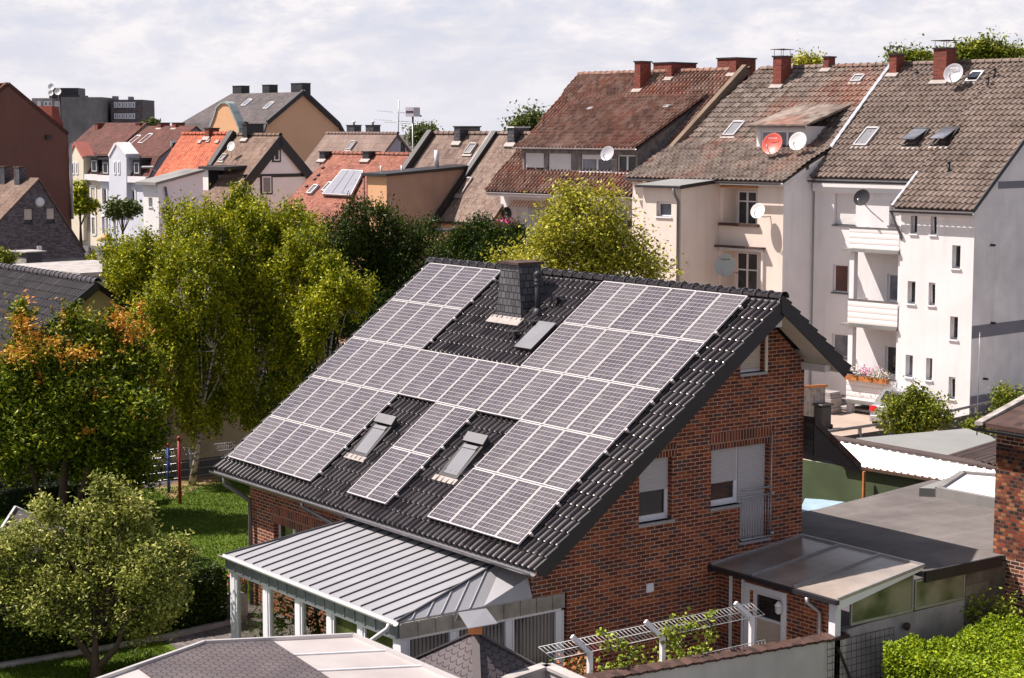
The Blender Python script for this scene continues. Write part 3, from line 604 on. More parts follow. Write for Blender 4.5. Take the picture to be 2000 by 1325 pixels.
# garden kerb
sheet('winter_garden_bounce_floor',[(-6.9,-3.0),(-.2,-3.0),(-.2,-.16),(-6.9,-.16)],.016,'wgfloor')  # unseen pale floor, added to throw sunlight onto the inner brick wall
m=MB(); ks=[UZ(480,1214)[:2],UZ(440,1222)[:2],UZ(330,1248)[:2],UZ(200,1273)[:2],UZ(0,1306)[:2],UZ(-120,1325)[:2]]
for a,b in zip(ks[:-1],ks[1:]): m.bar((*a,.06),(*b,.06),.16,.12)
o=tag(m.build('garden_kerb',M['concL']),'long light concrete kerb edging the lawn under the dark clipped hedge','kerb')

def grassblades(lo,hi,n,poly=None):
    P=np.stack([RNG.uniform(lo[0],hi[0],n),RNG.uniform(lo[1],hi[1],n),np.full(n,.03)],1); return P
ga_=np.concatenate([grassblades((-27,-3.5),(-12.4,8.5),60000),grassblades((-13,-9),(-4,-3.6),34000)])
ga_=ga_[~((ga_[:,0]>-12.3)&(ga_[:,1]>-3.5))]; g=leaves('grass',ga_,M['lv_grass'],None,.085,.25,up=-1.5); g['kind']='stuff'; g['label']='short mown grass on the lawns left of the brick house'; g['category']='grass'
# ================= the brick house with the solar roof
TH=math.radians(36.93); ST,CT=math.sin(TH),math.cos(TH)
RP=Pl((0,0,3.95),(0,-ST,CT)); XL,XR=-12.88,.80; HT=-.17
H=thing('brick_house','red-brown brick house with black glazed tile roof, standing in the centre of the gardens','house',(-6,3.8,0))
GX=Pl((0,0,0),(1,0,0)); FY=Pl((0,0,0),(0,-1,0)); LX=Pl((-11.9,0,0),(-1,0,0)); BY=Pl((0,7.62,0),(0,1,0))
rA=GX.rect(1248.6,900.5,1312,1014); rB=(GX.uv(1389.5,880)[0],GX.uv(1389,993)[1],GX.uv(1447,870)[0],GX.uv(1389.5,880)[1]); rC=(rB[2],GX.uv(1451,1058)[1],GX.uv(1503,866)[0],rB[3])
rT=(GX.uv(1446,730)[0],GX.uv(1470,728)[1],GX.uv(1494,650)[0],7.62)
rS=(GX.uv(1404,1200)[0],.75,GX.uv(1424,1200)[0],2.25)
outer=[(.9,0),(7.62,0),(7.62,6.85),(6.07,8.2),(0,3.62),(0,2.58),(.9,2.58)]
m=MB(); 
# window B and balcony door share one stepped opening: cut as two touching holes -> merge as L via polygon outline
op=[rA,rT,rS]
polyL=[(rB[0],rB[1]),(rB[0],rB[3]),(rC[2],rC[3]),(rC[2],rC[1]),(rC[0],rC[1]),(rC[0],rB[1])]
polys=[[Vector((u,v,0)) for u,v in outer],[Vector((u,v,0)) for u,v in polyL]]+[[Vector(q) for q in ((a,b,0),(a,d,0),(c,d,0),(c,b,0))] for a,b,c,d in op]
flat=[p for q in polys for p in q]; vs=[GX.P(p.x,p.y) for p in flat]; fs=[]
for tt in tessellate_polygon(polys):
    a,b,c=[flat[i] for i in tt]; fs.append(list(tt) if (b-a).cross(c-a).z>0 else list(tt)[::-1])
m.add(vs,fs)
def reveal(m,pl,q,d):
    for i in range(len(q)):
        p0=q[i];p1=q[(i+1)%len(q)]; m.add([pl.P(*p0),pl.P(*p1),pl.P(*p1,-d),pl.P(*p0,-d)],[[0,1,2,3]])
reveal(m,GX,polyL,.14)
for a,b,c,d in op: reveal(m,GX,[(a,b),(a,d),(c,d),(c,b)],.14)
# front wall with garden window and three terrace doors
rF=(FY.uv(535,1050)[0],.95,FY.uv(535,1050)[0]+2.3,2.30)
rD=[(-3.3,.1,-1.5,2.2)]
m.wall(FY,[(-11.9,0),(-.9,0),(-.9,2.58),(0,2.58),(0,3.62),(-11.9,3.62)],[rF]+rD,.14)
m.wall(LX,[(-7.62,0),(0,0),(0,3.62),(-6.07,8.2),(-7.62,6.85)],[],.1)
m.wall(BY,[(0,0),(11.9,0),(11.9,6.85),(0,6.85)],[],.1)
m.wall(Pl((0,.9,0),(0,-1,0)),[(-.9,0),(0,0),(0,2.58),(-.9,2.58)]); m.wall(Pl((-.9,0,0),(1,0,0)),[(0,0),(.9,0),(.9,2.58),(0,2.58)])
m.poly([(-.9,0,2.58),(-.9,.9,2.58),(0,.9,2.58),(0,0,2.58)])
W=m.build('brick_wall',M['brick'],H)
for r,ex,hh in ((rA,.12,.26),((rB[0],0,rC[2],rB[3]),.04,.36),):
    m=MB(); m.pbox(GX,r[0]-ex,r[3],r[2]+.12,r[3]+hh,-.02,.004); m.build('soldier_course',M['soldier'],H)
m=MB(); m.pbox(FY,rF[0]-.12,rF[3],rF[2]+.5,rF[3]+.40,-.02,.004); m.build('soldier_course',M['soldier'],H)
window(H,GX,rA,.14,'pvc','glass',.52,split=1,fwb=.13,sillmat='zinc',fw=.09)
window(H,GX,rB,.14,'pvc','glass',.60,split=1,fwb=.13,sillmat='zinc',fw=.07)
d_=window(H,GX,rC,.14,'pvc','glass',.985,name='balcony_door',sillmat='zinc',fw=.06)
window(H,GX,rT,.14,'pvc','glassB',.93,'shutC',fwb=.12,sillmat='zinc')
m=MB(); m.pbox(GX,rT[0]-.08,rT[3]-.02,rT[2]+.12,rT[3]+.13,-.0,.1); m.pbox(GX,rT[2]+.002,rT[1],rT[2]+.07,rT[3]-.03,-.02,.03); m.build('shutter_box',M['soffit'],H)
window(H,GX,rS,.14,'pvc','glass',0,sillmat='zinc')
w_=window(H,FY,rF,.14,'pvc','glassG',0,split=3,sillmat='zinc')
for r in rD: window(H,FY,r,.14,'pvc','glass',0,split=2,sill=0,name='terrace_door')
# french balcony railing
m=MB(); u0,u1=rC[0]-.02,rC[2]+.03; zb=rC[1]+.05; zt=zb+.95
for z,r in ((zb,.02),(zt,.02),(zt+.16,.022)): m.tube([GX.P(u0,z,.07),GX.P(u1,z,.07)],r,6)
for k in range(12): u=u0+.03+(u1-u0-.06)*k/11; m.tube([GX.P(u,zb,.07),GX.P(u,zt,.07)],.009,5)
m.tube([GX.P(u1-.02,zb,.07),GX.P(u1-.02,zt+1.4,.06)],.015,6)
for z in (zb+.05,zt): m.tube([GX.P(u1+.02,z,-.02),GX.P(u1+.02,z,.1)],.04,10)
m.build('balcony_railing',M['steel'],H)
# small wall fittings
u,v=GX.uv(1268,1148); m=MB(); m.pbox(GX,u-.1,v-.1,u+.1,v+.1,0,.05); m.build('wall_vent',M['pvc'],H,bevel=.02)
# roof: front slope tiles with real relief
tile_roof('roof_tiles',RP,[(XL,-.74),(XR,-.74),(XR,7.56),(XL,7.56)],M['glaze'],H,.2,.345,.062,.038,HT,9)
R=MB(); R.prism([RP.P(XL+.02,-.70,HT-.02),RP.P(XR-.02,-.70,HT-.02),RP.P(XR-.02,7.5,HT-.02),RP.P(XL+.02,7.5,HT-.02)],-RP.N*.1)
BE=8.22; zr=8.45; zbk=6.72; sb=math.atan2(zr-zbk,BE-6.07); BP=Pl((0,BE,zbk),(0,math.sin(sb),math.cos(sb))); Lb=math.hypot(zr-zbk,BE-6.07)
R.prism([BP.P(-XR+.02,.03,-.03),BP.P(-XL-.02,.03,-.03),BP.P(-XL-.02,Lb-.06,-.03),BP.P(-XR+.02,Lb-.06,-.03)],-BP.N*.1); R.build('roof_deck',M['dark'],H)
tile_roof('roof_tiles',BP,[(-XR,0),(-XL,0),(-XL,Lb+.05),(-XR,Lb+.05)],M['glaze'],H,.2,.345,.06,.038,-.02,6)
zR=RP.P(0,7.6,HT+.05); ridge_tiles(H,(XL,zR[1],zR[2]+.0),(XR+.02,zR[1],zR[2]+.0),M['glazeridge'],.115,.40)
# soffits and barge boards
m=MB(); S=lambda X,s,h: RP.P(X,s,h)
for X0,X1 in ((.0,XR-.03),(XL+.03,-11.9)): m.prism([S(X0,-.68,HT-.13),S(X1,-.68,HT-.13),S(X1,7.55,HT-.13),S(X0,7.55,HT-.13)],-RP.N*.02)
m.prism([S(XL+.03,-.68,HT-.13),S(XR-.03,-.68,HT-.13),S(XR-.03,.02,HT-.13),S(XL+.03,.02,HT-.13)],-RP.N*.019)
for X0,X1 in ((-XR+.03,0),(11.9,-XL-.03)): m.prism([BP.P(X0,.05,-.14),BP.P(X1,.05,-.14),BP.P(X1,Lb-.1,-.14),BP.P(X0,Lb-.1,-.14)],-BP.N*.02)
m.prism([BP.P(-XR+.03,.05,-.14),BP.P(-XL-.03,.05,-.14),BP.P(-XL-.03,.8,-.14),BP.P(-XR+.03,.8,-.14)],-BP.N*.019)
m.build('soffit',M['soffit'],H)
for X in (XR-.02,XL+.02):
    m=MB(); e=.035
    m.prism([S(X-e/2,-.76,HT-.02),S(X-e/2,7.62,HT-.02),S(X-e/2,7.36,HT-.31),S(X-e/2,-.66,HT-.27)],(e,0,0))
    m.prism([BP.P(-X-e/2,-.0,-.02),BP.P(-X-e/2,Lb+.02,-.02),BP.P(-X-e/2,Lb-.22,-.27),BP.P(-X-e/2,.02,-.25)],(-e,0,0) if False else (e,0,0))
    for k in range(24):
        s=-.74+k*.345; s1=min(s+.345,7.55); m.prism([S(X+.01,s,HT+.075),S(X+.01,s1,HT+.03),S(X+.01,s1,HT-.14),S(X+.01,s,HT-.15)],(.03 if X>0 else -.03,0,0))
    for k in range(8):
        s=k*.345; s1=min(s+.345,Lb); m.prism([BP.P(-X-.01,s,.085),BP.P(-X-.01,s1,.03),BP.P(-X-.01,s1,-.11),BP.P(-X-.01,s,-.12)],(.03 if X>0 else -.03,0,0))
    m.build('barge_board',M['facD'],H)
m=MB()
for Y,z in ((6.07,7.88),): m.box(-.2,XR-.06,Y-.1,Y+.1,z-.1,z+.12)
m.build('purlin',M['purlin'],H)
m=MB(); m.box(-.2,XR-.08,7.52,7.68,6.68,6.84); m.build('purlin',M['purlin'],H)
for px in ((1308,838),(1108,1052)):
    q=UX(*px,.55); m=MB(); m.box(-.2,.70,q[1]-.09,q[1]+.09,q[2]-.1,q[2]+.16); m.build('purlin',M['purlin'],H)
# gutter and downpipes
ge=RP.P(0,-.80,HT-.0); gutter(H,(XL-.05,ge[1],ge[2]),(XR-.05,ge[1],ge[2]),.085,'gutter',(0,-1,0))
m=MB(); m.box(XL,XR-.1,ge[1]+.08,ge[1]+.10,ge[2]-.12,ge[2]+.05); m.build('eaves_board',M['dark'],H)
gutter(H,(XL-.05,BE+.08,zbk-.06),(XR+.08,BE+.08,zbk-.06),.075,'gutter',(0,1,0))
downpipe(H,[(-12.25,ge[1],ge[2]-.05),(-12.25,ge[1],ge[2]-.25),(-11.72,-.12,ge[2]-.62),(-11.72,-.1,ge[2]-.9),(-11.72,-.1,.0)],.055,'gutter')
downpipe(H,[(-8.3,ge[1],ge[2]-.05),(-8.3,ge[1],ge[2]-.2),(-7.3,-.12,ge[2]-.55),(-7.0,-.12,3.15)],.055,'gutter')
# chimney clad with slate, steel flue, two roof windows, exit hatch, steps
A=RP.P(*RP.uv(967,620),0)
A=roofpt(Pl(RP.P(0,0,HT),RP.N),967,622); B_=roofpt(Pl(RP.P(0,0,HT),RP.N),1017,632)
m=MB(); y0=A[1]; x0,x1=A[0],B_[0]; zt=9.05; dp=.9
y1=y0+dp; b=[(x0,y0,A[2]-.4),(x1,y0,A[2]-.4),(x1,y1,A[2]-.4),(x0,y1,A[2]-.4)]; 
fy=Pl((0,y0+.1,0),(0,-1,0)); xt0=fy.uv(977,520)[0]; xt1=fy.uv(1012,523)[0]; zt=fy.uv(1000,517)[1]
tp=[(xt0,y0+.12,zt),(xt1,y0+.12,zt),(xt1,y1-.12,zt),(xt0,y1-.12,zt)]
m.add(b+tp,[[0,1,5,4],[1,2,6,5],[2,3,7,6],[3,0,4,7],[4,5,6,7],[3,2,1,0]]); c=m.build('chimney',M['slate'],H)
m=MB(); m.box(xt0-.07,xt1+.07,y0+.05,y1-.05,zt,zt+.06); m.build('chimney_cap',M['coping'],c)
m=MB(); pf=Pl(RP.P(0,0,HT),RP.N); uu,vv=pf.uv(967,622); m.pbox(pf,uu-.1,vv-.22,uu+(x1-x0)+.1,vv+.05,.04,.085); m.build('lead_flashing',M['mort'],c)
P=roofpt(pf,1050,618); m=MB(); m.tube([P-ZU*.1,P+ZU*1.05],.065,10); m.lathe(P+ZU*.75,ZU,[(.09,0),(.09,.05),(.07,.06),(.09,.1),(.09,.14),(.07,.15),(.09,.2),(.09,.25),(.1,.3),(.02,.36)],12); m.lathe(P,ZU,[(.16,-.1),(.12,.12),(.07,.2)],10); m.build('flue_pipe',M['dark'],H)
for px in ((1095,592),(1048,640),(1012,660)):
    P=roofpt(pf,*px); m=MB(); m.bar(P+RP.N*.06,P+RP.N*.2,.04,.04,up=V3(1,0,0)); m.obox(P+RP.N*.2+V3(0,0,0),(.16,0,0),(0,.12,0),(0,0,.015))
    for s in (-.1,.1): m.bar(P+V3(s,0,0)+RP.N*.08-RP.V*.3,P+V3(s,-.05,0)+RP.N*.18,.02,.02)
    m.build('roof_step',M['dark'],H)
for px in ((688,888),(860,930)):
    u,v=pf.uv(*px); m=MB(); w0=.72; L=1.15
    a=[pf.P(u,v,.02),pf.P(u+w0,v,.02),pf.P(u+w0,v+L,.02),pf.P(u,v+L,.02)]; hb=.08; ht=.18
    for i,(s0,s1) in enumerate(((0,.09),(w0-.09,w0))): m.prism([pf.P(u+s0,v,0),pf.P(u+s0,v,hb),pf.P(u+s0,v+L,ht),pf.P(u+s0,v+L,0)],RP.U*(s1-s0))
    m.prism([pf.P(u-.02,v+L-.2,ht-.03),pf.P(u+w0+.02,v+L-.2,ht-.03),pf.P(u+w0+.02,v+L+.02,ht+.03),pf.P(u-.02,v+L+.02,ht+.03)],RP.N*.05); m.pbox(pf,u,v-.02,u+w0,v+.06,0,hb)
    o=m.build('roof_window',M['facD'],H)
    g=MB(); g.prism([pf.P(u+.1,v+.07,.07),pf.P(u+w0-.1,v+.07,.07),pf.P(u+w0-.1,v+L-.25,.17),pf.P(u+.1,v+L-.25,.17)],RP.N*.01); g.build('pane',M['skyl'],o)
    g=MB(); g.prism([pf.P(u-.03,v+L-.2,ht+.03),pf.P(u+w0+.03,v+L-.2,ht+.03),pf.P(u+w0+.03,v+L+.03,ht+.09),pf.P(u-.03,v+L+.03,ht+.09)],RP.N*.015); g.pbox(pf,u+.1,v+L-.36,u+w0-.1,v+L-.27,.17,.19); g.build('shutter_housing',M['hous'],o)
    g=MB(); g.pbox(pf,u-.08,v-.19,u+w0+.08,v-.03,.04,.08); g.build('apron_flashing',M['mort'],o)
u,v=pf.uv(1012,688); m=MB(); m.pbox(pf,u,v,u+.62,v+.92,.0,.16); o=m.build('roof_hatch',M['facD'],H); g=MB(); g.pbox(pf,u-.02,v,u+.64,v+.94,.162,.18); g.build('hatch_lid',M['skyl'],o)
# rear lean-to roof seen past the gable
m=MB(); z0,z1=5.62,4.42
for X in(.3,): m.prism([(-4,7.63,z0),(.35,7.63,z0),(.35,9.15,z1),(-4,9.15,z1)],(0,0,-.16))
m.build('rear_porch_roof',M['glaze'],H)
m=MB(); m.prism([(.33,7.63,z0-.17),(.33,9.1,z1-.13),(.33,9.1,z1-.22),(.33,7.63,4.75)],(-.04,0,0)); m.build('rear_porch_gable',M['dark'],H)
# ================= solar array: 57 framed panels lying on rails
SA=thing('solar_array','photovoltaic array of white framed panels covering the black tiled front roof of the brick house','solar panels',RP.P(-6,3,HT))
PW,PH=.83,1.5588; X0=-12.52; s0=-.3703; gw,gh=.812,1.535
def pcell():
    u0,v0=X0+.009,s0+.012; m=MB(); f=.023
    for a in ((u0,v0,u0+f,v0+gh),(u0+gw-f,v0,u0+gw,v0+gh),(u0+f,v0,u0+gw-f,v0+f),(u0+f,v0+gh-f,u0+gw-f,v0+gh)): m.pbox(RP,a[0],a[1],a[2],a[3],-.042,0)
    q=[RP.P(u0+f,v0+f,-.004),RP.P(u0+gw-f,v0+f,-.004),RP.P(u0+gw-f,v0+gh-f,-.004),RP.P(u0+f,v0+gh-f,-.004)]
    c=mkobj('solar_panel',np.array(q),[[0,1,2,3]],M['cell'],SA,uv=np.array([(0,0),(1,0),(1,1),(0,1)],float)); fr=m.build('panel_frame',M['alu'],c); return c,fr
pc,pf_=pcell(); first=True
rowsP=[[(0,5),(7,9),(11,15)],[(0,5),(7,9),(11,15)],[(0,15)],[(0,4),(9,15)],[(0,4),(9,15)]]
for i,bl in enumerate(rowsP):
    for a,b in bl:
        for j in range(a,b):
            if first: first=False; continue
            c=pc.copy(); COL.objects.link(c); c.parent=SA; c.location=Vector(RP.U*j*PW+RP.V*i*PH); k=pf_.copy(); COL.objects.link(k); k.parent=c
for i,bl in enumerate(rowsP):
    for a,b in bl:
        for f in (.22,.78):
            v=s0+i*PH+f*PH; m=MB(); m.pbox(RP,X0+a*PW-.04,v-.02,X0+b*PW+.07,v+.02,-.095,-.043); 
            m.pbox(RP,X0+b*PW-.0,v-.03,X0+b*PW+.05,v+.03,-.06,-.01); m.build('mounting_rail',M['alu'],SA)
# ================= winter garden with zinc roof
WG=thing('winter_garden','white framed winter garden with grey standing-seam zinc roof against the brick house','conservatory',(-3.5,-1.5,0))
FL=V3(-7.1,-3.2,2.6); FR=V3(-.05,-3.2,2.6); AL=V3(-6.35,-.02,3.2); AR=V3(-.95,-.02,3.2); RB=V3(.02,-.02,2.62)
m=MB(); m.prism([FL,FR,AR,AL],(0,0,-.05)); m.build('zinc_roof',M['zinc'],WG)
m=MB(); m.prism([FR,V3(.0,-1.2,2.61),AR],(0,0,-.04)); m.build('zinc_roof',M['zinc'],WG); m=MB(); m.prism([FL,AL,V3(-7.1,-.02,2.6)],(0,0,-.05)); m.build('zinc_roof',M['zinc'],WG)
m=MB(); m.prism([V3(.0,-1.195,2.615),V3(.03,-.02,2.62),V3(-.1,-.02,3.0),AR+V3(.01,0,.005)],(0,0,-.04)); m.build('zinc_roof',M['zinc'],WG)
m=MB(); nr=nrm(np.cross(FR-FL,AL-FL)); 
for k in range(1,18):
    x=-7.1+.405*k; t1=1.0
    if x>AR[0]: t1=(FR[0]-x)/(FR[0]-AR[0])
    if x<AL[0]: t1=(x-FL[0])/(AL[0]-FL[0])
    if t1<.06: continue
    a=V3(x,-3.17,2.606); b=V3(x,-3.2+3.18*t1,2.6+.6*t1); m.bar(a+nr*.012,b+nr*.012,.022,.03,up=nr)
m.bar(FR+V3(0,0,.01),AR+V3(0,0,.015),.04,.05); m.bar(FL+V3(0,0,.01),AL+V3(0,0,.015),.04,.05)
m.build('standing_seams',M['seam'],WG)
m=MB(); 
for k in range(1,6):
    f=k/6; a=FR*(1-f)+V3(.0,-1.2,2.61)*f; b=FR*(1-f)+AR*f; m.bar(a+V3(0,0,.012),b+V3(0,0,.012),.02,.025)
for f in (.25,.6): m.bar(V3(.0,-1.2+1.18*f,2.63),AR+(V3(-.1,-.02,3.0)-AR)*f+V3(0,0,.02),.02,.025)
m.build('standing_seams',M['zinc'],WG)
gutter(WG,(-7.2,-3.27,2.6),(.0,-3.27,2.6),.07,'gutW',(0,-1,0))
m=MB(); m.box(-7.08,-.04,-3.2,-3.17,2.27,2.56); 
for k in range(19): x=-7.08+k*.39; m.box(x,x+.02,-3.225,-3.2,2.27,2.56)
m.box(-7.08,-7.05,-3.17,0,2.27,2.56)
m.build('zinc_fascia',M['zincD'],WG)
m=MB(); m.box(-.03,0.004,-3.17,.84,2.27,2.57)
for k in range(10): y=-3.17+k*.41; m.box(.004,.026,y,y+.02,2.27,2.57)
m.build('zinc_fascia',M['zincB'],WG)
m=MB(); m.box(-7.02,-.06,-3.15,.8,2.2,2.27); m.build('ceiling_frame',M['pvc'],WG)
xs=[-6.95,-5.45,-4.05,-2.75,-1.55,-.22]
for i,x in enumerate(xs):
    m=MB(); m.box(x-.09,x+.09,-3.12,-2.98,0,2.2); m.box(x+.11,x+.15,-3.1,-3.0,0,2.2); m.box(x-.15,x-.11,-3.1,-3.0,0,2.2); m.build('post',M['pvc'],WG)
for a,b in zip(xs[:-1],xs[1:]):
    m=MB(); m.box(a+.15,b-.15,-3.06,-3.04,.1,2.2); t=m.build('glass_pane',M['wgg' if b<-1.6 and a<-3 else 'glassG'] ,WG)
for y in (-3.05,-1.9,-.55,.72):
    m=MB(); m.box(-.18,-.04,y-.08,y+.08,0,2.2); m.box(-.15,-.05,y+.1,y+.14,0,2.2); m.build('post',M['pvc'],WG)
for a,b in ((-3.05,-1.9),(-1.9,-.55),(-.55,.72)):
    m=MB(); m.box(-.12,-.10,a+.14,b-.08,.05,2.2); m.build('glass_pane',M['blind'],WG)
m=MB(); m.box(-7.0,-6.9,-2.98,-.02,2.1,2.2); m.box(-7.0,-6.9,-2.98,-.02,0,.1); m.build('side_frame',M['pvc'],WG)
downpipe(WG,[(-.18,-3.3,2.55),(-.2,-3.34,2.45),(-.55,-3.75,2.05),(-.62,-3.85,1.7),(-.62,-3.85,0)],.045,'gutW')
# geraniums on sills / by the gate, plants in the winter garden
def flowers(label,C,r,n,colk,pot=None,group=None,leafc='lv_pot',cat='potted plant'):
    t=thing('potted_flowers',label,cat,C,group); C=np.array(C,float)
    m=MB(); 
    if pot=='box': m.obox(C+V3(0,0,.1),RD*r[0],RN*.1,(0,0,.1)); m.build('flower_box',M['wood'],t)
    else: m.lathe(C,ZU,[(.1,0),(.15,.28),(.16,.3),(.13,.3)],12); m.build('flower_pot',M['dishW' if pot=='w' else 'rust'],t)
    P=C+V3(0,0,.32)+RNG.normal(size=(n,3))*np.array([r[1]]*3)*.45+ (RD*1.0)[None]*RNG.uniform(-1,1,n)[:,None]*(r[0] if pot=='box' else 0)
    leaves('foliage',P,M[leafc],t,.07); 
    Q=C+V3(0,0,.42)+RNG.normal(size=(n//2,3))*np.array([r[1]]*3)*.38+ (RD*1.0)[None]*RNG.uniform(-1,1,n//2)[:,None]*(r[0] if pot=='box' else 0)
    leaves('blossom',Q,M[colk],t,.07,.9); return t
# ================= annex with door, canopy, flat roof
AN=thing('brick_annex','low brick annex with white door and dark felt flat roof','annex',(1.8,7,0))
AY=Pl((0,5.1,0),(0,-1,0)); rd=(AY.uv(1464,1200)[0],.1,AY.uv(1527,1200)[0],2.22)
m=MB(); m.wall(AY,[(.003,0),(3.5,0),(3.5,2.5),(.003,2.5)],[rd],.16); m.build('brick_wall',M['brick'],AN)
m=MB(); f=.09; 
m.pbox(AY,rd[0]-.14,0,rd[0]+.0,2.35,0,.03); m.pbox(AY,rd[2],0,rd[2]+.14,2.35,0,.03); m.pbox(AY,rd[0],rd[3],rd[2],2.35,0,.03)
m.build('door_surround',M['pvc'],AN)
d=window(AN,AY,rd,.1,'pvc','glass',0,transom=(AY.uv(1495,1213)[1]-.1)/2.12,sill=0,name='door',fw=.1)
m=MB(); m.pbox(AY,rd[0]+.1,.15,rd[2]-.1,AY.uv(1495,1215)[1],-.125,-.118); m.build('door_panel',M['shutC'],d)
m=MB(); m.tube([AY.P(rd[2]-.14,1.05,-.06),AY.P(rd[2]-.14,1.25,-.06)],.015,6); m.build('handle',M['steel'],d)
for px in (1428,1452): 
    u=AY.uv(px,1180)[0]; m=MB(); m.pbox(AY,u-.03,0,u+.03,2.55,0,.04); m.build('white_strip',M['pvc'],AN)
u=AY.uv(1529,1165)[0]; m=MB(); q=AY.P(u,2.02,.12); m.lathe(q,ZU,[(.03,-.12),(.07,-.08),(.08,.05),(.1,.06),(.02,.16)],8); m.bar(q+V3(0,.12,.02),q,.02,.02); m.build('wall_lantern',M['pvc'],AN)
m=MB(); m.box(3.42,3.60,4.98,5.14,0,2.55); m.build('corner_post',M['pvc'],AN)
# canopy
cz0,cz1=2.60,2.88; cy0,cy1=4.86,7.60; C_=[V3(.01,cy0,cz0),V3(3.80,cy0,cz0),V3(3.62,cy1,cz1),V3(.01,cy1,cz1)]
CN=thing('glass_canopy','bronze tinted polycarbonate lean-to canopy above the white side door','canopy',(1.8,6.2,2.3))
m=MB(); m.prism(C_,(0,0,-.025)); m.build('roof_sheet',M['polyB'],CN)
m=MB(); 
for f in (0,.33,.66,.995):
    a=C_[0]*(1-f)+C_[1]*f; b=C_[3]*(1-f)+C_[2]*f; m.bar(a+V3(0,0,.015),b+V3(0,0,.015),.04,.05)
m.bar(C_[3]+V3(0,0,.01),C_[2]+V3(0,0,.01),.05,.06); m.build('glazing_bar',M['steel'],CN)
m=MB(); m.bar(C_[0]+V3(0,-.05,-.05),C_[1]+V3(.02,-.05,-.05),.1,.09); m.build('gutter',M['gutK'],CN)
m=MB(); m.prism([C_[1]+V3(-.02,0,-.03),C_[2]+V3(-.02,0,-.03),C_[2]+V3(-.02,0,-.09),C_[1]+V3(-.02,0,-.22)],(-.04,0,0)); m.build('side_fascia',M['pvc'],CN)
downpipe(CN,[(3.0,cy0-.08,cz0-.1),(3.0,cy0-.08,cz0-.2),(3.12,5.02,cz0-.42),(3.12,5.02,0)],.05,'steel')
# flat roof outline measured on z=2.72
zf=2.72; fl=[V3(.004,7.62,zf)]+[UZ(*p,zf) for p in ((1500,1010),(1575,1000),(1690,972),(1800,940),(1960,935),(1960,1088),(1792,1131))]+[V3(3.60,7.62,zf)]
fl[1]=V3(-3.2,8.4,zf); fl=[fl[0],V3(-3.4,7.64,zf),UZ(1575,1000,zf),UZ(1690,972,zf),UZ(1830,935,zf),UZ(1990,935,zf),UZ(1990,1078,zf),UZ(1940,1090,zf),V3(3.60,7.62,zf)]
fl[0]=V3(-.0,7.63,zf)
m=MB(); m.prism([p for p in fl],(0,0,-.1)); m.build('flat_roof',M['bituF'],AN)
m=MB(); m.bar(V3(3.63,7.62,zf-.08),V3(3.63,10.1,zf-.08),.06,.24); m.build('roof_edge_trim',M['facD'],AN)
# boundary side: glazing above rough wall (plane x=3.6)
BX=Pl((3.6,0,0),(1,0,0))
g0=BX.uv(1662,1215); g1=BX.uv(1783,1180); g2=BX.uv(1868,1150)
for r in ((g0[0],1.93,7.32,0),(7.36,1.95,8.95,0)):
    y0,z0,y1,_=r; zt0=2.60+(y0-4.86)*.1022-.05; zt1=min(2.60+(y1-4.86)*.1022-.05,2.60)
    if y0>7: zt0=zt1=2.60
    else: zt1=2.82
    m=MB(); f=.04
    m.prism([BX.P(y0,z0,0),BX.P(y0+f,z0,0),BX.P(y0+f,zt0,0),BX.P(y0,zt0,0)],(-.05,0,0)); m.prism([BX.P(y1-f,z0,0),BX.P(y1,z0,0),BX.P(y1,zt1,0),BX.P(y1-f,zt1,0)],(-.05,0,0))
    m.prism([BX.P(y0+f,z0,0),BX.P(y1-f,z0,0),BX.P(y1-f,z0+.06,0),BX.P(y0+f,z0+.06,0)],(-.05,0,0)); m.prism([BX.P(y0+f,zt0-.05,0),BX.P(y1-f,zt1-.05,0),BX.P(y1-f,zt1,0),BX.P(y0+f,zt0,0)],(-.05,0,0))
    o=m.build('side_glazing',M['steel'],AN); g=MB(); g.prism([BX.P(y0+f,z0+.06,-.02),BX.P(y1-f,z0+.06,-.02),BX.P(y1-f,zt1-.05,-.02),BX.P(y0+f,zt0-.05,-.02)],(-.01,0,0)); g.build('pane',M['frost'],o)
m=MB(); m.wall(BX,[(8.97,1.3),(10.28,1.3),(10.28,2.6),(8.97,2.6)],[]); m.box(3.3,3.599,8.97,10.28,1.3,2.6); m.build('block_wall',M['block'],AN)
# skylight upstand on the flat roof
SK=thing('roof_skylight','low grey framed skylight upstand with pale cover on the dark flat roof','skylight',UZ(1880,965,zf))
a=[UZ(1832,972,zf),UZ(1975,1000,zf),UZ(1975,948,zf),UZ(1880,940,zf)]; m=MB()
for i in range(4): m.bar(a[i]+V3(0,0,.12),a[(i+1)%4]+V3(0,0,.12),.16,.30)
m.build('upstand',M['conc'],SK); m=MB(); m.prism([p*1.0+V3(0,0,.16) for p in a],(0,0,.04)); m.build('cover',M['corrW'],SK)
m=MB(); b0=UZ(1795,970,zf); m.prism([b0,a[0]+V3(-.05,0,0),a[3]+V3(-.05,.1,0)],(0,0,.22)); m.build('wedge_kerb',M['felt'],SK)
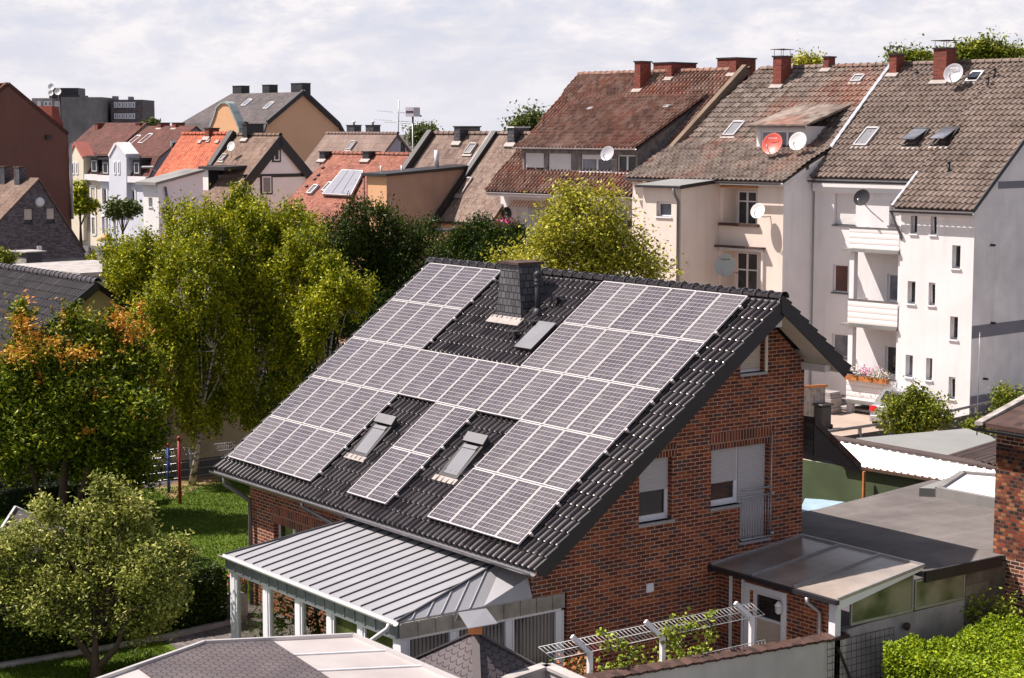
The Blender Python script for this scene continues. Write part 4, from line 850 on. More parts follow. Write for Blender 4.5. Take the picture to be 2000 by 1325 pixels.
# ---- boundary wall with tile coping
WB=thing('boundary_wall','old white rendered boundary wall capped with brown tiles, beside the brick house','wall',(3.6,3,0))
m=MB(); yA,yB=-1.6,5.35; m.prism([(3.42,yA,0),(3.42,yB,0),(3.42,yB,1.70),(3.42,yA,1.98)],(.18,0,0)); m.build('wall',M['whitewall'],WB)
m=MB(); n=36
for k in range(n):
    y0=yA+(yB-yA)*k/n; y1=yA+(yB-yA)*(k+1)/n; z=1.98-.28*(k+.5)/n+.05
    m.obox(V3(3.51,(y0+y1)/2,z),V3(.15,0,-.02),V3(0,(y1-y0)/2*1.06,.012 if k%2 else -.004),V3(0,0,.022))
m.build('coping_tile',M['coping'],WB)
m=MB(); m.prism([(3.35,yB+.003,0),(3.35,10.25,0),(3.35,10.25,1.29),(3.35,8.97,1.29),(3.35,8.96,1.94),(3.35,5.0+.9,1.9),(3.35,yB+.003,1.86)],(.24,0,0)); o=m.build('rough_wall',M['rough'],WB)
m=MB(); q=BX.uv(1765,1222); m.lathe(BX.P(q[0],q[1],.03),V3(1,0,0),[(.02,0),(.08,.02),(.09,.08),(.04,.12)],10); m.build('wall_lamp',M['rust'],WB)
# mesh grid leaning on the wall
T=thing('steel_mesh','rusty reinforcement mesh leaning on the boundary wall','steel mesh',(3.75,5.6,0)); m=MB()
y0=BX.uv(1612,1290)[0]; y1=BX.uv(1742,1270)[0]
for k in range(15): y=y0+(y1-y0)*k/14; m.tube([(3.70,y,.35),(3.64,y,1.72-.0*k)],.006,4)
for k in range(10): z=.4+k*.145; m.tube([(3.70-.06*(z/1.7),y0,z),(3.70-.06*(z/1.7),y1,z)],.006,4)
m.bar(V3(3.72,y0+.25,1.55),V3(3.78,y0+.75,.5),.05,.04); m.build('mesh_grid',M['rust'],T)
# wire trellis with vine
TR=thing('wire_trellis','white wire trellis on bent posts standing behind the tiled boundary wall','trellis',(3.0,1,0)); TX=3.0
ps=[(UX(1152,1300,TX)[1]),(UX(1294,1260,TX)[1]),(UX(1468,1215,TX)[1])]; zz_=2.32
for y in ps:
    m=MB(); m.box(TX-.04,TX+.04,y-.045,y+.045,0,zz_); m.bar(V3(TX,y,zz_-.02),V3(TX-.16,y-.30,zz_+.32),.08,.09,up=V3(1,0,0)); m.build('post',M['white'],TR)
m=MB(); ya,yb=ps[0]-.85,ps[2]+.35
def mesh_strip(m,ya,yb,p0,p1,n1,n2,r=.008):
    for k in range(n1+1): y=ya+(yb-ya)*k/n1; m.tube([(p0[0],y+p0[1],p0[2]),(p1[0],y+p1[1],p1[2])],r,4)
    for k in range(n2+1): f=k/n2; q=[p0[i]*(1-f)+p1[i]*f for i in range(3)]; m.tube([(q[0],ya+q[1],q[2]),(q[0],yb+q[1],q[2])],r*1.2,4)
mesh_strip(m,ya,yb,(TX+.03,-.02,zz_+.02),(TX-.12,-.26,zz_+.26),56,2,.006)
mesh_strip(m,ps[1]-1.2,yb,(TX+.03,0,zz_-.78),(TX+.03,0,zz_-.5),44,2,.006)
m.build('wire_mesh',M['wire'],TR)
vn=thing('grape_vine','yellow-green grape vine climbing over the white wire trellis','vine',(3.0,1,0))
m=MB(); pts=[]
for cx,cy,s in ((1190,1255,16),(1215,1262,10),(1240,1278,14),(1262,1305,22),(1200,1312,26),(1222,1318,16),(1322,1232,20),(1350,1225,14),(1318,1255,16),(1322,1285,14),(1372,1268,16),(1352,1285,14),(1388,1235,10),(1384,1205,6),(1300,1236,10),(1392,1195,4),(1172,1236,5),(1330,1300,14),(1365,1300,10),(1205,1330,26)):
    c=UX(cx,cy,TX+.05); n=int(s*3.6); pts.append(c+RNG.normal(size=(n,3))*np.array([.06,s*.0088,s*.0075]))
P=np.concatenate(pts); leaves('foliage',P,M['lv_vine'],vn,.09,.85)
for a,b in (((1205,1325),(1190,1255)),((1262,1320),(1240,1275)),((1322,1300),(1322,1232)),((1352,1300),(1388,1225)),((1388,1225),(1393,1190)),((1190,1255),(1170,1235))):
    m.tube([UX(*a,TX+.03),UX((a[0]+b[0])/2+4,(a[1]+b[1])/2,TX+.03),UX(*b,TX+.03)],.012,5)
m.build('stem',M['bark'],vn)
# washing-line style red rotary handle by the wall of the house
t=thing('red_pole','dark red garden pole leaning by the brick wall behind the trellis','garden pole',(1.2,.8,0)); m=MB(); q=UX(1165,1250,1.2); m.tube([(q[0],q[1],0),(q[0],q[1],q[2]-.12)],.04,8); m.build('pole',M['red'],t); m=MB(); m.lathe(q-V3(.03,0,.1),V3(1,0,0),[(.17,0),(.17,.06),(.1,.07)],16); m.build('pole_head',M['red'],t)
# ================= old clinker outbuilding at the right edge
OB=thing('clinker_outbuilding','tall weathered clinker brick outbuilding at the right edge','outbuilding',(6,11.5,0)); OY=10.30; xo=UY(1942,1000,OY)[0]; zo=UY(1942,835,OY)[2]
PO=Pl((0,OY,0),(0,-1,0)); m=MB(); zm=UY(1950,1085,OY)[2]
m.wall(PO,[(xo,zm),(xo+4,zm),(xo+4,zo-.35),(xo,zo-.35)],[]); m.wall(Pl((xo,0,0),(-1,0,0)),[(-OY-3,0),(-OY,0),(-OY,zo),(-OY-3,zo)],[]); m.build('brick_wall',M['oldbrick'],OB)
m=MB(); m.wall(PO,[(xo,0),(xo+4,0),(xo+4,zm),(xo,zm)],[]); m.build('brick_wall',M['oldbrick2'],OB,'lower courses repointed with pale mortar'); m=MB(); m.wall(PO,[(xo,zo-.35),(xo+4,zo-.35),(xo+4,zo),(xo,zo)],[]); m.box(xo+.1,xo+4,OY+.1,OY+3,zo-.05,zo-.01); m.build('top_course',M['oldbrick2'],OB)
m=MB(); m.prism([(xo-.25,OY-.3,zo+.02),(xo+4.2,OY-.3,zo+.02),(xo+4.2,OY+1.8,zo+.55),(xo-.25,OY+1.8,zo+.55)],(0,0,.10)); m.build('roof',M['coping'],OB)
m=MB(); m.prism([(xo-.32,OY-.36,zo+.05),(xo-.10,OY-.36,zo+.07),(xo-.10,OY+1.8,zo+.67),(xo-.32,OY+1.8,zo+.65)],(0,0,.08)); m.build('verge_board',M['woodG'],OB)
gutter(OB,(xo-.35,OY-.36,zo+.0),(xo+4.2,OY-.36,zo),.07,'gutK',(0,-1,0))
# ================= low buildings behind: corrugated roof, green screen, garages
CG=thing('corrugated_shed','long shed with white corrugated sheet roof and green translucent wall, behind the flat roof','shed',UZ(1740,930,0))
zl,zh=2.75,2.95; A=UZ(1640,905,zl); B=UZ(1862,941,zl); C2=UZ(1960,923,zh); D2=UZ(1598,856,zh)
B=A+(B-A)*1.35
d1=nrm(B-A); nn_=nrm(np.cross(B-A,D2-A)); nn_=nn_ if nn_[2]>0 else -nn_
nx=400; m=None; V=[];F=[]
for i in range(nx+1):
    f=i/nx; h=.03*(1 if (i%18)<6 else 0); V+= [A*(1-f)+B*f+nn_*h, D2*(1-f)+C2*f+nn_*h]
V=np.array(V); F=[[2*i,2*i+2,2*i+3,2*i+1] for i in range(nx)]
mkobj('corrugated_roof',V,F,M['corrW'],CG,sm=False)
m=MB(); m.bar(A+V3(0,0,-.05),B+V3(0,0,-.05),.05,.07); o=m.build('eaves_beam',M['woodB'],CG)
m=MB(); q=A-d1*2.2; m.prism([q+V3(0,.12,-.1),B+V3(0,.12,-.1),B+V3(0,.12,-2.7),q+V3(0,.12,-2.7)],(0,.04,0)); m.build('green_wall',M['polyG'],CG)
m=MB(); p=UY(1691,950,A[1]+.1); m.box(p[0]-.03,p[0]+.03,A[1]-.02,A[1]+.06,0,zl-.1); m.build('post',M['wood'],CG)
m=MB(); E0=UZ(1596,848,2.98); E1=UZ(1900,902,2.98); m.prism([D2+V3(0,0,.03),C2+V3(0,0,.03),E1,E0],(0,0,.06)); m.build('ridge_sheet',M['asb'],CG)
TP=thing('blue_tarp','light blue tarpaulin beside the brick house corner, behind the flat roof','tarpaulin',UZ(1600,990,2.3)); m=MB(); tz=2.68; m.prism([UZ(1560,1003,tz),UZ(1572,976,tz),UZ(1606,978,tz),UZ(1650,983,tz),UZ(1600,997,tz)],(0,0,.03)); m.build('tarpaulin_sheet',M['tarp'],TP)
GF=thing('garage_flat_roof','wide low garage with plain grey felt roof, behind the white corrugated shed','garage',UZ(1800,870,0)); zg=2.5
gp=[UZ(1655,857,zg),UZ(1885,837,zg),UZ(1932,852,zg),UZ(1990,905,zg),UZ(1990,925,zg)]; gp=[UZ(1672,856,zg),UZ(1888,837,zg),UZ(1935,852,zg),UZ(1998,900,zg),UZ(1905,915,zg)]
m=MB(); m.prism(gp,(0,0,-.15)); m.build('roof',M['felt'],GF); m=MB(); m.prism([p*.98+np.mean(gp,0)*.02-V3(0,0,.16) for p in gp],(0,0,-2.3)); m.build('wall',M['stBr'],GF)
HT_=thing('small_hut','small pale rendered hut with wavy fibre-cement roof, left of the clinker outbuilding','hut',UZ(1915,950,1)); zq=2.75
a=UZ(1892,895,zq); m=MB(); m.box(a[0],a[0]+2.2,a[1],a[1]+1.8,0,zq); m.build('wall',M['stB'],HT_)
V=[];n=60; r0=a+V3(-.45,-.4,.05)
for i in range(n+1):
    x=r0[0]+3*i/n; h=.035*math.sin(i*1.3); V+=[V3(x,r0[1],r0[2]+h),V3(x,r0[1]+2.4,r0[2]+.25+h)]
mkobj('fibre_cement_roof',np.array(V),[[2*i,2*i+2,2*i+3,2*i+1] for i in range(n)],M['asb'],HT_)
t=thing('antenna_rod','thin upright antenna rod standing on the small hut','antenna',UD(1908,850,58)); m=MB(); b=onp(1908,850,a,(0,1,0)); m.tube([b,b+ZU*1.4,b+ZU*2.9],[.02,.014,.006],5); m.build('rod',M['steel'],t)
# pipe railing and dark fence in front of the yard
def railing(label,pts,h,grp=None,mat='gutter',panel=True):
    P=[np.array(p) for p in pts]; t=thing('pipe_fence',label,'fence',(P[0]+P[-1])/2); m=MB(); m.tube([p+ZU*h for p in P],.055,8)
    m.build('top_rail',M[mat],t)
    for a,b in zip(P[:-1],P[1:]):
        n=max(2,int(np.linalg.norm(b-a)/2.2))
        for k in range(n+1): q=a+(b-a)*k/n; m=MB(); m.box(q[0]-.05,q[0]+.05,q[1]-.05,q[1]+.05,0,h); m.build('post',M[mat],t)
        if panel: m=MB(); m.bar(a+ZU*(h*.42),b+ZU*(h*.42),.04,h*.7); m.build('fence_panel',M['dark'],t)
rl=[UZ(1590,847,1.1),UZ(1765,822,1.1)]; 
railing('grey pipe railing over dark boards in front of the silver car',[rl[0]*V3(1,1,0),(rl[1]*1)*V3(1,1,0)],1.1)
r2=[UZ(1835,808,1.3),UZ(2040,762,1.3)]
railing('grey pipe railing over dark boards below the white stair tower',[r2[0]*V3(1,1,0),r2[1]*V3(1,1,0)],1.3)
# ================= row of town houses behind (frame a,o,z)
EZ=9.01; SLP=.784; RS=Pl(RW(0,0,EZ), RN*SLP+ZU)      # common main roof plane (nominal)
def q4(pl,*px): return [pl.uv(*p) for p in px]
def wallpoly(m,pl,pts,hs=(),d=.16): m.wall(pl,pts,hs,d)
RIDO=-7.5; RIZ=14.9
def backroof(parent,a0,a1,mat,zr=RIZ,o=RIDO,drop=5.5):
    m=MB(); m.prism([RW(a0,o,zr),RW(a1,o,zr),RW(a1,o-drop,zr-drop*SLP),RW(a0,o-drop,zr-drop*SLP)],(0,0,-.2)); return m.build('rear_roof',M[mat],parent)
# ---- D: white house with stair tower
D=thing('white_town_house','tall white rendered town house with projecting stair tower, rightmost of the row','house',RW(4,-4,0))
T0=fac(0); T1=fac(-1.35); aR=3.52; aL=9.05
stair=[(1779,418,1791,457),(1818,418,1829,459),(1860,479,1875,525),(1773,549,1787,594),(1814,552,1826,597),(1856,618,1870,664),(1769,693,1782,737),(1809,699,1820,743),(1853,736,1865,780)]
hs=[T0.rect(*r) for r in stair]
m=MB(); m.wall(T0,[(-aR,-.2),(0,-.2),(0,EZ-.12),(-aR,EZ-.12)],hs,.2)
m.wall(Pl(RW(aR,0,0),RD),[(-1.35,-.2),(0,-.2),(0,EZ-.12),(-1.35,9.9)],[],.1)
rw=[T1.rect(1629,378,1671,441),T1.rect(1737,393,1756,442),T1.rect(1627,516,1655,573),T1.rect(1625,651,1655,700),T1.rect(1733,535,1755,590),T1.rect(1729,675,1753,735)]
rw=[(r[0],r[1],min(r[2],-aR-.06),r[3]) for r in rw]
m.wall(T1,[(-aL,-.2),(-aR,-.2),(-aR,10.0),(-aL,10.0)],rw,.2)
m.build('wall',M['stG'],D)
m=MB(); SD0=sid(0)
ptsS=[(0,-.2)]+[((-o)*-1 if False else -o,z) for o,z in ()]
# side wall (gable) in a=0 plane: u axis = V x N
def sidepoly(a,ol): 
    pl=sid(a); s=1 if np.dot(pl.U,-RN)>0 else -1
    return pl,[(s*(-o),z) for o,z in ol]
pl,pp=sidepoly(0,[(0,-.2),(0,EZ-.12),(RIDO,RIZ-.15),(RIDO*2,EZ+.1),(RIDO*2,-.2)]); pp=pp if pp[1][0]>=0 else pp
area=sum(pp[i][0]*pp[(i+1)%len(pp)][1]-pp[(i+1)%len(pp)][0]*pp[i][1] for i in range(len(pp)))
if area<0: pp=pp[::-1]
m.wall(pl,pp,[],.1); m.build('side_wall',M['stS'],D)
m=MB()
for (y0,y1) in ((356,370),(632,656)):
    v0=rowz=None; z0=pl.uv(1950,y1-1)[1]; z1=pl.uv(1950,y0-1)[1]; m.pbox(pl,max(.02,(z1-EZ+.35)/SLP),z0,13,z1,.002,.02)
m.pbox(pl,.02,-.2,14,pl.uv(1900,774)[1],.002,.03); m.pbox(T1,-aL+.03,-.1,-aR-.05,T1.uv(1600,765)[1],.002,.03); m.build('grey_band',M['stDG'],D)
for px in ((1935,479),(1936,631),(1921,740)):
    u,v=pl.uv(*px); m=MB(); m.tube([pl.P(u,v,-.01),pl.P(u,v,.2)],.05,8); m.build('vent_pipe',M['rust'],D)
for i,r in enumerate(hs): window(D,T0,r,.2,'pvc','glass' if i not in(6,) else 'glassB',0,tilt=(i in(1,4,8)),fw=.05)
window(D,T1,rw[0],.2,'pvc','glass',.98,'shutW',sillmat='gutter'); window(D,T1,rw[1],.2,'pvc','glass',.98,'shutW',sillmat='gutter')
window(D,T1,rw[2],.12,'pvc','glassR',0,sillmat='gutter'); window(D,T1,rw[3],.12,'pvc','glassB',0,sillmat='gutter')
for r in rw[4:]: window(D,T1,r,.12,'pvc','glassB' if r is rw[4] else 'glass',0,name='balcony_door',sill=0)
# roofs: main slope right part reaching the tower eave, left part to recessed eave
tile_roof('roof_tiles',RS,[(-aR-.22,-.35),(.14,-.35),(.14,9.55),(-9.6,9.55) if False else (-aR-.22,9.55)],M['tD'],D,.27,.38,.065,.065,0,7)
u0=-aL-.15
tile_roof('roof_tiles',RS,[(u0,1.45),(-aR-.2205,1.45),(-aR-.2205,9.55),(-9.6,9.55)],M['tD'],D,.27,.38,.065,.065,.002,7)
backroof(D,-.15,9.5,'tD')
ridge_tiles(D,RW(9.4,RIDO+.02,RIZ+.02),RW(-.15,RIDO+.02,RIZ+.02),M['tD'],.13,.42)
m=MB(); 
m.prism([RS.P(.13,-.4,-.05),RS.P(.13,9.5,-.05),RS.P(.13,9.5,.12),RS.P(.13,-.4,.12)],RD*-.05); m.build('verge_trim',M['dark'],D)
m=MB(); pr=[(-9.6,9.5),(-9.4,6),(u0-.02,3.4)]
for a,b in zip(pr[:-1],pr[1:]):
    n=10
    for k in range(n):
        f0,f1=k/n,(k+1)/n; p=RS.P(a[0]+(b[0]-a[0])*f0,a[1]+(b[1]-a[1])*f0,.10); q=RS.P(a[0]+(b[0]-a[0])*f1,a[1]+(b[1]-a[1])*f1,.10); m.bar(p,q,.16+.03*(k%2),.07,up=RS.N)
p=RS.P(-aR-.25,-.3,.08); q=RS.P(-aR-.25,1.9,.08); m.build('lead_flashing',M['lead'],D); m=MB(); m.bar(p,q,.12,.06,up=RS.N); m.build('lead_flashing',M['lead'],D)
gutter(D,RW(-.15,.33,EZ-.33),RW(aR+.3,.33,EZ-.33),.08,'gutK',RN); e1=RS.P(0,1.45); gutter(D,RW(aR+.2,-1.0,e1[2]-.12),RW(aL+.1,-1.0,e1[2]-.12),.08,'gutK',RN)
m=MB(); m.pbox(T0,-aR,EZ-.52,0,EZ-.2,.002,.12); m.pbox(T1,-aL,e1[2]-.6,-aR,e1[2]-.25,.002,.15); m.build('cornice',M['stG'],D)
downpipe(D,[RW(aR+.3,.3,EZ-.4),RW(aR+.22,.05,EZ-.9),RW(aR-.05,.09,EZ-1.3),RW(aR-.05,.09,0)],.06,'gutter')
for px,w,h,l in (((1667,288),.72,1.25,0),((1762,289),.8,1.2,.28),((1818,288),.8,1.2,.28)): rooflight(D,RS,px[0],px[1],w,h,lift=l,fm='facD' if l else 'zinc',gm='glassB' if l else 'skyl')
rooflight(D,RS,1886,163,.6,.7,fm='pvc',gm='glass',lift=.12)
for px in ((1929,172),(1942,155),(1853,338),(1790,148)): vent(D,RS,*px,h=.4 if px[0]!=1790 else .12)
chim_px(D,RS,1822,164,1847,166,96,.75,'chimbrick','plate'); chim_px(D,RS,1736,150,1750,150,108,.6,'chimbrick','plate')
# balconies
ab0,ab1=T0.uv(1657,600)[0],-aR-.04
for i,(y0,y1) in enumerate(((446,488),(588,636),(738,786))):
    zb=T0.uv(1700,y1)[1]; zt=T0.uv(1700,y0+1)[1]; m=MB(); m.pbox(T0,ab0-.35,zb-.12,ab1+.02,zb,-1.34,.12); 
    m.build('balcony_slab',M['conc'],D)
    m=MB(); m.pbox(T0,ab0,zb+.02,ab1,zt,.0,.04); m.pbox(T0,ab0,zb+.02,ab0+.04,zt,-1.3,-.0); b=m.build('balcony_parapet',M['board'],D)
    m=MB(); m.pbox(T0,ab0,zt,ab1,zt+.05,-.01,.06); m.build('handrail',M['gutter'],b)
m=MB(); m.pbox(T0,ab0-.02,0,ab0+.22,T0.uv(1700,488)[1]-.12,-.3,-.04); m.build('balcony_post',M['white'],D)
m=MB(); m.pbox(T0,ab1-.12,0,ab1-.0,T0.uv(1700,488)[1]-.12,-.3,-.1); m.build('balcony_post',M['white'],D)
# ---- C: cream pink house
C=thing('pink_town_house','cream-pink rendered town house with flared grey-brown roof and stacked loggias, middle of the row','house',RW(13,-4,0))
oC=.6; P0=fac(oC); a0,a1=9.2,18.3; zE=9.55
KP=Pl(RW(0,-3.0,EZ+3.0*SLP), RN*.40+ZU)      # flared lower slope
lo=P0.rect(1413,358,1479,440); lo=(lo[0],lo[1],lo[2],9.42); l2=P0.rect(1409,482,1489,560); l2=(l2[0],l2[1]-1.2,l2[2],l2[3])
m=MB(); m.wall(P0,[(-18.2,-.2),(-a0,-.2),(-a0,zE),(-18.2,zE)],[lo,l2],.9); 
m.build('wall',M['stP'],C)
m=MB(); pl2,pp=sidepoly(a0,[(oC,-.2),(oC,zE-.1),(-3,11.2),(-3,-.2)])
area=sum(pp[i][0]*pp[(i+1)%4][1]-pp[(i+1)%4][0]*pp[i][1] for i in range(4)); pp=pp if area>0 else pp[::-1]; m.wall(pl2,pp,[],.1); m.build('side_wall',M['stG'],C)
for r in (lo,l2):
    pb=Pl(RG+RN*(oC-.9),RN); dq=pb.rect(1443,373,1479,441) if r is lo else pb.rect(1441,492,1481,565); m=MB(); m.pbox(pb,r[0],r[1],r[2],r[3],-.06,0); m.build('loggia_back_wall',M['stP'],C)
    window(C,pb,(dq[0],dq[1]-(0 if r is lo else 1.0),min(dq[2],r[2]-.05),dq[3]),-.04,'pvc','glass',0,split=2,transom=.7,name='loggia_door',sill=0)
m=MB(); m.pbox(P0,lo[0]-.15,lo[1]-.08,lo[2]+.12,lo[1]+.04,-.1,.14); m.pbox(P0,l2[0]-.2,l2[3]+.0,l2[2]+.15,l2[3]+.08,-.05,.32); m.build('ledge',M['coping'],C)
m=MB(); m.pbox(P0,l2[2]-.02,l2[1],l2[2]+.08,l2[3],0,.1); m.pbox(P0,l2[0],l2[3]-.14,l2[2]+.08,l2[3]-.002,0,.12); m.build('loggia_frame',M['white'],C)
m=MB(); m.pbox(P0,lo[0]-.1,lo[3]+.02,lo[2]+.02,lo[3]+.10,.0,.12); m.build('awning_box',M['wood'],C)
# stair block in front
sb0,sb1=12.85,15.15; so_=3.1; S0=fac(so_); zs=9.45; rw1=S0.rect(1282,394,1311,424)
m=MB(); m.wall(S0,[(-sb1,-.2),(-sb0,-.2),(-sb0,zs),(-sb1,zs)],[rw1],.2)
pl3,pp=sidepoly(sb0,[(so_,-.2),(so_,zs),(oC+.01,zs+.2),(oC+.01,-.2)]); area=sum(pp[i][0]*pp[(i+1)%4][1]-pp[(i+1)%4][0]*pp[i][1] for i in range(4)); pp=pp if area>0 else pp[::-1]; m.wall(pl3,pp,[],.1)
m.wall(Pl(RW(sb1,0,0),RD),[(oC,-.2),(so_,-.2),(so_,zs),(oC,zs+.2)],[],.1)
m.build('stair_block_wall',M['stP'],C)
m=MB(); m.prism([RW(sb0-.2,so_+.25,zs+.0),RW(sb1+.2,so_+.25,zs+.0),RW(sb1+.2,oC-.1,zs+.26),RW(sb0-.2,oC-.1,zs+.26)],(0,0,.1)); m.build('stair_block_roof',M['felt'],C)
m=MB(); m.prism([RW(sb0-.22,so_+.27,zs-.04),RW(sb0-.22,oC-.0,zs+.20),RW(sb0-.22,oC-.0,zs+.36),RW(sb0-.22,so_+.27,zs+.12)],RD*.04); m.pbox(S0,-sb1-.2,zs-.02,-sb0+.2,zs+.08,.26,.3); m.build('roof_trim',M['facD'],C)
window(C,S0,rw1,.2,'pvc','glassB',0,tilt=True)
downpipe(C,[S0.P(-sb0-.25,zs-.02,.27),S0.P(-sb0-.2,zs-.3,.2),S0.P(-sb0-.12,zs-.6,.08),S0.P(-sb0-.12,0,.08)],.06,'gutter')
# roofs
ck=RS.uv(*(1560,285))[1]; vk=3.0*math.hypot(1,SLP)
tile_roof('roof_tiles',RS,[(-18.75,vk),(-9.28,vk),(-9.62,9.55),(-17.45,9.55)],M['tC'],C,.27,.38,.055,.065,.0,7)
kl=-(4.0)*math.hypot(1,.40)
tile_roof('roof_tiles',KP,[(-18.35,kl),(-8.95,kl),(-9.25,.04),(-18.75,.04)],M['tC'],C,.27,.38,.055,.065,.003,7)
gz=KP.P(0,kl); gutter(C,RW(a0-.3,-3+4.05+.06,gz[2]-.05),RW(18.3,-3+4.05+.06,gz[2]-.05),.08,'gutter',RN)
m=MB(); m.prism([RW(9.2,-3,EZ+3*SLP-.12),RW(18.2,-3,EZ+3*SLP-.12),RW(18.2,.95,gz[2]-.1),RW(9.2,.95,gz[2]-.1)],(0,0,-.06)); m.build('roof_deck',M['dark'],C)
backroof(C,9.5,17.4,'tC'); ridge_tiles(C,RW(17.3,RIDO+.02,RIZ+.02),RW(9.6,RIDO+.02,RIZ+.02),M['tC'],.13,.42)
chim_px(C,RS,1509,172,1525,173,112,.75,'chimbrick','plate'); chim_px(C,RS,1608,140,1618,140,113,.5,'chimbrick')
rooflight(C,RS,1412,268,.72,1.05); rooflight(C,RS,1661,163,.6,.5,apron=True,gm='felt')
# small dormer
du0,dv0=RS.uv(1478,298); du1=RS.uv(1572,300)[0]; B0=RS.P(du0,dv0); DF=Pl(B0,RN); zt=DF.uv(1525,247)[1]; wl=du1-du0
dr=DF.rect(1486,256,1561,291)
m=MB(); m.wall(DF,[(0,-.3),(wl,-.3),(wl,zt),(0,zt)],[dr],.1)
for uu in (0,wl):
    p=DF.P(uu,-.3); k=DF.P(uu,zt); dd=-RN; m.prism([p,k,k+dd*(zt/SLP+.5)+ZU*.0,p+dd*.2],RD*(.02 if uu==0 else -.02))
m.build('dormer',M['stG'],C); window(C,DF,dr,.08,'pvc','glassB',0,split=3)
m=MB(); e=.28; m.prism([DF.P(-e,zt-.02,.3),DF.P(wl+e,zt-.02,.3),DF.P(wl+e+.2,zt+1.0,-3.0),DF.P(-e+.5,zt+1.0,-3.0)],(0,0,.1)); m.build('dormer_roof',M['tC'],C)
gutter(C,DF.P(-e,zt+.02,.34),DF.P(wl+e,zt+.02,.34),.06,'gutter',RN)
# ---- B: house with the big shed dormer
B=thing('dormer_town_house','town house with red-brown tiled roof and wide four-window dormer, left end of the tall row','house',RW(24,-4,0))
b0,b1=18.2,29.0; oB=-.9; F0=fac(oB); zB=8.9
wb=F0.rect(1219,406,1262,448); lg=F0.rect(992,390,1048,440)
m=MB(); m.wall(F0,[(-b1,-.2),(-b0,-.2),(-b0,zB),(-b1,zB)],[wb,(lg[0],lg[1]-1.6,lg[2]+1.3,lg[3])],.6)
m.wall(Pl(RW(b1,0,0),RD),[(-15,-.2),(oB,-.2),(oB,zB),(-7.5,RIZ-.2),(-15,zB)],[],.1)
m.build('wall',M['stW'],B)
window(B,F0,wb,.15,'pvc','glass',.62,'shut',split=2)
pb=fac(oB-.6); m=MB(); m.pbox(pb,lg[0]-.1,lg[1]-1.7,lg[2]+1.4,lg[3]+.1,-.08,0); m.build('loggia_back_wall',M['stW'],B); window(B,pb,(lg[0]+.95,lg[1]-1.5,lg[2]+.9,lg[3]-.3),-.06,'pvc','glass',.6,split=2,name='loggia_door',sill=0)
m=MB(); n=26
for k in range(n): 
    u=lg[0]+.25+(lg[2]-lg[0]+.8)*k/n; m.add([F0.P(u,lg[3]-.02,-.1),F0.P(u+.085,lg[3]-.02,-.1),F0.P(u+.085,lg[3]-.30-(.05 if k%2 else 0),.25),F0.P(u,lg[3]-.30-(.05 if k%2 else 0),.25)],[[0,3,2,1]],k%2)
m.build('awning_valance',[M['stC'],M['wood']],B)
t=thing('wagon_wheel','dark wooden wagon wheel hanging on the white loggia wall','wheel',F0.P(F0.uv(992,418)[0],F0.uv(992,418)[1],.06)); q=F0.P(*F0.uv(992,418),.06); m=MB(); m.lathe(q,RN,[(.30,0),(.36,0),(.36,.05),(.30,.05),(.30,0)],20); m.lathe(q,RN,[(.07,-.02),(.07,.08)],10)
for k in range(8): a=k*math.pi/4; m.bar(q+RN*.02,q+RN*.02+(RD*math.cos(a)+ZU*math.sin(a))*.31,.035,.035)
m.build('wheel_rim',M['dark'],t)
tile_roof('roof_tiles',RS,[(-29.05,-.25),(-18.75,-.25),(-18.35,9.55),(-30.05,9.55)],M['tB'],B,.25,.36,.10,.05,0,7)
backroof(B,18.3,30.0,'tB'); ridge_tiles(B,RW(30.0,RIDO+.02,RIZ+.02),RW(18.0,RIDO+.02,RIZ+.02),M['tB'],.13,.42)
g_=RS.P(0,-.3); gutter(B,RW(18.6,-(-.25)*0+.3-.1,g_[2]-.02),RW(28.95,.2,g_[2]-.02),.08,'gutW',RN)
m=MB(); m.prism([RW(18.8,-.89,zB-.05),RW(28.9,-.89,zB-.05),RW(28.9,.15,g_[2]-.12),RW(18.8,.15,g_[2]-.12)],(0,0,-.08)); m.build('eaves_soffit',M['stW'],B)
# party parapet between B and C
m=MB(); m.prism([RS.P(-18.70,-.1,-.1),RS.P(-18.70,2.0,.26),RS.P(-18.35,9.5,.34),RS.P(-18.35,9.5,-.1)],RD*-.28); m.build('party_parapet',M['stBd'],B)
# dormer: front at px row y 296..337
du0,dv0=RS.uv(1020,336); du1=RS.uv(1247,341)[0]; B0=RS.P(du0,dv0); DF=Pl(B0,RN); zt=DF.uv(1120,290)[1]; wl=du1-du0
wr_=[DF.rect(1024,299,1062,336),DF.rect(1070,300,1115,337),DF.rect(1134,302,1195,336),DF.rect(1205,303,1241,338)]
m=MB(); m.wall(DF,[(0,-.35),(wl,-.35),(wl,zt),(0,zt)],wr_,.12)
sl2=(RS.P(*RS.uv(1130,195))[2]-(B0[2]+zt))
tpR=RS.uv(1362,190); PR=RS.P(*tpR)          # dormer roof top right, on the main slope
tpL=RS.uv(1128,192); PL_=RS.P(*tpL)
eR=DF.P(wl,zt,0)
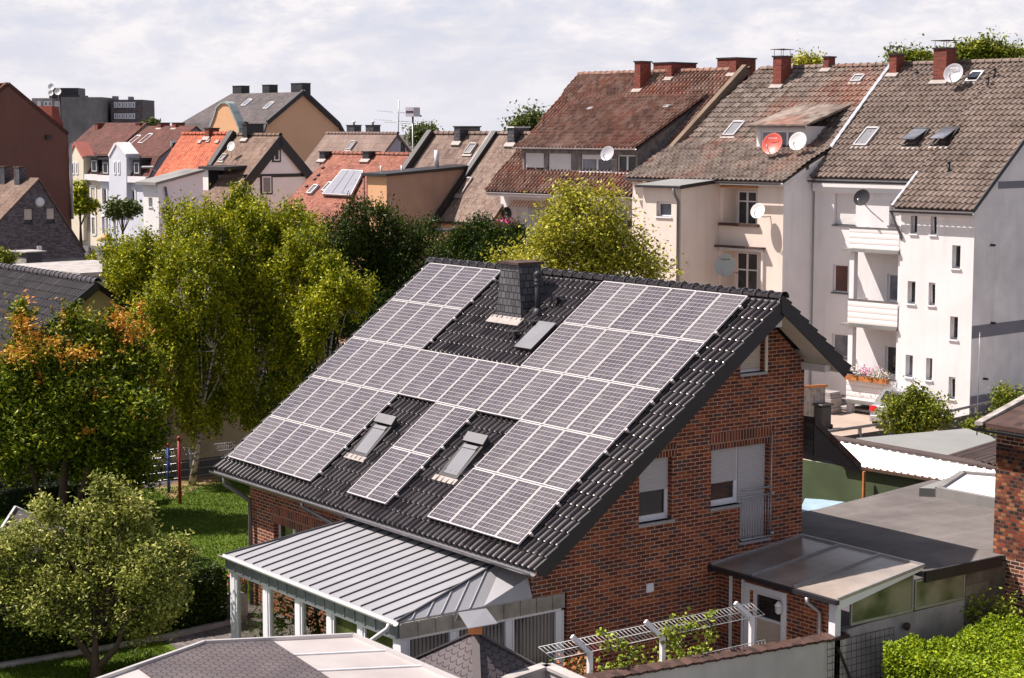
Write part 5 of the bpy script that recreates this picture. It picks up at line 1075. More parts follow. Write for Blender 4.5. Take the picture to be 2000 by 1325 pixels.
# cheeks
topy=RS.P(du1,RS.uv(1362,192)[1]); 
m.prism([DF.P(wl,-.35,0),DF.P(wl,zt,0),topy,RS.P(du1,dv0+.2,-.3)],RD*.03); tl=RS.P(du0,tpR[1]); m.prism([DF.P(0,-.35,0),DF.P(0,zt,0),tl,RS.P(du0,dv0+.2,-.3)],RD*-.03)
m.build('dormer_cladding',M['slateL'],B)
window(B,DF,wr_[0],.1,'pvc','glass',.78,'shutW',split=2); window(B,DF,wr_[1],.1,'pvc','glass',.97,'shutW'); window(B,DF,wr_[2],.1,'pvc','glassB',.28,'shutW',split=2); window(B,DF,wr_[3],.1,'pvc','glass',0,split=2)
E0_=DF.P(-.25,zt+.02,.35); E1_=DF.P(wl+.2,zt+.02,.35); T_=RS.P(0,tpR[1],.06); up_=T_-E0_; up_=up_-RD*np.dot(up_,RD); 
DN=nrm(np.cross(E1_-E0_,up_)); DN=DN if DN[2]>0 else -DN; DP=Pl(E0_,DN)
Lq=float((T_-E0_)@DP.V); w_=float(np.linalg.norm(E1_-E0_)); tile_roof('dormer_tiles',DP,[(0,0),(w_,0),(w_,Lq+.1),(0.1,Lq+.1)],M['tB'],B,.25,.36,.10,.05,0,7)
m=MB(); m.prism([DP.P(0.02,.05,-.02),DP.P(w_-.02,.05,-.02),DP.P(w_-.02,Lq,-.02),DP.P(.1,Lq,-.02)],-DP.N*.08); m.build('dormer_roof_deck',M['dark'],B)
gutter(B,E0_+RN*.05,E1_+RN*.05,.07,'gutW',RN)
for px in ((1144,218),(1294,214)): 
    u,v=DP.uv(*px); m=MB(); m.pbox(DP,u,v,u+.38,v+.3,.0,.12); m.build('roof_window',M['felt'],B)
m=MB(); p=RS.P(du1+.12,dv0-.1,.1); q=RS.P(du1+.12,tpR[1],.1); n=26
for k in range(n): m.bar(p+(q-p)*k/n,p+(q-p)*(k+.8)/n,.10,.05,up=RS.N)
m.build('lead_flashing',M['lead'],B)
chim_px(B,RS,1239,180,1250,181,122,.8,'chimbrick'); chim_px(B,RS,1302,157,1311,158,124,1.9,'chimbrick'); chim_px(B,RS,1425,149,1437,150,115,1.5,'chimbrick')
bk=Pl(RW(0,-9.2,0),RN)
for x0,x1,y in ((1276,1303,125),(1401,1425,116)): r=bk.rect(x0,y,x1,150); chimney(B,r[0],r[2],12.5,r[3],bk,.7,'chimbrick')
# dishes on the row
FC=nrm(V3(-.05,-.9,.38)); FC2=nrm(V3(.25,-.85,.36))
def dpx(x,y,o): return onp(x,y,RG+RN*o,RN)
q=dpx(1186,300,1.2); dish('light grey satellite dish in front of the wide four-window dormer',q,FC2,.36,'dishG',q-RN*.6-ZU*.3)
q=dpx(1508,281,-1.2); dish('red satellite dish in front of the small dormer',q,FC2,.50,'dishR',q-RN*.5-ZU*.5,text='dishG')
q=dpx(1558,276,-1.5); dish('small white satellite dish right of the red one on the small dormer',q,FC2,.42,'dishW',q-RN*.4-ZU*.4)
q=dpx(1480,412,1.1); dish('small white satellite dish beside the upper loggia of the pink house',q,FC2,.34,'dishW',q-RN*.5-ZU*.25-RD*.3)
q=dpx(1416,518,1.6); dish('big pale grey-green satellite dish with dark lettering at the lower loggia',q,nrm(V3(.35,-.9,.2)),.50,'dishG2',q-RN*.9-ZU*.4,text='ink')
q=dpx(1683,386,.3); dish('black satellite dish on a long arm above the top white balcony',q,FC2,.36,'dishK',q-RN*.3+RD*-.9-ZU*1.0)
q=onp(1862,143,RS.O+RS.N*.7,RS.N); dish('large grey satellite dish beside the right-hand brick chimney',q,FC2,.44,'dishG',q-ZU*.75,text='dishW')
# flower box on the lowest balcony
zb=T0.uv(1700,738)[1]; uc=(ab0+ab1)/2-.15
for i,(uu,cc) in enumerate(((uc-.75,'flwhite'),(uc,'pink'),(uc+.75,'flwhite'))): flowers(['white and pink flowers in the left box on the lowest balcony','bright magenta flowers in the middle box on the lowest balcony','pink and white flowers in the right box on the lowest balcony'][i],T0.P(uu,zb-.16,.16),(.32,.30),260,cc,'box','flower boxes on the balcony',cat='flower box')
# ================= smaller houses further along and behind
def zat(x,y,o): return onp(x,y,RG+RN*o,RN)[2]
def aat(x,y,o): return float((onp(x,y,RG+RN*o,RN)-RG)@RD)
def house(name,label,a0,a1,oe,ze,orr,zr,ob,wm,tm,sm=None,over=.25,half=None,tilt=True,th=.15,verge=None,gm=None,cat='house',left=True):
    # a0 right end, a1 left end; oe eave position, orr ridge position, ob rear eave
    t=thing(name,label,cat,RW((a0+a1)/2,orr,0)); zb=ze-(orr-ob)*0
    k=(zr-ze)/(oe-orr); zb=zr-k*(orr-ob)
    f=fac(oe-over); m=MB(); m.wall(f,[(-a1,-.1),(-a0,-.1),(-a0,ze+k*over-.1),(-a1,ze+k*over-.1)],[]); m.wall(Pl(RW(0,ob+over,0),-RN),[(a0,-.1),(a1,-.1),(a1,zb+.1),(a0,zb+.1)],[])
    if left: m.wall(Pl(RW(a1,0,0),RD),[(ob+over,-.1),(oe-over,-.1),(oe-over,ze+k*over-.1),(orr,zr-.1),(ob+over,zb+.1)],[])
    m.build('wall',M[wm],t)
    m=MB(); m.wall(sid(a0),[(-oe+over,-.1),(-ob-over,-.1),(-ob-over,zb+.1),(-orr,zr-.1),(-oe+over,ze+k*over-.1)],[]); m.build('gable_wall',M[gm or sm or wm],t)
    P=Pl(RW(0,oe,ze),RN*k+ZU); L=math.hypot(oe-orr,zr-ze); ov=.15
    m=MB(); m.prism([P.P(-a1-ov,0),P.P(-a0+ov,0),P.P(-a0+ov,L),P.P(-a1-ov,L)],-P.N*th); m.build('roof_slope',M[tm],t)
    Q=Pl(RW(0,ob,zb),-RN*k+ZU); L2=math.hypot(orr-ob,zr-zb); m=MB(); m.prism([Q.P(a0-ov,0),Q.P(a1+ov,0),Q.P(a1+ov,L2),Q.P(a0-ov,L2)],-Q.N*th); m.build('roof_slope',M[tm],t)
    ridge_tiles(t,RW(a1+ov,orr,zr+.0),RW(a0-ov,orr,zr),M[tm],.13,.42)
    if verge:
        m=MB(); e=.03; m.prism([P.P(-a0+ov,-.05,.04),P.P(-a0+ov,L,.04),P.P(-a0+ov,L-.3,-verge),P.P(-a0+ov,-.05,-verge)],RD*-.05); m.prism([Q.P(a0-ov,-.05,.04),Q.P(a0-ov,L2,.04),Q.P(a0-ov,L2-.3,-verge),Q.P(a0-ov,-.05,-verge)],RD*-.05); m.build('verge_trim',M['facD'],t)
    return t,P,f
# H1 speckled house next to the tall row
oR=-4.0; z1=zat(960,265,oR); aA=28.9; aZ=aat(960,262,oR)
h,P,f=house('lichen_roof_house','low house with lichen speckled grey-brown roof, directly left of the dormer house',28.95,33.0,0,7.2,-4.2,11.75,-8.4,'stO','tH1')
gutter(h,RW(28.7,.1,7.15),RW(33.1,.1,7.15),.09,'facD',RN)
m=MB(); p=P.P(-33.0,-.1,.05); q=P.P(-33.0,6.2,.05); m.bar(p,q,.35,.35,up=P.N); m.build('party_parapet',M['facD'],h)
u=P.uv(1000,285)[0]; chim_px(h,P,991,285,1004,286,250,1.1,'slate',capmat='white'); rooflight(h,P,888,383,.55,1.25,fm='mort',gm='tH1',proud=.06)
# H3 next
h,P3,f=house('dusty_roof_house','low house with plain dusty brown roof between two parapets, left of the speckled roof',33.35,38.4,-0.5,7.4,-4.5,11.75,-8.5,'stO','tH3')
m=MB(); p=P3.P(-33.2,1.8,.1); q=P3.P(-33.2,5.75,.1); m.bar(p,q,.45,.5,up=P3.N); m.build('party_parapet',M['concL'],h)
m=MB(); p=P3.P(-38.6,1.6,.12); q=P3.P(-38.6,5.85,.12); m.bar(p,q,.4,.5,up=P3.N); m.build('party_parapet',M['facD'],h)
chim_px(h,P3,887,282,898,283,249,1.5,'slate'); rooflight(h,P3,907,302,.6,.75,fm='mort',gm='skyl')
# annex with orange front and brown side
AX=thing('orange_annex','flat-roofed annex with orange front and brown side wall before the dusty brown roof','annex',RW(34,2,0))
of_=float((onp(755,345,RG+RD*33.3,RD)-RG)@RN); zt_=onp(755,345,RG+RD*33.3,RD)[2]; al=aat(716,345,of_)
m=MB(); m.wall(fac(of_),[(-al,-.1),(-33.3,-.1),(-33.3,zt_),(-al,zt_)],[]); m.wall(Pl(RW(al,0,0),RD),[(-3,-.1),(of_,-.1),(of_,zt_),(-3,zt_+.3)],[]); m.build('wall',M['stO'],AX)
m=MB(); m.wall(sid(33.3),[(-of_,-.1),(3.2,-.1),(3.2,zt_+.35),(-of_,zt_)],[]); m.build('side_wall',M['stB'],AX)
m=MB(); m.prism([RW(33.1,of_+.2,zt_+.0),RW(al+.2,of_+.2,zt_),RW(al+.2,-3.2,zt_+.4),RW(33.1,-3.2,zt_+.4)],(0,0,.14)); m.build('flat_roof',M['facD'],AX)
m=MB(); q=RW(34.2,-1.0,zt_+.3); m.tube([q,q+ZU*1.0],.13,8); q=RW(35.2,2,zt_); m.tube([q,q+ZU*.5],.06,6); q=RW(34.7,1,zt_); m.tube([q,q+ZU*.5],.06,6); m.build('flue_pipe',M['gutW'],AX); downpipe(AX,[RW(al+.12,of_+.1,zt_-.1),RW(al+.12,of_+.1,0)],.05,'facD')
ox=thing('garden_shed','small orange rendered shed at the foot of the speckled roof house','shed',UD(878,455,84)*V3(1,1,0)); m=MB(); q=UD(865,452,84); m.obox(V3(q[0],q[1],q[2]/2),RD*.55,RN*.6,ZU*q[2]/2); m.build('wall',M['stO'],ox); m=MB(); m.obox(q+ZU*.05,RD*.62,RN*.7,ZU*.05); m.build('roof',M['facD'],ox)
# H4 pink-red speckled
h,P4,f=house('pinkred_roof_house','low house with pink-red speckled roof carrying a solar thermal panel','39 '.strip() and 38.8,47.6,.5,6.6,-4.2,10.55,-8.9,'stO','tH4')
gutter(h,RW(38.6,.6,6.55),RW(47.8,.6,6.55),.09,'gutter',RN)
chim_px(h,P4,624,316,634,317,298,.7,'slateD'); chim_px(h,P4,708,316,720,317,298,.8,'slateD')
st=thing('solar_thermal_panel','pale grey three-part solar thermal collector on the pink-red speckled roof','solar panel',roofpt(P4,670,375)); c=[P4.P(*P4.uv(*p),.25) for p in ((634,384),(689,387),(713,340),(672,338))]; m=MB()
for i in range(3): 
    f0,f1=i/3+.01,(i+1)/3-.01; m.prism([c[0]*(1-f0)+c[1]*f0,c[0]*(1-f1)+c[1]*f1,c[3]*(1-f1)+c[2]*f1,c[3]*(1-f0)+c[2]*f0],-P4.N*.1)
m.build('collector',M['coll'],st)
m=MB()
for a,b in ((0,1),(1,2),(2,3),(3,0)): m.bar(c[a]-P4.N*.06,c[b]-P4.N*.06,.08,.12,up=P4.N)
for i in (0,1): m.bar(c[i]-P4.N*.1,c[i]-P4.N*.35,.06,.06,up=RD)
m.build('collector_frame',M['steel'],st)
for px in ((600,381),(629,376)): rooflight(h,P4,px[0],px[1],.5,.75,fm='steel',proud=.12,apron=False)
for px in ((586,392),(596,366),(612,352),(619,344),(628,330)): u,v=P4.uv(*px); m=MB(); m.pbox(P4,u,v,u+.22,v+.12,0,.1); m.build('roof_vent',M['facD'],h)
# H6 white half-timbered gable
a6=aat(540,266,-4); h,P6,f=house('white_gable_house','house with white rendered gable, arched windows and dark verge boards',a6,aat(455,262,-4.2),.8,6.6,-4.2,zat(540,264,-4.2),-9.2,'stLg','tC6',over=.1,verge=.55,gm='stWW')
sd=sid(a6); m=MB(); r=sd.rect(480,341,560,346); m.pbox(sd,-.3,r[1],8.6,r[3],.0,.05)
m.build('timber_band',M['facD'],h)
for (x0,y0,x1,y1) in ((534,293,545,314),(511,345,529,377)):
    r=sd.rect(x0,y0,x1,y1); m=MB(); m.pbox(sd,r[0]-.12,r[1]-.1,r[2]+.12,r[3]+.12,0,.04); m.build('window_surround',M['facD'],h); window(h,sd,r,-.07,'pvc','glass' if y0<300 else 'skyl',0,split=1,sill=0,fw=.07)
chim_px(h,P6,474,275,482,276,244,1.3,'slateD'); rooflight(h,P6,428,315,.5,.55,fm='mort'); 
q=onp(451,286,P6.O+P6.N*.7,P6.N); dish('white satellite dish on the brown roof of the white gable house',q,nrm(V3(.3,-.85,.3)),.30,'dishW',q-ZU*.7)
# dormer box on H6 (white face, dark side)
m=MB(); q=P6.P(*P6.uv(405,372)); b=Pl(q,RN); wz=b.uv(405,332)[1]; m.pbox(b,-.5,-.2,.15,wz,-2.6,0); o=m.build('dormer',M['stW'],h); m=MB(); m.pbox(b,.15,-.3,.20,wz-.02,-2.6,.02); m.prism([b.P(-.7,wz,.2),b.P(2.2,wz,.2),b.P(2.2,wz+.15,-3),b.P(-.7,wz+.15,-3)],(0,0,.2)); m.build('dormer_cladding',M['dark'],h)
# H7 orange roof
a7=a6+9.7; a7r=aat(455,262,-4.2); s7=sid(aat(362,262,-4.2)); u7=s7.uv(303,350); oe7,ze7=-u7[0],u7[1]; h,P7,f=house('orange_roof_house','house with bright orange pantile roof and red chimney, left of the white gable house',a7r,aat(362,262,-4.2)+.2,oe7,ze7,-4.2,zat(440,263,-4.2)+.05,-9,'stLg','tO')
m=MB(); p=P7.P(-a7r+.2,1.0,.1); q=P7.P(-a7r+.2,math.hypot(oe7+4.2,zat(440,263,-4.2)+.05-ze7),.1); m.bar(p,q,.5,.5,up=P7.N); m.build('party_parapet',M['facD'],h); chim_px(h,P7,400,272,408,272,252,.8,'chimbrick')
for px in ((386,281),(402,279),(420,281)): u,v=P7.uv(*px); m=MB(); m.pbox(P7,u,v,u+.35,v+.25,0,.08); m.build('roof_vent',M['mort'],h)
# white annex of H7
ax=thing('white_annex','white rendered annex with grey flat roof below the orange pantile roof','annex',RW(58,5,0)); s0=aat(309,360,7); wz=zat(309,362,7); s1=aat(279,362,7); ub,zb_=sid(s0).uv(396,336); ob7=-ub
m=MB(); r=fac(7).rect(290,386,298,404); m.wall(fac(7),[(-s1,-.1),(-s0,-.1),(-s0,wz),(-s1,wz)],[r],.2); m.build('wall',M['stW'],ax); m=MB(); m.wall(sid(s0),[(-7,-.1),(-ob7,-.1),(-ob7,zb_),(-7,wz)],[]); m.build('side_wall',M['stWW'],ax); window(ax,fac(7),r,.15,'pvc','glass',0)
m=MB(); m.prism([RW(s0-.2,7.3,wz),RW(s1+.3,7.3,wz),RW(s1+.3,ob7,zb_),RW(s0-.2,ob7,zb_)],(0,0,.16)); m.build('flat_roof',M['conc'],ax); downpipe(ax,[RW(s0-.1,6.6,wz-.1),RW(s0-.1,6.4,wz-1.2),RW(s0-.1,6.4,0)],.07,'gutter')
# H5 behind, with lilac gable
oH=-26; a5=aat(775,262,oH); h,P5,f=house('lilac_gable_house','house with striped brown roof and lilac gable, behind the pink-red speckled roof',a5,aat(640,262,oH),oH+5,6.5,oH,zat(775,261,oH),oH-5,'stL','tF5',gm='stL')
sd=sid(a5); r=sd.rect(780,277,792,298); window(h,sd,r,-.06,'pvc','glass',0,sill=0,fw=.04)
rooflight(h,P5,675,294,.7,.9,fm='mort')
bk=Pl(RW(0,oH-1,0),RN)
for x in (677,714): r=bk.rect(x,246,x+15,262); chimney(h,r[0],r[2],9,r[3],bk,.7,'slate',cap='cowl')
# antenna mast and sign box
t=thing('antenna_mast','thin TV antenna mast with two long horizontal aerials above the roofs','antenna',RW(50,-30,0)); m=MB(); b=onp(778,262,RG+RN*-30,RN); tp=onp(779,196,RG+RN*-30,RN); m.tube([b*V3(1,1,0),b,tp],.05,5)
for y0,x0,x1,y1 in ((217,742,790,221),(234,736,796,238),(239,755,793,242)):
    p=onp(x0,y0,RG+RN*-30,RN); q=onp(x1,y1,RG+RN*-30,RN); m.tube([p,q],.022,4)
    for k in range(9): c=p+(q-p)*k/8; m.tube([c+RN*.35,c-RN*.35],.012,4)
m.build('mast',M['steel'],t)
t=thing('pole_sign','square white advertising box on a tall pole above the roofs','sign',RW(80,-60,0)); fs=Pl(RG+RN*-60,nrm(RN*1.0+RD*-.35)); c=onp(800,240,fs.O,fs.N); u,v=fs.uv(799,218); a=fs.rect(792,210,808,228); m=MB(); m.pbox(fs,a[0],a[1],a[2],a[3],-1.0,0); o=m.build('sign_box',M['signW'],t); m=MB(); q=fs.P((a[0]+a[2])/2,a[1],-.5); m.tube([q,q*V3(1,1,0)],.08,8); m.build('pole',M['gutter'],t)
m=MB(); w=(a[2]-a[0]); n=7
for i in range(n): 
    x=a[0]+w*(.06+.13*i); zc=a[1]+(a[3]-a[1])*.42; hh=(a[3]-a[1])*.20
    m.pbox(fs,x,zc,x+w*.03,zc+hh,.0,.02); m.pbox(fs,x,zc+(hh*.8 if i%2 else 0),x+w*.10,zc+hh*(1 if i%2 else .2),.0,.02); m.pbox(fs,x+w*.07,zc,x+w*.10,zc+hh*.9,.0,.021)
m.build('lettering',M['ink'],o)
# H8 big beige gambrel house
oB2=-62; ab=aat(588,180,oB2); sc=None; BG=thing('beige_gambrel_house','large house with plain orange-beige gable and grey gambrel roof, rising behind the small houses','house',RW(ab+12,oB2,0))
sdb=sid(ab); G_=[sdb.uv(*p) for p in ((590,180),(658,243),(668,262),(672,300),(672,345),(500,345),(508,300),(515,265),(519,240))]
m=MB(); pts=[G_[0],G_[1],G_[2],(G_[2][0]+.2,0),(G_[6][0]-1.5,0),(G_[7][0]-.6,G_[7][1]-3),(G_[8][0],G_[8][1])]; m.wall(sdb,pts[::-1],[]); m.build('gable_wall',M['stOb'],BG)
ar=aat(450,180,oB2)
oap=-G_[0][0]; zap=G_[0][1]; ok=-G_[8][0]; zk=G_[8][1]; ol=ok+1.0; zl_=zk-4.2; al2=ar+4
m=MB(); A_=lambda a,o,z: RW(a,o,z)
ar=float((onp(452,177,RG+RN*oap,RN)-RG)@RD)
m.prism([A_(ab-.4,oap,zap),A_(ar,oap,zap),A_(ar+3.2,ok,zk),A_(ab-.4,ok,zk)],(0,0,-.3)); m.prism([A_(ab-.4,oap,zap),A_(ar,oap,zap),A_(ar,-G_[1][0],G_[1][1]),A_(ab-.4,-G_[1][0],G_[1][1])],(0,0,-.3)); m.build('upper_roof',M['tG'],BG)
m=MB(); m.prism([A_(ab-.2,ok,zk),A_(ar+3.2,ok,zk),A_(ar+4.0,ol+.8,zl_),A_(ab-.2,ol+.8,zl_)],RN*-.2); m.build('lower_roof',M['tG'],BG)
m=MB(); m.prism([A_(ar,oap,zap),A_(ar+3.2,ok,zk),A_(ar+4,ol+.8,zl_),A_(ar+4,oap-6,zl_)],RD*-.2); m.build('hip_roof',M['tG'],BG)
m=MB(); m.prism([A_(ab,ol+.3,0),A_(ar+3.9,ol+.3,0),A_(ar+3.9,ol+.3,zl_),A_(ab,ol+.3,zl_)],RN*-.3); m.build('wall',M['stOb'],BG)
m=MB()
for p,q in ((G_[0],G_[8]),(G_[0],G_[1]),(G_[1],G_[2])): m.bar(sdb.P(*p,.3)+ZU*.1,sdb.P(*q,.3)+ZU*.1,.35,.35)
m.build('verge_trim',M['dark'],BG)
fr=Pl(RG+RN*oap,RN)
for x0,x1,y in ((454,471,169),(512,526,167),(568,590,164)): r=fr.rect(x0,y,x1,184); chimney(BG,r[0],r[2],zap-1,r[3],fr,1.2,'slateD')
pk=Pl(RW(0,ok,zk),RN*((zap-zk)/(ok-oap))+ZU)
for px in ((471,208),(513,214)): rooflight(BG,pk,px[0],px[1],.9,1.3,fm='pvc',apron=False)
# curved gable in front
fg=fac(ok+1.6); cp=[(417,262),(416,245),(420,232),(428,212),(437,203),(446,201),(455,210),(462,232),(468,250),(470,290),(410,290)]
cp=[(398,262),(408,262)]+[]; cp=[(411,290),(411,248),(419,228),(424,210),(433,201),(441,200),(448,204),(455,220),(463,238),(468,252),(470,290)]
P_=[fg.uv(*p) for p in cp]; m=MB(); m.prism([fg.P(*p) for p in P_],-RN*.6); m.build('curved_gable',M['stO'],BG)
m=MB(); 
for p,q in zip(P_[1:-1],P_[2:]): m.bar(fg.P(*p,-.35),fg.P(*q,-.35),1.0,.22,up=nrm(np.cross(fg.P(*q)-fg.P(*p),RN)))
m.build('gable_coping',M['copper'],BG)
# ================= street at the left: cream and blue-grey facades
oS=-34.0; fs_=fac(oS)
def sthouse(label,x0,x1,wm,tm,gm,ridgey,eavey,dorm=True,chim=(),lights=(),gable=None,wins=(),cornice=True,pedim=None,wingl=(),zridge=None,ddx=()):
    a1=aat(x0,eavey,oS); a0=aat(x1,eavey,oS); ze=zat((x0+x1)/2,eavey,oS); orr=oS-5.5; zr=zat((x0+x1)/2+30,ridgey,orr); zk=zat(x1,eavey-38,oS-1.2)
    t=thing('street_house',label,'house',RW((a0+a1)/2,orr,0)); hs=[fs_.rect(*w) for w in wins]
    m=MB(); m.wall(fs_,[(-a1,-.2),(-a0,-.2),(-a0,ze),(-a1,ze)],hs,.25); m.build('wall',M[wm],t)
    m=MB(); m.wall(sid(a0),[(-oS,-.2),(-oS+11,-.2),(-oS+11,ze+2),(-orr,zr),(-oS+1.2,zk),(-oS,ze)],[]); m.build('gable_wall',M[gm],t)
    m=MB(); m.prism([RW(a0-.15,oS-1.2,zk),RW(a1,oS-1.2,zk),RW(a1,orr,zr),RW(a0-.15,orr,zr)],(0,0,.15)); m.prism([RW(a0-.15,orr,zr),RW(a1,orr,zr),RW(a1,orr-5,zr-4),RW(a0-.15,orr-5,zr-4)],(0,0,.15)); m.build('roof_slope',M[tm],t)
    m=MB(); m.prism([RW(a0-.1,oS+.0,ze),RW(a1,oS+.0,ze),RW(a1,oS-1.25,zk+.1),RW(a0-.1,oS-1.25,zk+.1)],RN*.12); m.build('mansard_slope',M[tm],t)
    for h_,w in zip(hs,wins): window(t,fs_,h_,.12,'pvc','glass',0,split=2 if (w[2]-w[0])>9 else 1,fw=.12,sill=.15)
    for h_ in hs: 
        m=MB()
        for r in ((h_[0]-.22,h_[1],h_[0],h_[3]),(h_[2],h_[1],h_[2]+.22,h_[3]),(h_[0]-.22,h_[3],h_[2]+.22,h_[3]+.3)): m.pbox(fs_,*r,.0,.07)
        m.build('window_surround',M['white'],t)
    m=MB(); m.pbox(fs_,-a1,ze-.5,-a0,ze+.1,.0,.4); m.build('cornice',M['white'],t)
    for x in ddx:
        b=Pl(RG+RN*(oS+.1),RN); r=b.rect(x-7,eavey-34,x+8,eavey-3); m=MB(); m.pbox(b,*r,-2.5,0); d=m.build('dormer',M['facD'],t); window(t,b,(r[0]+.25,r[1]+.2,r[2]-.25,r[3]-.3),-.06,'pvc','glass',0,sill=0); m=MB(); m.pbox(b,r[0]-.3,r[3],r[2]+.3,r[3]+.2,-2.6,.3); m.build('dormer_roof',M['facD'],d)
    pr=Pl(RW(0,oS-1.2,zk),RN*((zr-zk)/4.3)+ZU)
    for (x0_,x1_,y,yb) in chim: chim_px(t,pr,x0_,yb,x1_,yb,y,1.1,'chimbrick',fl=True)
    for (x,y) in lights: rooflight(t,pr,x,y,.9,1.6,fm='pvc',apron=False)
    return t,ze,a0,a1,pr
W1=[(145,316,151,341),(143,424,152,440)]
t1,ze,_,_,pr=sthouse('cream street house with ornate pediment, beside the dark brown gable wall',138,196,'stC','tF','stW',243,342,chim=(),wins=[(141,317,146,341),(148,317,152,341),(178,367,187,396),(180,425,187,458),(141,423,147,440),(150,423,155,440)],ddx=(184,))
t2,ze2,_,_,pr2=sthouse('pale blue-grey street house with tall pointed gable and brown mansard roof',196,291,'stLg','tF','stDG',249,346,chim=((185,191,242,262),(265,273,242,256),(307,314,241,253),(336,343,241,253)),lights=((210,286),(247,284),(270,281)),wins=[(200,368,209,399),(225,370,234,396),(255,371,264,392),(200,426,206,458),(208,426,213,458),(222,427,228,458)],ddx=(206,267))
# pointed gable of the second house and pediment of the first
b=Pl(RG+RN*(oS+.45),RN)
def prismgable(t,pts,mat,wins,dep=1.5,cap=None):
    P_=[b.uv(*p) for p in pts]; m=MB(); m.prism([b.P(*p) for p in P_],-RN*dep); o=m.build('street_gable',M[mat],t)
    for w in wins: r=b.rect(*w); window(t,b,r,-.06,'pvc','glass',0,sill=0,fw=.14)
    if cap:
        m=MB()
        for i,j in cap: m.bar(b.P(*P_[i],-dep/2+.1),b.P(*P_[j],-dep/2+.1),dep,.25)
        m.build('gable_coping',M['copE' if mat=='stC' else 'white'],t)
prismgable(t2,[(213,410),(213,305),(226,281),(229,280),(247,303),(247,410)],'stLg',[(222,315,227,341),(230,315,235,341)],cap=((1,2),(3,4)))
prismgable(t1,[(136,470),(136,305),(146,279),(163,308),(163,470)],'stC',[(140,317,146,341),(148,317,153,341)],cap=((1,2),(2,3)))
sd2=Pl(t2.location,-RD); q=aat(291,346,oS); s_=sid(q); r=s_.rect(333,275,348,294); window(t2,s_,r,-.06,'white','glass',0,fw=.2,sill=0)
q=UD(262,264,196); dish('white satellite dish on the brown roof of the blue-grey street house',q,nrm(V3(.5,-.8,.2)),.85,'dishW',q-ZU*1.5)
t3,_,_,_,_=sthouse('plain street house with dark red roof at the far left of the street',100,138,'stW','tF','stW',243,342,chim=((186,192,252,268),) and ())
m=None
# red curved parapet house edge next to brown wall
BW=thing('dark_brown_gable_house','huge windowless dark brown gable wall of a house at the left edge','house',UD(60,450,150)*V3(1,1,0)); gb=sid(float((UD(60,300,150)-RG)@RD))
P_=[gb.uv(*p) for p in ((16,164),(133,262),(141,440))]; P0_=gb.uv(-80,240); m=MB(); m.wall(gb,[(P0_[0],0),(P_[2][0],0),P_[1],P_[0],P0_],[]); m.build('gable_wall',M['stBr'],BW)
m=MB(); 
for p,q in ((P0_,P_[0]),(P_[0],P_[1])): m.bar(gb.P(*p,-.2),gb.P(*q,-.2),.5,.3)
m.prism([gb.P(*P_[0],-.2),gb.P(*P_[1],-.2),gb.P(*P_[1],-14),gb.P(*P_[0],-14)],(0,0,.1)); m.prism([gb.P(*P_[0],-.2),gb.P(*P0_,-.2),gb.P(*P0_,-14),gb.P(*P_[0],-14)],(0,0,.1)); m.build('roof',M['tF'],BW)
r=gb.rect(0,163,13,175); m=MB(); m.pbox(gb,r[0],r[1]-2,r[2],r[3],-1.2,-.4); m.build('chimney',M['chimbrick'],BW)
cs=[gb.uv(*p) for p in ((106,207),(120,210),(124,232),(129,240),(131,262),(137,285),(118,262),(108,225))]; m=MB(); m.prism([gb.P(*p,-.5) for p in cs],-gb.N*2.5); m.build('curved_parapet',M['copE2'],BW)
m=MB(); p=gb.uv(136,280); q=gb.uv(140,428); m.tube([gb.P(*p,.15),gb.P(*q,.15)],.12,6); m.build('downpipe',M['gutW'],BW); r=gb.rect(88,264,97,272); m=MB(); m.pbox(gb,*r,0,.25); m.build('wall_vent',M['facD'],BW)
# grey clinker house
gc=sid(float((UD(80,450,150-8)-RG)@RD)); GH=thing('grey_clinker_house','grey clinker brick gable house with two shuttered windows at the left','house',gc.P(gc.uv(80,520)[0],0)); 
A0=gc.uv(75,354); A1=gc.uv(166,497); A2=gc.uv(-20,455); ws=[gc.rect(47,409,64,436),gc.rect(91,408,107,435)]
m=MB(); m.wall(gc,[(A2[0],-.3),(A1[0],-.3),A1,A0,A2],ws,.15); m.build('gable_wall',M['greybrick'],GH)
m=MB(); 
for e,w in ((A1,.12),(A2,.12)): m.prism([gc.P(*A0,.15)+ZU*.1,gc.P(*e,.15)+ZU*.1,gc.P(*e,-11)+ZU*.1,gc.P(*A0,-11)+ZU*.1],(0,0,.15))
m.build('roof',M['tC6'],GH)
for r in ws: window(GH,gc,r,.1,'facD','glass',.75,'shutC',fw=.05,sillmat='facD')
u,v=gc.uv(78,395); m=MB(); m.lathe(gc.P(u,v,0),gc.N,[(.001,.12),(.3,.1),(.42,.0)],16); 
m.build('wall_lamp',M['dishW'],GH)
for x0,x1,y,yb in ((2,9,336,366),(28,34,338,366)): r=gc.rect(x0,y,x1,yb); f_=Pl(gc.P(A0[0],0,0),RN); 
for i,dd in enumerate((-4.6,-2.2)): m=MB(); q=gc.P(A0[0]-.4,A0[1]+.4,dd); m.obox(q-ZU*.2,RD*.42,RN*.26,ZU*.8); c=m.build('chimney',M['slate'],GH); m=MB(); m.obox(q+ZU*.64,RD*.47,RN*.3,ZU*.05); m.build('chimney_cap',M['coping'],c)
m=MB(); r=gc.rect(-10,512,164,522); m.pbox(gc,*r,.0,.04); m.build('plinth',M['conc'],GH)
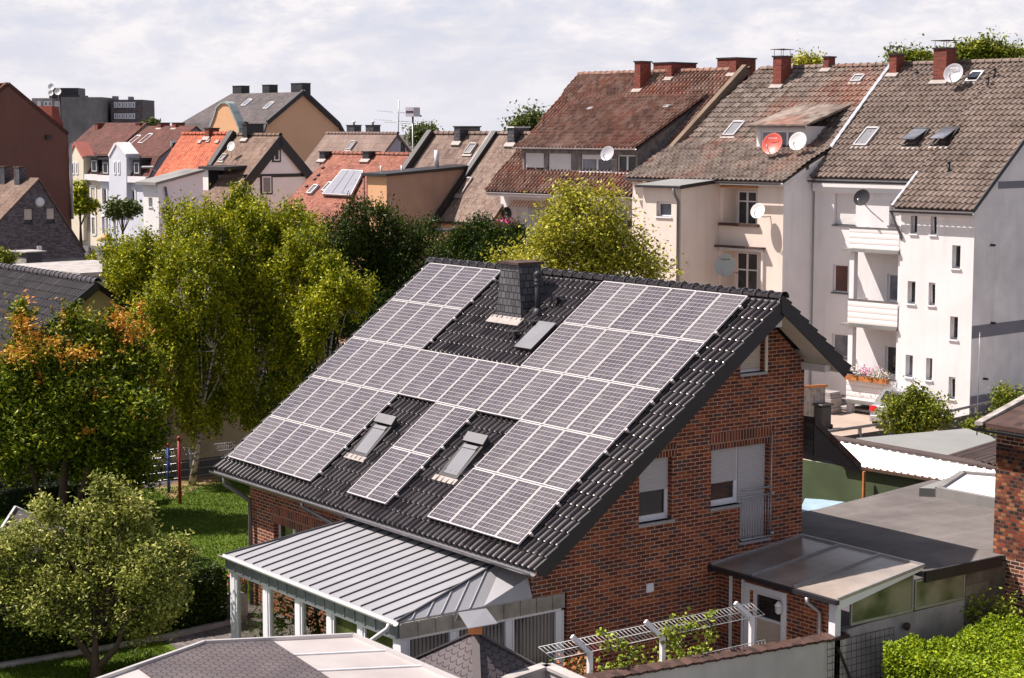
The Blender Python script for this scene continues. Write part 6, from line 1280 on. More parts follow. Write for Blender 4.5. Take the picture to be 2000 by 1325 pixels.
# small dark shed with light roof in front of it
q=UD(60,505,125); sh=thing('dark_shed','small black shed with flat light grey roof in front of the grey clinker house','shed',q*V3(1,1,0)); b_=Pl(q,-RD); r=b_.rect(53,494,83,520); m=MB(); m.pbox(b_,r[0],r[1]-1,r[2],r[3],-1.6,0); m.build('wall',M['dark'],sh); m=MB(); m.pbox(b_,r[0]-.25,r[3],r[2]+.25,r[3]+.08,-1.9,.2); m.build('roof',M['concL'],sh)
n_=fac(0); m=MB(); c_=b_.P(r[0]-.02,r[1],-1.5); m.prism([b_.P(r[0]-.03,r[1]-.4,-.05),b_.P(r[0]-.03,r[1]-.4,-1.55),b_.P(r[0]-.03,r[3]-.35,-1.55),b_.P(r[0]-.03,r[3]-.35,-.05)],-b_.U*.03); m.build('plank_side',M['woodG'],sh)
t=thing('white_notice_board','small white notice board standing behind the black shed','notice board',UD(77,490,128)*V3(1,1,0)); b_=Pl(UD(77,490,128),-RD); r=b_.rect(72,481,81,493); m=MB(); m.pbox(b_,*r,0,.05); m.build('board',M['white'],t); m=MB(); m.pbox(b_,r[0]+.1,0-b_.O[2],r[2]-.1,r[1],-.02,.03); m.build('stand',M['white'],t)
# grey apartment block
ob=-130; fa=Pl(RG+RN*ob,nrm(RN*.55-RD*.85)); AP=thing('apartment_block','distant grey concrete apartment block with black rooftop cabin above the street houses','apartment building',fa.P(fa.uv(170,220)[0],0))
D0=260
def blk(x0,y0,x1,y1,D,mat,name,dep=8,zb=0):
    f=Pl(UD((x0+x1)/2,(y0+y1)/2,D),nrm(V3(.82,-.57,0))); r=f.rect(x0,y0,x1,y1); m=MB(); m.pbox(f,r[0],r[1] if zb is None else -f.O[2]*1.0,r[2],r[3],-dep,0); return m.build(name,M[mat],AP),f,r
blk(119,190,200,250,D0,'conc','concrete_wing',12); o,f2,r2_=blk(216,195,280,250,D0+4,'greybrick','brick_wing',10)
blk(199,195,218,250,D0+10,'greybrick','stair_core',6)
blk(62,192,119,250,D0+6,'concL','window_wing',10)
blk(98,172,153,190,D0+5,'dark','rooftop_cabin',5,None); blk(96,186,156,192,D0+4,'dark','rooftop_base',6,None)
blk(219,188,227,196,D0+6,'stDG','chimney',2,None); blk(250,189,257,196,D0+6,'stDG','chimney',2,None)
for y in (200,222,244):
    for k in range(6): x=223+k*7.0; window(AP,f2,f2.rect(x,y,x+6.3,y+10.5),-.1,'pvc','glassB',0,fw=.12,sill=0)
f3=Pl(UD(90,210,D0+5.7),nrm(V3(.82,-.57,0)))
for x0,x1 in ((73,80),(86,102),(107,117)): window(AP,f3,f3.rect(x0,198,x1,208),-.1,'pvc','glassB',0,split=2,fw=.15,sill=0)
for i,p in enumerate(((100,170,.5),(113,179,.5),(99,182,.4))): q=UD(p[0],p[1],D0-2+i); dish(['topmost white dish on the rooftop cabin of the apartment block','right-hand white dish on the rooftop cabin of the apartment block','lowest white dish on the rooftop cabin of the apartment block'][i],q,nrm(V3(.6,-.7,.2)),p[2],'dishW',q-ZU*2,group='dishes on the apartment block')
# street lamp in front of the blue-grey house
t=thing('street_lamp','grey street lamp arm with pale head in front of the blue-grey street house','street lamp',UD(302,470,170)*V3(1,1,0)); q=UD(312,328,170); m=MB(); m.tube([q*V3(1,1,0),q-ZU*.6,q-RT*.8],[.1,.06,.05],6); m.build('lamp_post',M['steel'],t); m=MB(); m.obox(q-RT*1.1+ZU*.06,RT*.55,FW*V3(1,1,0)*.15,ZU*.1); m.build('lamp_head',M['gutW'],t,bevel=.05)
# ================= black tiled building with yellow-cream gable at the left, behind the trees
BK=thing('black_tiled_building','cream building with shiny black tiled roof behind the autumn-tinted tree at the left','building',(-38,4.4,0)); zr_=6.70; kk=.73
PB=Pl((-31,-2.4,zr_-kk*6.8),(0,-kk,1)); Lb_=6.8*math.hypot(1,kk)
tile_roof('roof_tiles',PB,[(-32,0),(.0,0),(.0,Lb_),(-32,Lb_)],M['tBlk'],BK,.28,.36,.05,.035,0,5)
Q=Pl((-31,11.2,zr_-kk*6.8),(0,kk,1)); m=MB(); m.prism([Q.P(0,0),Q.P(32,0),Q.P(32,Lb_),Q.P(0,Lb_)],-Q.N*.1); m.build('rear_roof',M['tBlk'],BK)
ridge_tiles(BK,(-63,4.4,zr_+.03),(-31,4.4,zr_+.03),M['blkr'],.13,.4)
g=Pl((-31.5,0,0),(1,0,0)); ze_=zr_-kk*6.2; m=MB(); m.wall(g,[(-1.8,0),(10.6,0),(10.6,ze_-.1),(4.4,zr_-.12),(-1.8,ze_-.1)],[]); m.wall(Pl((0,-1.8,0),(0,-1,0)),[(-63,0),(-31.5,0),(-31.5,ze_-.1),(-63,ze_-.1)],[]); m.build('wall',M['stY'],BK)
m=MB(); m.prism([PB.P(.02,0,.06),PB.P(.02,Lb_,.06),PB.P(.02,Lb_-.1,-.22),PB.P(.02,0,-.22)],(-.04,0,0)); m.build('verge_trim',M['dark'],BK)
q=PB.P(*PB.uv(120,600)); 
FR_=thing('flat_carport_roof','low pale flat roof just past the black tiled roof, below the grey clinker house','carport',UD(170,525,110)*V3(1,1,0)); q=UD(170,524,110); m=MB(); m.obox(q,RD*4.5,RN*3,ZU*.12); m.build('roof',M['concL'],FR_); m=MB(); m.obox(q*V3(1,1,.5)-ZU*.1,RD*4.3,RN*2.8,ZU*q[2]*.49); m.build('wall',M['stDG'],FR_)
# ================= vegetation
def blob(x,y,D,rx,ry,rd=None):   # crown lobe from its picture position, radii in picture pixels
    s=D/FPX; return (UD(x,y,D),(rx*s,(rd or rx)*s,ry*s))
B1=UZ(375,948)
tree('tall birch with white curved trunk at the garden fence, middle of the birches',B1,[(.25,.1,1.2),(.45,.2,2.6),(.6,.6,4.6)],
 [blob(380,560,63,95,120,80),blob(400,450,64,62,60),blob(330,680,62,70,90,60),blob(430,690,63,80,100,60),blob(385,770,63,70,60,40),blob(300,620,62,55,70),blob(345,415,65,32,32)],70000,('lv_birch','birch'),.115,'weeping birches at the fence','birch_tree','tree',.19,110,1.1,.8,.11,nlimb=26)
B2=UZ(330,925)
tree('slim birch with thin dark trunk, leftmost of the birches',B2,[(-.1,.1,2.2),(-.5,.6,4.4)],
 [blob(262,530,66,62,80),blob(240,610,66,45,70),blob(300,500,66,45,60),blob(290,760,64,45,80,30),blob(235,480,67,28,30),blob(215,545,66,25,40)],34000,('lv_birch','birch'),.115,'weeping birches at the fence','birch_tree','tree',.19,110,1.0,.8,.10,nlimb=20)
B3=UZ(500,905)
tree('broad birch with pale limbs and the highest crown, right of the curved trunk birch',B3,[(.1,0,2.5),(.2,.6,5)],
 [blob(490,470,66,85,85,70),blob(485,392,67,48,38),blob(560,440,66,60,60),blob(470,600,65,80,100,60),blob(560,560,65,75,90,60),blob(560,690,64,45,90,40),blob(440,420,67,45,40),blob(600,455,67,40,45),blob(500,780,64,60,50,30),blob(580,640,64,35,60)],80000,('lv_birch','birch'),.115,'weeping birches at the fence','birch_tree','tree',.19,110,1.1,.8,.14,nlimb=30)
B4=UZ(640,900)
tree('small birch with arching drooping branch over the roof edge, rightmost of the birches',B4,[(-.2,0,2.5),(0,.3,4.8)],
 [blob(672,548,62,44,26),blob(640,590,62,38,45,30),blob(610,620,62,35,55,30),blob(695,575,62,22,24),blob(585,480,64,45,50),blob(630,520,63,34,30)],22000,('lv_birch','birch'),.115,'weeping birches at the fence','birch_tree','tree',.16,100,.8,.8,.10,nlimb=18)
# dark yews behind the roof
def conif(label,pts,D,base,n,seed=0):
    bl=[]
    for (x,y,h) in pts: bl.append(blob(x,y+h*.5,D+RNG.uniform(-1.5,1.5),20,h*.55,20)); 
    return bl
cb=UD(730,640,74)*V3(1,1,0)
bl=[blob(x,y,74+dz,rx,ry) for x,y,rx,ry,dz in ((655,470,34,50,0),(690,440,30,48,-1),(730,440,32,48,0),(700,520,60,80,0),(765,470,34,50,1),(800,470,26,36,0),(835,455,26,30,1),(780,550,60,70,0),(690,600,60,70,0),(840,500,25,35,0),(640,560,40,70,1),(740,610,60,50,-1))]
tree('large dark green yew behind the left end of the solar roof',cb,[(0,0,3),(0,0,6)],bl,70000,('lv_con','bark'),.15,'dark yews behind the roof','yew_tree','tree',.20,40,0,0,.2,.35,20,.5,-.3)
cb=UD(930,620,72)*V3(1,1,0)
bl=[blob(x,y,72+dz,rx,ry) for x,y,rx,ry,dz in ((880,490,22,26,0),(905,468,24,28,0),(940,460,26,32,1),(970,470,26,30,0),(1000,468,22,28,1),(930,505,50,30,0),(985,500,40,30,0),(860,505,20,18,-1))]
tree('lower dark green yew behind the slate chimney of the solar roof',cb,[(0,0,2),(0,0,4.5)],bl,30000,('lv_con','bark'),.15,'dark yews behind the roof','yew_tree','tree',.20,40,0,0,.16,.35,16,.5,-.3)
cb=UD(620,800,71)*V3(1,1,0)
bl=[blob(x,y,71,rx,ry) for x,y,rx,ry in ((600,640,60,60),(650,620,50,60),(540,720,60,60),(610,720,70,70),(500,800,60,60),(440,780,60,50),(560,800,60,60))]
tree('dark evergreen thicket behind the birches at the left verge of the solar roof',cb,[(0,0,1.5),(0,0,3)],bl,40000,('lv_con','bark'),.16,'dark yews behind the roof','yew_thicket','tree',.22,40,0,0,.16,.4,14,.5,-.2)
# yellow-green tree
cb=UD(1150,640,60)*V3(1,1,0)
bl=[blob(x,y,60+dz,rx,ry) for x,y,rx,ry,dz in ((1100,400,38,30,0),(1160,395,48,26,0),(1130,450,80,50,0),(1080,480,45,50,0),(1180,480,60,55,0),(1060,520,50,35,0),(1150,530,90,40,0),(1230,500,45,45,0),(1265,520,40,35,0),(1285,540,24,22,0),(1020,515,26,22,1),(975,515,22,18,2),(1205,440,26,40,0))]
tree('loose yellow-green tree behind the roof ridge in front of the dormer house',cb,[(0,0,2.5),(.1,0,5),(0,.1,8)],bl,21000,('lv_yel','bark'),.125,None,'leafy_tree','tree',.26,45,0,0,.15,.55,34,.35)
# magenta blossom beside the wagon wheel
q=onp(990,438,RG+RN*.8,RN); t=thing('rhododendron','pink flowering shrub in front of the white loggia with the wagon wheel','shrub',q*V3(1,1,0)); P=q+RNG.normal(size=(260,3))*np.array([.35,.2,.16]); leaves('blossom',P,M['pink'],t,.12,.9); P=q-ZU*1.2+RNG.normal(size=(1500,3))*np.array([.7,.4,.6]); leaves('foliage',P,M['lv_con'],t,.12)
m=MB(); m.tube([q*V3(1,1,0),q-ZU*1],.06,6); m.build('stem',M['bark'],t)
# autumn tinted tree at the left
cb=UD(120,960,57)*V3(1,1,0)
bl=[blob(x,y,57+dz,rx,ry) for x,y,rx,ry,dz in ((60,705,44,30,0),(120,712,66,36,0),(205,672,44,40,0),(240,700,45,50,0),(60,740,70,60,0),(180,770,90,60,0),(280,720,34,40,0),(250,800,60,50,-1),(100,830,90,60,0),(20,820,50,70,0),(210,870,60,50,0),(20,745,40,40,0),(295,860,22,40,0),(40,632,10,24,0),(140,640,24,22,0),(40,900,50,40,1),(150,905,50,32,1),(280,915,34,34,1),(230,925,40,30,1))]
tree('broad dark green tree with orange-red shoots at the left edge',cb,[(0,.1,1.5),(.1,.3,3),(0,.5,4)],bl,80000,('lv_mix','bark'),.155,None,'autumn_tree','tree',.24,80,0,.25,.16,.5,26,.45,extra_tr=[[(.1,.3,0),(.7,.6,1.6),(1.5,.9,3.2)],[(-.6,-.3,0),(-.9,-.6,1.6),(-1.6,-.8,3)]],sprigs=60,sl=.6)
t_=bpy.data.objects['autumn_tree']; PP=[]
for x,y,rx,ry,n in ((45,632,18,20,260),(35,690,34,15,420),(150,690,34,13,380),(238,622,24,18,380),(268,645,22,14,240),(110,668,14,12,160),(195,768,18,11,200),(215,785,10,8,90),(170,842,10,7,80),(70,660,16,14,160),(275,600,8,16,90)):
    c=UD(x,y,55.7); s_=56/FPX; n=int(n*.6); PP.append(c+RNG.normal(size=(n,3))*np.array([rx*s_*.7,rx*s_*.7,ry*s_*.65]))
leaves('orange_shoots',np.concatenate(PP),M['lv_or'],t_,.14,label='orange-red young shoots over the green crown')
# apple tree front left
cb=UZ(188,1335)
bl=[blob(x,y,41+dz,rx,ry) for x,y,rx,ry,dz in ((215,1010,50,45,0),(150,1050,70,45,0),(270,1040,50,50,0),(60,1090,60,60,0),(160,1130,100,70,0),(290,1120,70,60,-.5),(40,1170,50,60,0),(130,1200,90,50,0),(250,1200,80,50,0),(310,1180,55,45,-.5),(210,965,22,24,0),(90,1005,16,20,0),(20,1110,40,60,0),(345,1090,18,26,0),(-30,1140,50,70,0))]
tree('bushy apple tree with silvery green leaves on the front lawn, lower left',cb,[(-.02,0,.5),(-.1,.05,1.0),(-.15,.3,1.5)],bl,46000,('lv_apple','bark'),.10,None,'apple_tree','tree',.15,85,0,.1,.13,.5,40,.4,extra_tr=[[(0,0,.3),(.3,.35,.8),(.5,.55,1.5)],[(0,0,.4),(-.35,-.3,1.0),(-.8,-.6,1.8)]],sprigs=70,sl=.36)
# clipped hedges
def hedge(label,x0,x1,y0,y1,z0,z1,n,mat,leaf,rag=.06,group=None,zf=None):
    t=thing('clipped_hedge',label,'hedge',((x0+x1)/2,(y0+y1)/2,0),group)
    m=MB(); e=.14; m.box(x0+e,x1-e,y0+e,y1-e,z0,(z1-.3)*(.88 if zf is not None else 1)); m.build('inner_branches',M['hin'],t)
    A=[(x1-x0)*(y1-y0),(y1-y0)*(z1-z0)*2,(x1-x0)*(z1-z0)*2]; A=np.array(A)/sum(A); k=RNG.choice(3,n,p=A); P=np.stack([RNG.uniform(x0,x1,n),RNG.uniform(y0,y1,n),RNG.uniform(z0,z1,n)],1)
    d=np.abs(RNG.normal(size=n))*rag*1.2-rag*.6
    P[k==0,2]=z1-d[k==0]; s=RNG.random(n)<.5
    a=(k==1); P[a,0]=np.where(s[a],x0+d[a],x1-d[a]); a=(k==2); P[a,1]=np.where(s[a],y0+d[a],y1-d[a])
    lump=.10*np.sin(P[:,0]*3.1+1)*np.sin(P[:,1]*2.3)+.05*np.sin(P[:,1]*7.7+P[:,0]*5); P[:,2]+=lump*(P[:,2]-z0)/(z1-z0)
    if zf is not None: P[:,2]=z0+(P[:,2]-z0)*zf(P[:,0],P[:,1])
    leaves('foliage',P,M[mat],t,leaf,.6); return t
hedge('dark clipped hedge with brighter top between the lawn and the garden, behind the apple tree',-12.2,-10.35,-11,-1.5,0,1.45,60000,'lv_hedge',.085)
hedge('low dark hedge along the fence below the tinted tree',-27.0,-25.8,-8,2.6,0,1.0,9000,'lv_hedge',.10,.1)
hb=None
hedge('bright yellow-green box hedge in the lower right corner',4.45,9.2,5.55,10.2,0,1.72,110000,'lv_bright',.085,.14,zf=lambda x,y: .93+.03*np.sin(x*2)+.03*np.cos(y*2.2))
# shrubs
def shrub(label,x,y,D,bl,n,leaf,mat,name='shrub'):
    b=UD(x,y,D)*V3(1,1,0); return tree(label,b,[(0,0,.4),(.1,0,1.1)],[blob(*q) for q in bl],n,(mat,'bark'),leaf,None,name,'shrub',.16,35,0,.1,.07,.65,18)
shrub('round green shrub in front of the silver car',1790,850,66,[(1790,810,66,50,38),(1760,790,66,28,22),(1830,815,66,30,30),(1785,775,66,22,20),(1740,815,66,20,18),(1770,835,66,40,20),(1810,790,66,22,18)],9000,.11,'lv_bush')
shrub('leafy green shrub beside the railing at the right edge',1985,830,60,[(1975,795,60,30,30),(2010,800,60,30,26),(1965,775,60,14,14),(1990,825,60,40,15)],6000,.10,'lv_bush')
shrub('small green shrub behind the garage roof',1910,850,62,[(1912,836,62,20,13),(1902,842,62,10,9)],1400,.10,'lv_bush')
shrub('small clump of leaves standing up from the bright hedge',1890,1215,40,[(1890,1195,40,14,20),(1960,1190,40,14,14)],500,.08,'lv_vine')
# far trees
def ftree(label,x,y,D,bl,n,leaf,mat='lv_far'):
    b=UD(x,y,D)*V3(1,1,0); B=[blob(*q) for q in bl]; h=max(.8,float(np.mean([c[0][2] for c in B]))); return tree(label,b,[(0,0,h*.5),(0,0,h)],B,n,(mat,'bark'),leaf,'trees beyond the roofs','far_tree','tree',min(.38,.12*h**.5),30,0,0,.18,.6,12)
ftree('green tree crown just left of the dormer house roof',1030,300,120,[(1035,245,120,30,20),(1060,255,120,22,20),(1015,258,120,20,18),(1045,270,120,30,20)],6000,.26)
ftree('pale green tree top above the dusty brown roof',820,300,170,[(822,262,170,16,12),(845,255,170,8,8),(812,272,170,12,10)],2200,.28)
ftree('tree crown showing left of the tall right-hand brick chimney',1770,180,125,[(1760,122,125,22,12),(1790,118,125,22,12),(1810,125,125,20,14)],4200,.24,'lv_bush')
ftree('tall tree crown above the white town house ridge at the right',1920,180,120,[(1890,108,120,26,14),(1925,98,120,24,14),(1950,106,120,26,16),(1985,114,120,22,9),(1880,124,120,26,12)],9000,.24,'lv_bush')
ftree('yellow-green tree top between two ridge chimneys',1580,180,130,[(1570,126,130,18,7),(1590,124,130,14,7)],1800,.22,'lv_yel')
ftree('small tree crown beside the grey apartment block',295,262,240,[(293,245,240,10,5),(303,247,240,8,4)],300,.6)
ftree('street tree in front of the cream street house',158,470,182,[(152,375,182,12,16),(160,402,182,24,12),(148,395,182,14,18),(180,402,182,10,7)],1800,.42,'lv_birch')
ftree('reddish green street tree in front of the blue-grey street house',240,470,175,[(235,405,175,24,14),(220,415,175,14,12),(255,410,175,16,12)],1600,.42,'lv_far')
ftree('green street bush below the cream street house',178,500,170,[(178,508,165,12,8)],400,.4,'lv_birch')
ftree('leafy bushes behind the black tiled ridge at the far left',10,560,120,[(8,510,120,18,10),(-5,505,120,14,12)],700,.3,'lv_bush')
t=thing('orange_parasol','faded orange parasol on the street below the cream house','parasol',UD(203,480,178)*V3(1,1,0)); q=UD(206,470,178); m=MB(); m.lathe(q,ZU,[(.9,0),(.5,.5),(.02,.75)],10); m.build('canopy',M['stO'],t); m=MB(); m.tube([q*V3(1,1,0),q],.04,5); m.build('pole',M['steel'],t)
# flowers near the gate and in the winter garden
flowers('red geraniums in a white pot behind the garden gate',V3(-11.0,-.9,.55),(0,.28),260,'flred','w')
m=None; t=thing('pot_stand','small white stand carrying the geranium pot','stand',(-11.0,-.9,0)); m=MB(); m.box(-11.2,-10.8,-1.1,-.7,0,.55); m.build('stand',M['white'],t)
q=UY(654,1218,-2.7); flowers('red geranium in a dark pot inside the winter garden',(q[0],-2.6,q[2]-.45),(0,.18),150,'flred','k')
t=thing('side_table','small table under the geranium in the winter garden','table',(q[0],-2.6,0)); m=MB(); m.box(q[0]-.3,q[0]+.3,-2.85,-2.35,q[2]-.5,q[2]-.46); 
for sx in(-.25,.25):
    for sy in (-.2,.2): m.box(q[0]+sx-.02,q[0]+sx+.02,-2.6+sy-.02,-2.6+sy+.02,0,q[2]-.5)
m.build('table',M['woodB'],t)
shr=thing('potted_shrub','tall dark leafy pot plant inside the winter garden','potted plant',(-5.6,-1.6,0)); P=V3(-5.6,-1.9,1.5)+RNG.normal(size=(700,3))*np.array([.45,.35,.45]); leaves('foliage',P,M['lv_hedge'],shr,.13); m=MB(); m.tube([(-5.6,-1.6,.3),(-5.6,-1.8,1.5)],.04,6); m.lathe((-5.6,-1.6,0),ZU,[(.16,0),(.22,.35),(.2,.35)],10); m.build('flower_pot',M['rust'],shr)
for lab,x,y,z,n in (('bushy green pot plant at the left end of the winter garden',-6.3,-2.5,1.0,500),('trailing green pot plant in the middle of the winter garden',-3.4,-2.6,.9,420)):
    t=thing('potted_shrub',lab,'potted plant',(x,y,0)); P=V3(x,y,z)+RNG.normal(size=(n,3))*np.array([.3,.2,.32]); leaves('foliage',P,M['lv_pot'],t,.1); m=MB(); m.lathe((x,y,0),ZU,[(.18,0),(.26,.5),(.24,.5)],12); m.tube([(x,y,.4),(x,y,z)],.03,5); m.build('flower_pot',M['rust'],t)
# ================= garden things
gt=thing('garden_gate','dark wire mesh garden gate between the hedge and the brick house corner','gate',(-11.4,-.75,0)); m=MB(); p=V3(-10.5,-1.35,0); q=V3(-12.0,-.1,0)
for k in range(19): c=p+(q-p)*k/18; m.tube([c+ZU*.08,c+ZU*1.05],.008,4)
for z in (.08,.55,1.05): m.tube([p+ZU*z,q+ZU*z],.014,4)
m.build('mesh_panel',M['gutter'],gt); m=MB(); m.tube([p,p+ZU*1.15],.03,6); m.tube([q,q+ZU*1.15],.03,6); m.build('gate_post',M['gutter'],gt)
fn=thing('mesh_fence','grey double-bar mesh fence behind the birch trunk','fence',(-28,7,0)); F0_=V3(-27.9,3.9,0); F1_=V3(-28.3,16,0)
m=MB()
for z in (.1,.36,.62,.88,1.12): m.tube([F0_+ZU*z,F1_+ZU*z],.014,4)
for k in range(150): c=F0_+(F1_-F0_)*k/149; m.tube([c+ZU*.08,c+ZU*1.15],.005,3)
m.build('mesh_panel',M['steel'],fn)
for k in range(6): c=F0_+(F1_-F0_)*k/5; m=MB(); m.box(c[0]-.03,c[0]+.03,c[1]-.03,c[1]+.03,0,1.25); m.build('post',M['steel'],fn)
ld=thing('climbing_frame_ladder','orange wooden ladder of a climbing frame on the back lawn','ladder',UZ(262,985)); P0=UZ(280,985); P1=UZ(238,990)
m=MB()
for p in (P0,P1): m.bar(p,p+ZU*1.35+(P0-P1)*-.12,.09,.06)
m.build('side_rail',M['wood'],ld)
for k in range(4): z=.25+k*.33; m=MB(); m.tube([P0+ZU*z,P1+ZU*z],.035,6); m.build('rung',M['wood'],ld)
m=MB(); m.prism([P0+ZU*1.15,P1+ZU*1.05,P1+ZU*1.05+V3(-.8,.6,0),P0+ZU*1.15+V3(-.8,.6,0)],(0,0,.06)); m.build('red_seat',M['red'],ld)
for lab,px,k,mt in (('tall red pole of the swing frame on the back lawn',(352,985),2.1,'red'),('blue pole of the swing frame with red tip on the back lawn',(330,963),1.55,'blue')):
    q=UZ(*px); t=thing('swing_pole',lab,'play pole',q); m=MB(); m.tube([q,q+ZU*k],.055,8); m.build('pole',M[mt],t); m=MB(); m.lathe(q+ZU*(k-.02),ZU,[(.062,0),(.065,.1),(.02,.14)],8); m.build('pole_cap',M['red'],t)
sd_=thing('garden_shed_roof','small grey garden shed with felt gable roof, behind the apple tree at the left','shed',UD(60,1080,52)*V3(1,1,0)); D_=52
a=UD(35,993,D_); b=UD(130,1040,D_); c=UD(0,1060,D_-2.2); d=a+(c-b)*0; 
e1=UD(30,992,D_); e2=UD(128,1038,D_); e3=UD(95,1100,D_-1.6); e4=UD(2,1035,D_-1.6); m=MB(); m.prism([e1,e2,e3,e4],(0,0,-.06)); m.build('roof',M['bitu'],sd_)
m=MB(); m.bar(e1+ZU*.03,e2+ZU*.03,.06,.05); m.bar(e1+ZU*.03,e4+ZU*.03,.06,.05); m.build('roof_edge_trim',M['gutW'],sd_)
m=MB(); lo_=lambda p,f=.9: p*V3(1,1,0)+ZU*0; m.prism([e1*.97+e3*.03-ZU*.15,e2*.97+e4*.03-ZU*.15,e3*.97+e1*.03-ZU*.15,e4*.97+e2*.03-ZU*.15],(0,0,-1.3)); m.build('wall',M['woodG'],sd_)
# ================= car in the yard
cq=UZ(1712,838); cd=nrm(V3(-.46,.89,0)); cs=nrm(np.cross(cd,ZU))   # forward, right
CR=thing('parked_car','silver saloon car seen from behind, parked in the yard under the lowest balcony','car',cq)
O_=cq+cs*.55
def cp_(f,s,z): return O_+cd*f+cs*s+ZU*z
prof=[(0.02,.38),(0,.72),(.06,.93),(.55,.99),(.62,1.0),(1.35,1.38),(2.3,1.42),(3.05,1.0),(4.1,.86),(4.42,.62),(4.4,.3),(.1,.28)]
V=[];nS=7; ys=[-.86,-.82,-.6,0,.6,.82,.86]
def zin(z,s): return z
m=MB(); rings=[]
for s in ys:
    k=abs(s); rings.append([cp_(f+(.05 if k>.8 else 0)*(1 if f<1 else -1 if f>4 else 0), s*(1-.16*max(0,(z-.95)/.45)) , z-(.03 if k>.8 else 0)*(z>.9)) for f,z in prof])
vs=[p for r in rings for p in r]; n=len(prof); fs=[]
for i in range(len(ys)-1):
    for j in range(n): fs.append([i*n+j,i*n+(j+1)%n,(i+1)*n+(j+1)%n,(i+1)*n+j])
fs+= [list(range(n)),[ (len(ys)-1)*n+j for j in range(n)][::-1]]
m.add(vs,fs,0,True); m.build('body',M['paintS'],CR,bevel=.02)
m=MB(); m.prism([cp_(.68,-.62,1.045),cp_(.68,.62,1.045),cp_(1.3,.54,1.37),cp_(1.3,-.54,1.37)],cd*-.02+ZU*.02); m.build('rear_window',M['glass'],CR)
for sg in (-1,1):
    m=MB(); m.prism([cp_(.85,sg*.80,.99),cp_(1.5,sg*.745,1.33),cp_(2.3,sg*.74,1.36),cp_(2.9,sg*.80,1.0)],cs*sg*.03); m.build('side_window',M['glass'],CR)
    m=MB(); m.prism([cp_(-.02,sg*.50,.72),cp_(-.02,sg*.87,.72),cp_(.05,sg*.87,.93),cp_(.02,sg*.58,.92)],cd*.05); m.build('tail_lamp',M['tail'],CR)
    for f in (.75,3.55):
        m=MB(); m.lathe(cp_(f,sg*.70,.31),cs*sg,[(.2,0),(.31,.02),(.31,.17),(.2,.18)],18); w_=m.build('wheel',M['tyre'],CR); m=MB(); m.lathe(cp_(f,sg*.87,.31),cs*sg,[(.2,0),(.19,.02),(.05,.03)],14); m.build('rim',M['steel'],w_)
m=MB(); m.prism([cp_(-.03,-.26,.66),cp_(-.03,.26,.66),cp_(-.03,.26,.78),cp_(-.03,-.26,.78)],cd*-.015); pl_=m.build('licence_plate',M['plate'],CR)
m=MB()
for i,w in enumerate((.05,.05,.03,.05,.05,.0,.04,.04,.04)):
    if w: s=-.21+i*.05; m.prism([cp_(-.047,s,.69),cp_(-.047,s+w*.6,.69),cp_(-.047,s+w*.6,.75),cp_(-.047,s,.75)],cd*-.003)
m.build('lettering',M['ink'],pl_)
m=MB(); m.prism([cp_(-.06,-.84,.32),cp_(-.06,.84,.32),cp_(-.06,.84,.56),cp_(-.06,-.84,.56)],cd*.12); m.build('rear_bumper',M['paintS'],CR,bevel=.04)
# bin, timber fence piece, planks, log stack
q=UZ(1606,838); t=thing('wheelie_bin','black wheeled rubbish bin beside the grey timber screen in the yard','bin',q); m=MB(); b0=.26;t0=.31; m.prism([q+V3(-b0,-b0,.05),q+V3(b0,-b0,.05),q+V3(b0,b0,.05),q+V3(-b0,b0,.05)],(0,0,.9)); m.build('body',M['grn'],t,bevel=.04); m=MB(); m.obox(q+V3(0,0,1.0),(.32,0,0),(0,.34,0),(0,0,.045)); m.build('lid',M['grn'],t,bevel=.03); 
for s in(-.2,.2): m=MB(); m.lathe(q+V3(s,.28,.1),V3(1,0,0),[(.1,-.03),(.1,.03)],12); m.build('wheel',M['tyre'],t)
q=UZ(1583,838); t=thing('timber_screen','weathered grey timber screen beside the corner of the brick house roof','screen',q); h_=onp(1583,752,q,(0,1,0))[2]; m=MB()
n_=nrm(V3(1,-.3,0)); u_=nrm(np.cross(ZU,n_))
for k in range(9): c=q+u_*(-.55+.14*k); m.obox(c+ZU*h_/2,u_*.06,n_*.02,ZU*(h_/2-.03*(k%3)))
m.build('boards',M['woodG'],t); m=MB(); m.obox(q+ZU*(h_-.05)+n_*.05,u_*.7,n_*.04,ZU*.05); m.build('top_beam',M['wood'],t)
q=UZ(1612,806); t=thing('log_pile','low pile of stone slabs behind the black bin in the yard','pile',q); m=MB()
for k in range(7): m.obox(q+V3(RNG.uniform(-.1,.1),RNG.uniform(-.1,.1),.08+.13*k),V3(.55,.1,0),V3(-.07,.4,0),ZU*.06)
m.build('slabs',M['concL'],t)
q=UZ(1700,806); t=thing('wooden_ramp','flat wooden ramp lying on the yard beside the silver car','ramp',q); m=MB(); m.obox(q+ZU*.12,RD*1.3,RN*.5,ZU*.05); m.build('ramp_board',M['concL'],t); m=MB(); m.obox(q+ZU*.04,RD*1.2,RN*.45,ZU*.03); m.build('ramp_frame',M['woodB'],t)
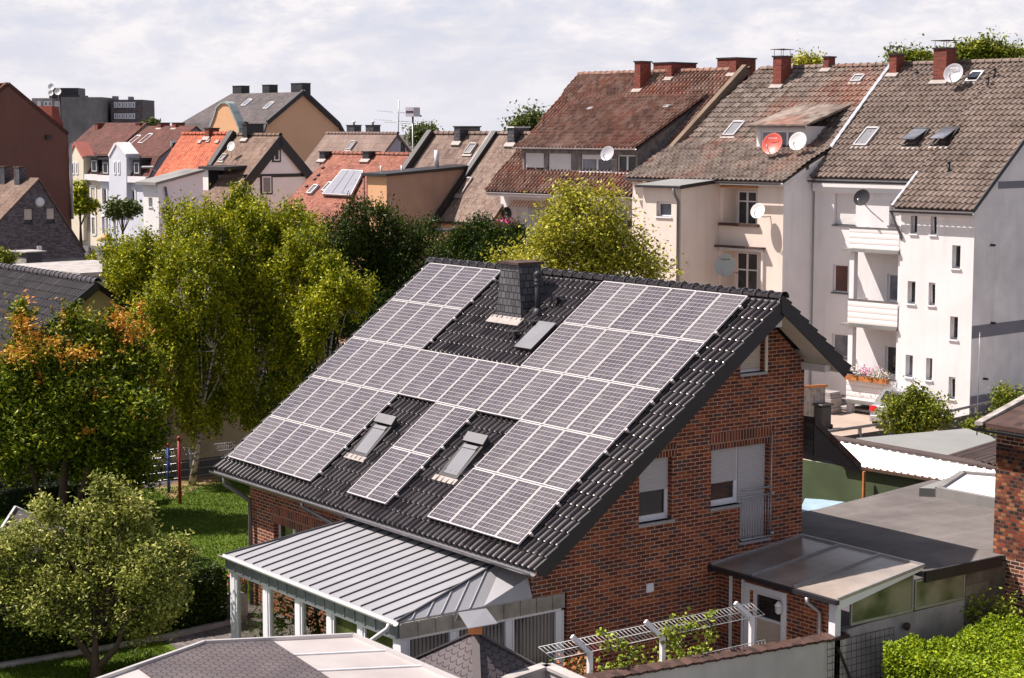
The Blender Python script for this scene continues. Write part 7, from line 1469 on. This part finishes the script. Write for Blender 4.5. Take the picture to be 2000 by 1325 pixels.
# ================= foreground roofs
GR=thing('garden_house','garden house with grey shingle band and milky white panels, at the bottom edge','garden house',(0,-7,0)); zg=2.45
gl=UZ(205,1327,zg); ga=UZ(400,1258,zg); gb=UZ(690,1244,zg); gc_=UZ(882,1327,zg); gd=UZ(530,1252,zg); ge_=UZ(645,1327,zg)
ext=lambda p,q,k: q+(q-p)*k
gl2=ext(ga,gl,.8); gc2=ext(gb,gc_,.6); ge2=ext(gd,ge_,.8); sa=UZ(262,1309,zg); sb_=UZ(330,1327,zg)
W_=thing; m=MB(); m.prism([gl2,ga,gb,gc2,ge2],(0,0,-.08)); m.build('roof_sheet',M['polyW'],GR)
m=MB(); s1=ga*.62+gl*.38; m.prism([UZ(270,1307,zg),ga+(gb-ga)*.02+(gl-ga)*.02,gd,ge2,UZ(400,1400,zg)],(0,0,.018)); m.build('shingle_field',M['shingle'],GR)
m=MB()
for a_,b_ in ((ga,gl2),(ga,gb),(gb,gc2)): m.bar(a_+ZU*.02,b_+ZU*.02,.07,.10)
m.build('roof_edge_trim',M['alu'],GR)
m=MB(); 
for k in (1,2,3): 
    f=k/4; p=gb+(gc2-gb)*f*.9; q=gd+(ge2-gd)*f*.9; m.bar(p+ZU*.02,q+ZU*.02,.03,.02)
m.build('glazing_bar',M['pvc'],GR)
cen=(gl2+ga+gb+gc2)/4
m=MB(); m.prism([cen+(p-cen)*.94-ZU*.1 for p in (gl2,ga,gb,gc2)],(0,0,-2.3)); m.build('wall',M['white'],GR)
# pavilion with shingle pyramid roof and metal cap
PV=thing('shingled_pavilion','small pavilion with pyramid roof of rounded grey shingles topped by a metal covered bird house','pavilion',(2.2,-3,0))
ap=UZ(928,1236,3.0); l_=UZ(806,1288,2.3); r_=UZ(1048,1301,2.3); ap[2]=3.02; c0=V3(ap[0],ap[1],0)
dl=(l_-ap)*1.35; dr=(r_-ap)*1.35
fr_=UZ(940,1400,1.9); 
hl=ap+(l_-ap)*1.5; hr=ap+(r_-ap)*1.5; 
fwd=nrm(V3(-FW[0],-FW[1],0)); rad=np.linalg.norm(hl[:2]-ap[:2]); hf=V3(ap[0]+fwd[0]*rad+RT[0]*.1,ap[1]+fwd[1]*rad+RT[1]*.1,(hl[2]+hr[2])/2); hb_=V3(ap[0]-fwd[0]*rad,ap[1]-fwd[1]*rad,hf[2])
m=MB()
for a_,b_ in ((hl,hf),(hf,hr),(hr,hb_),(hb_,hl)): m.poly([ap,a_,b_])
m.build('roof',M['shingle'],PV)
m=MB()
for q in (hl,hf,hr): m.bar(ap+ZU*.01,q+ZU*.01,.14,.03,up=ZU)
m.build('hip_shingles',M['bitu'],PV)
m=MB(); 
for q in (hl,hf,hr,hb_): p=ap+(q-ap)*.9; m.box(p[0]-.06,p[0]+.06,p[1]-.06,p[1]+.06,0,p[2]-.02)
m.build('post',M['woodB'],PV)
bh=thing('bird_house','small wooden bird house with tilted pale metal roof on top of the shingled pavilion','bird house',ap+ZU*.0); m=MB(); u_=RT; f_=fwd; c=ap
m.obox(c+ZU*.10,u_*.13,f_*.13,ZU*.12); m.build('body',M['wood'],bh)
m=MB(); q=[UZ(895,1198,3.38),UZ(950,1190,3.38),UZ(972,1219,3.18),UZ(915,1229,3.18)]; m.prism(q,(0,0,.015)); m.build('metal_roof',M['zinc'],bh); m=MB(); q2=[q[0],q[1],UZ(940,1193,3.3)+f_*-.25-ZU*.2,UZ(888,1200,3.3)+f_*-.25-ZU*.2]; m.prism(q2,(0,0,.015)); m.build('metal_roof',M['conc'],bh)
# concrete chimney trough
CT_=thing('concrete_parapet','weathered concrete parapet corner at the bottom edge in front of the trellis','parapet',UZ(1070,1310,0)); zc=2.3; p0=UZ(985,1331,zc); p1=UZ(1068,1303,zc); p2=UZ(1150,1340,zc); m=MB()
for a_,b_ in ((p0,p1),(p1,p2)): m.bar(a_-ZU*1.15,b_-ZU*1.15,.16,2.3)
m.build('parapet_wall',M['concL'],CT_); m=MB(); 
for a_,b_ in ((p0,p1),(p1,p2)): m.bar(a_+ZU*.03,b_+ZU*.03,.24,.06)
m.build('parapet_cap',M['concL'],CT_)
t=thing('orange_flowers','orange and red blossoms in the bed at the foot of the trellis','flowers',UX(1120,1300,2.2)*V3(1,1,0)); P=UX(1122,1305,2.2)+RNG.normal(size=(160,3))*np.array([.2,.22,.13]); leaves('blossom',P,M['wood'],t,.07,.8); P=UX(1125,1312,2.2)+RNG.normal(size=(160,3))*np.array([.25,.25,.15]); leaves('foliage',P,M['lv_pot'],t,.07)
for i in range(3): pass
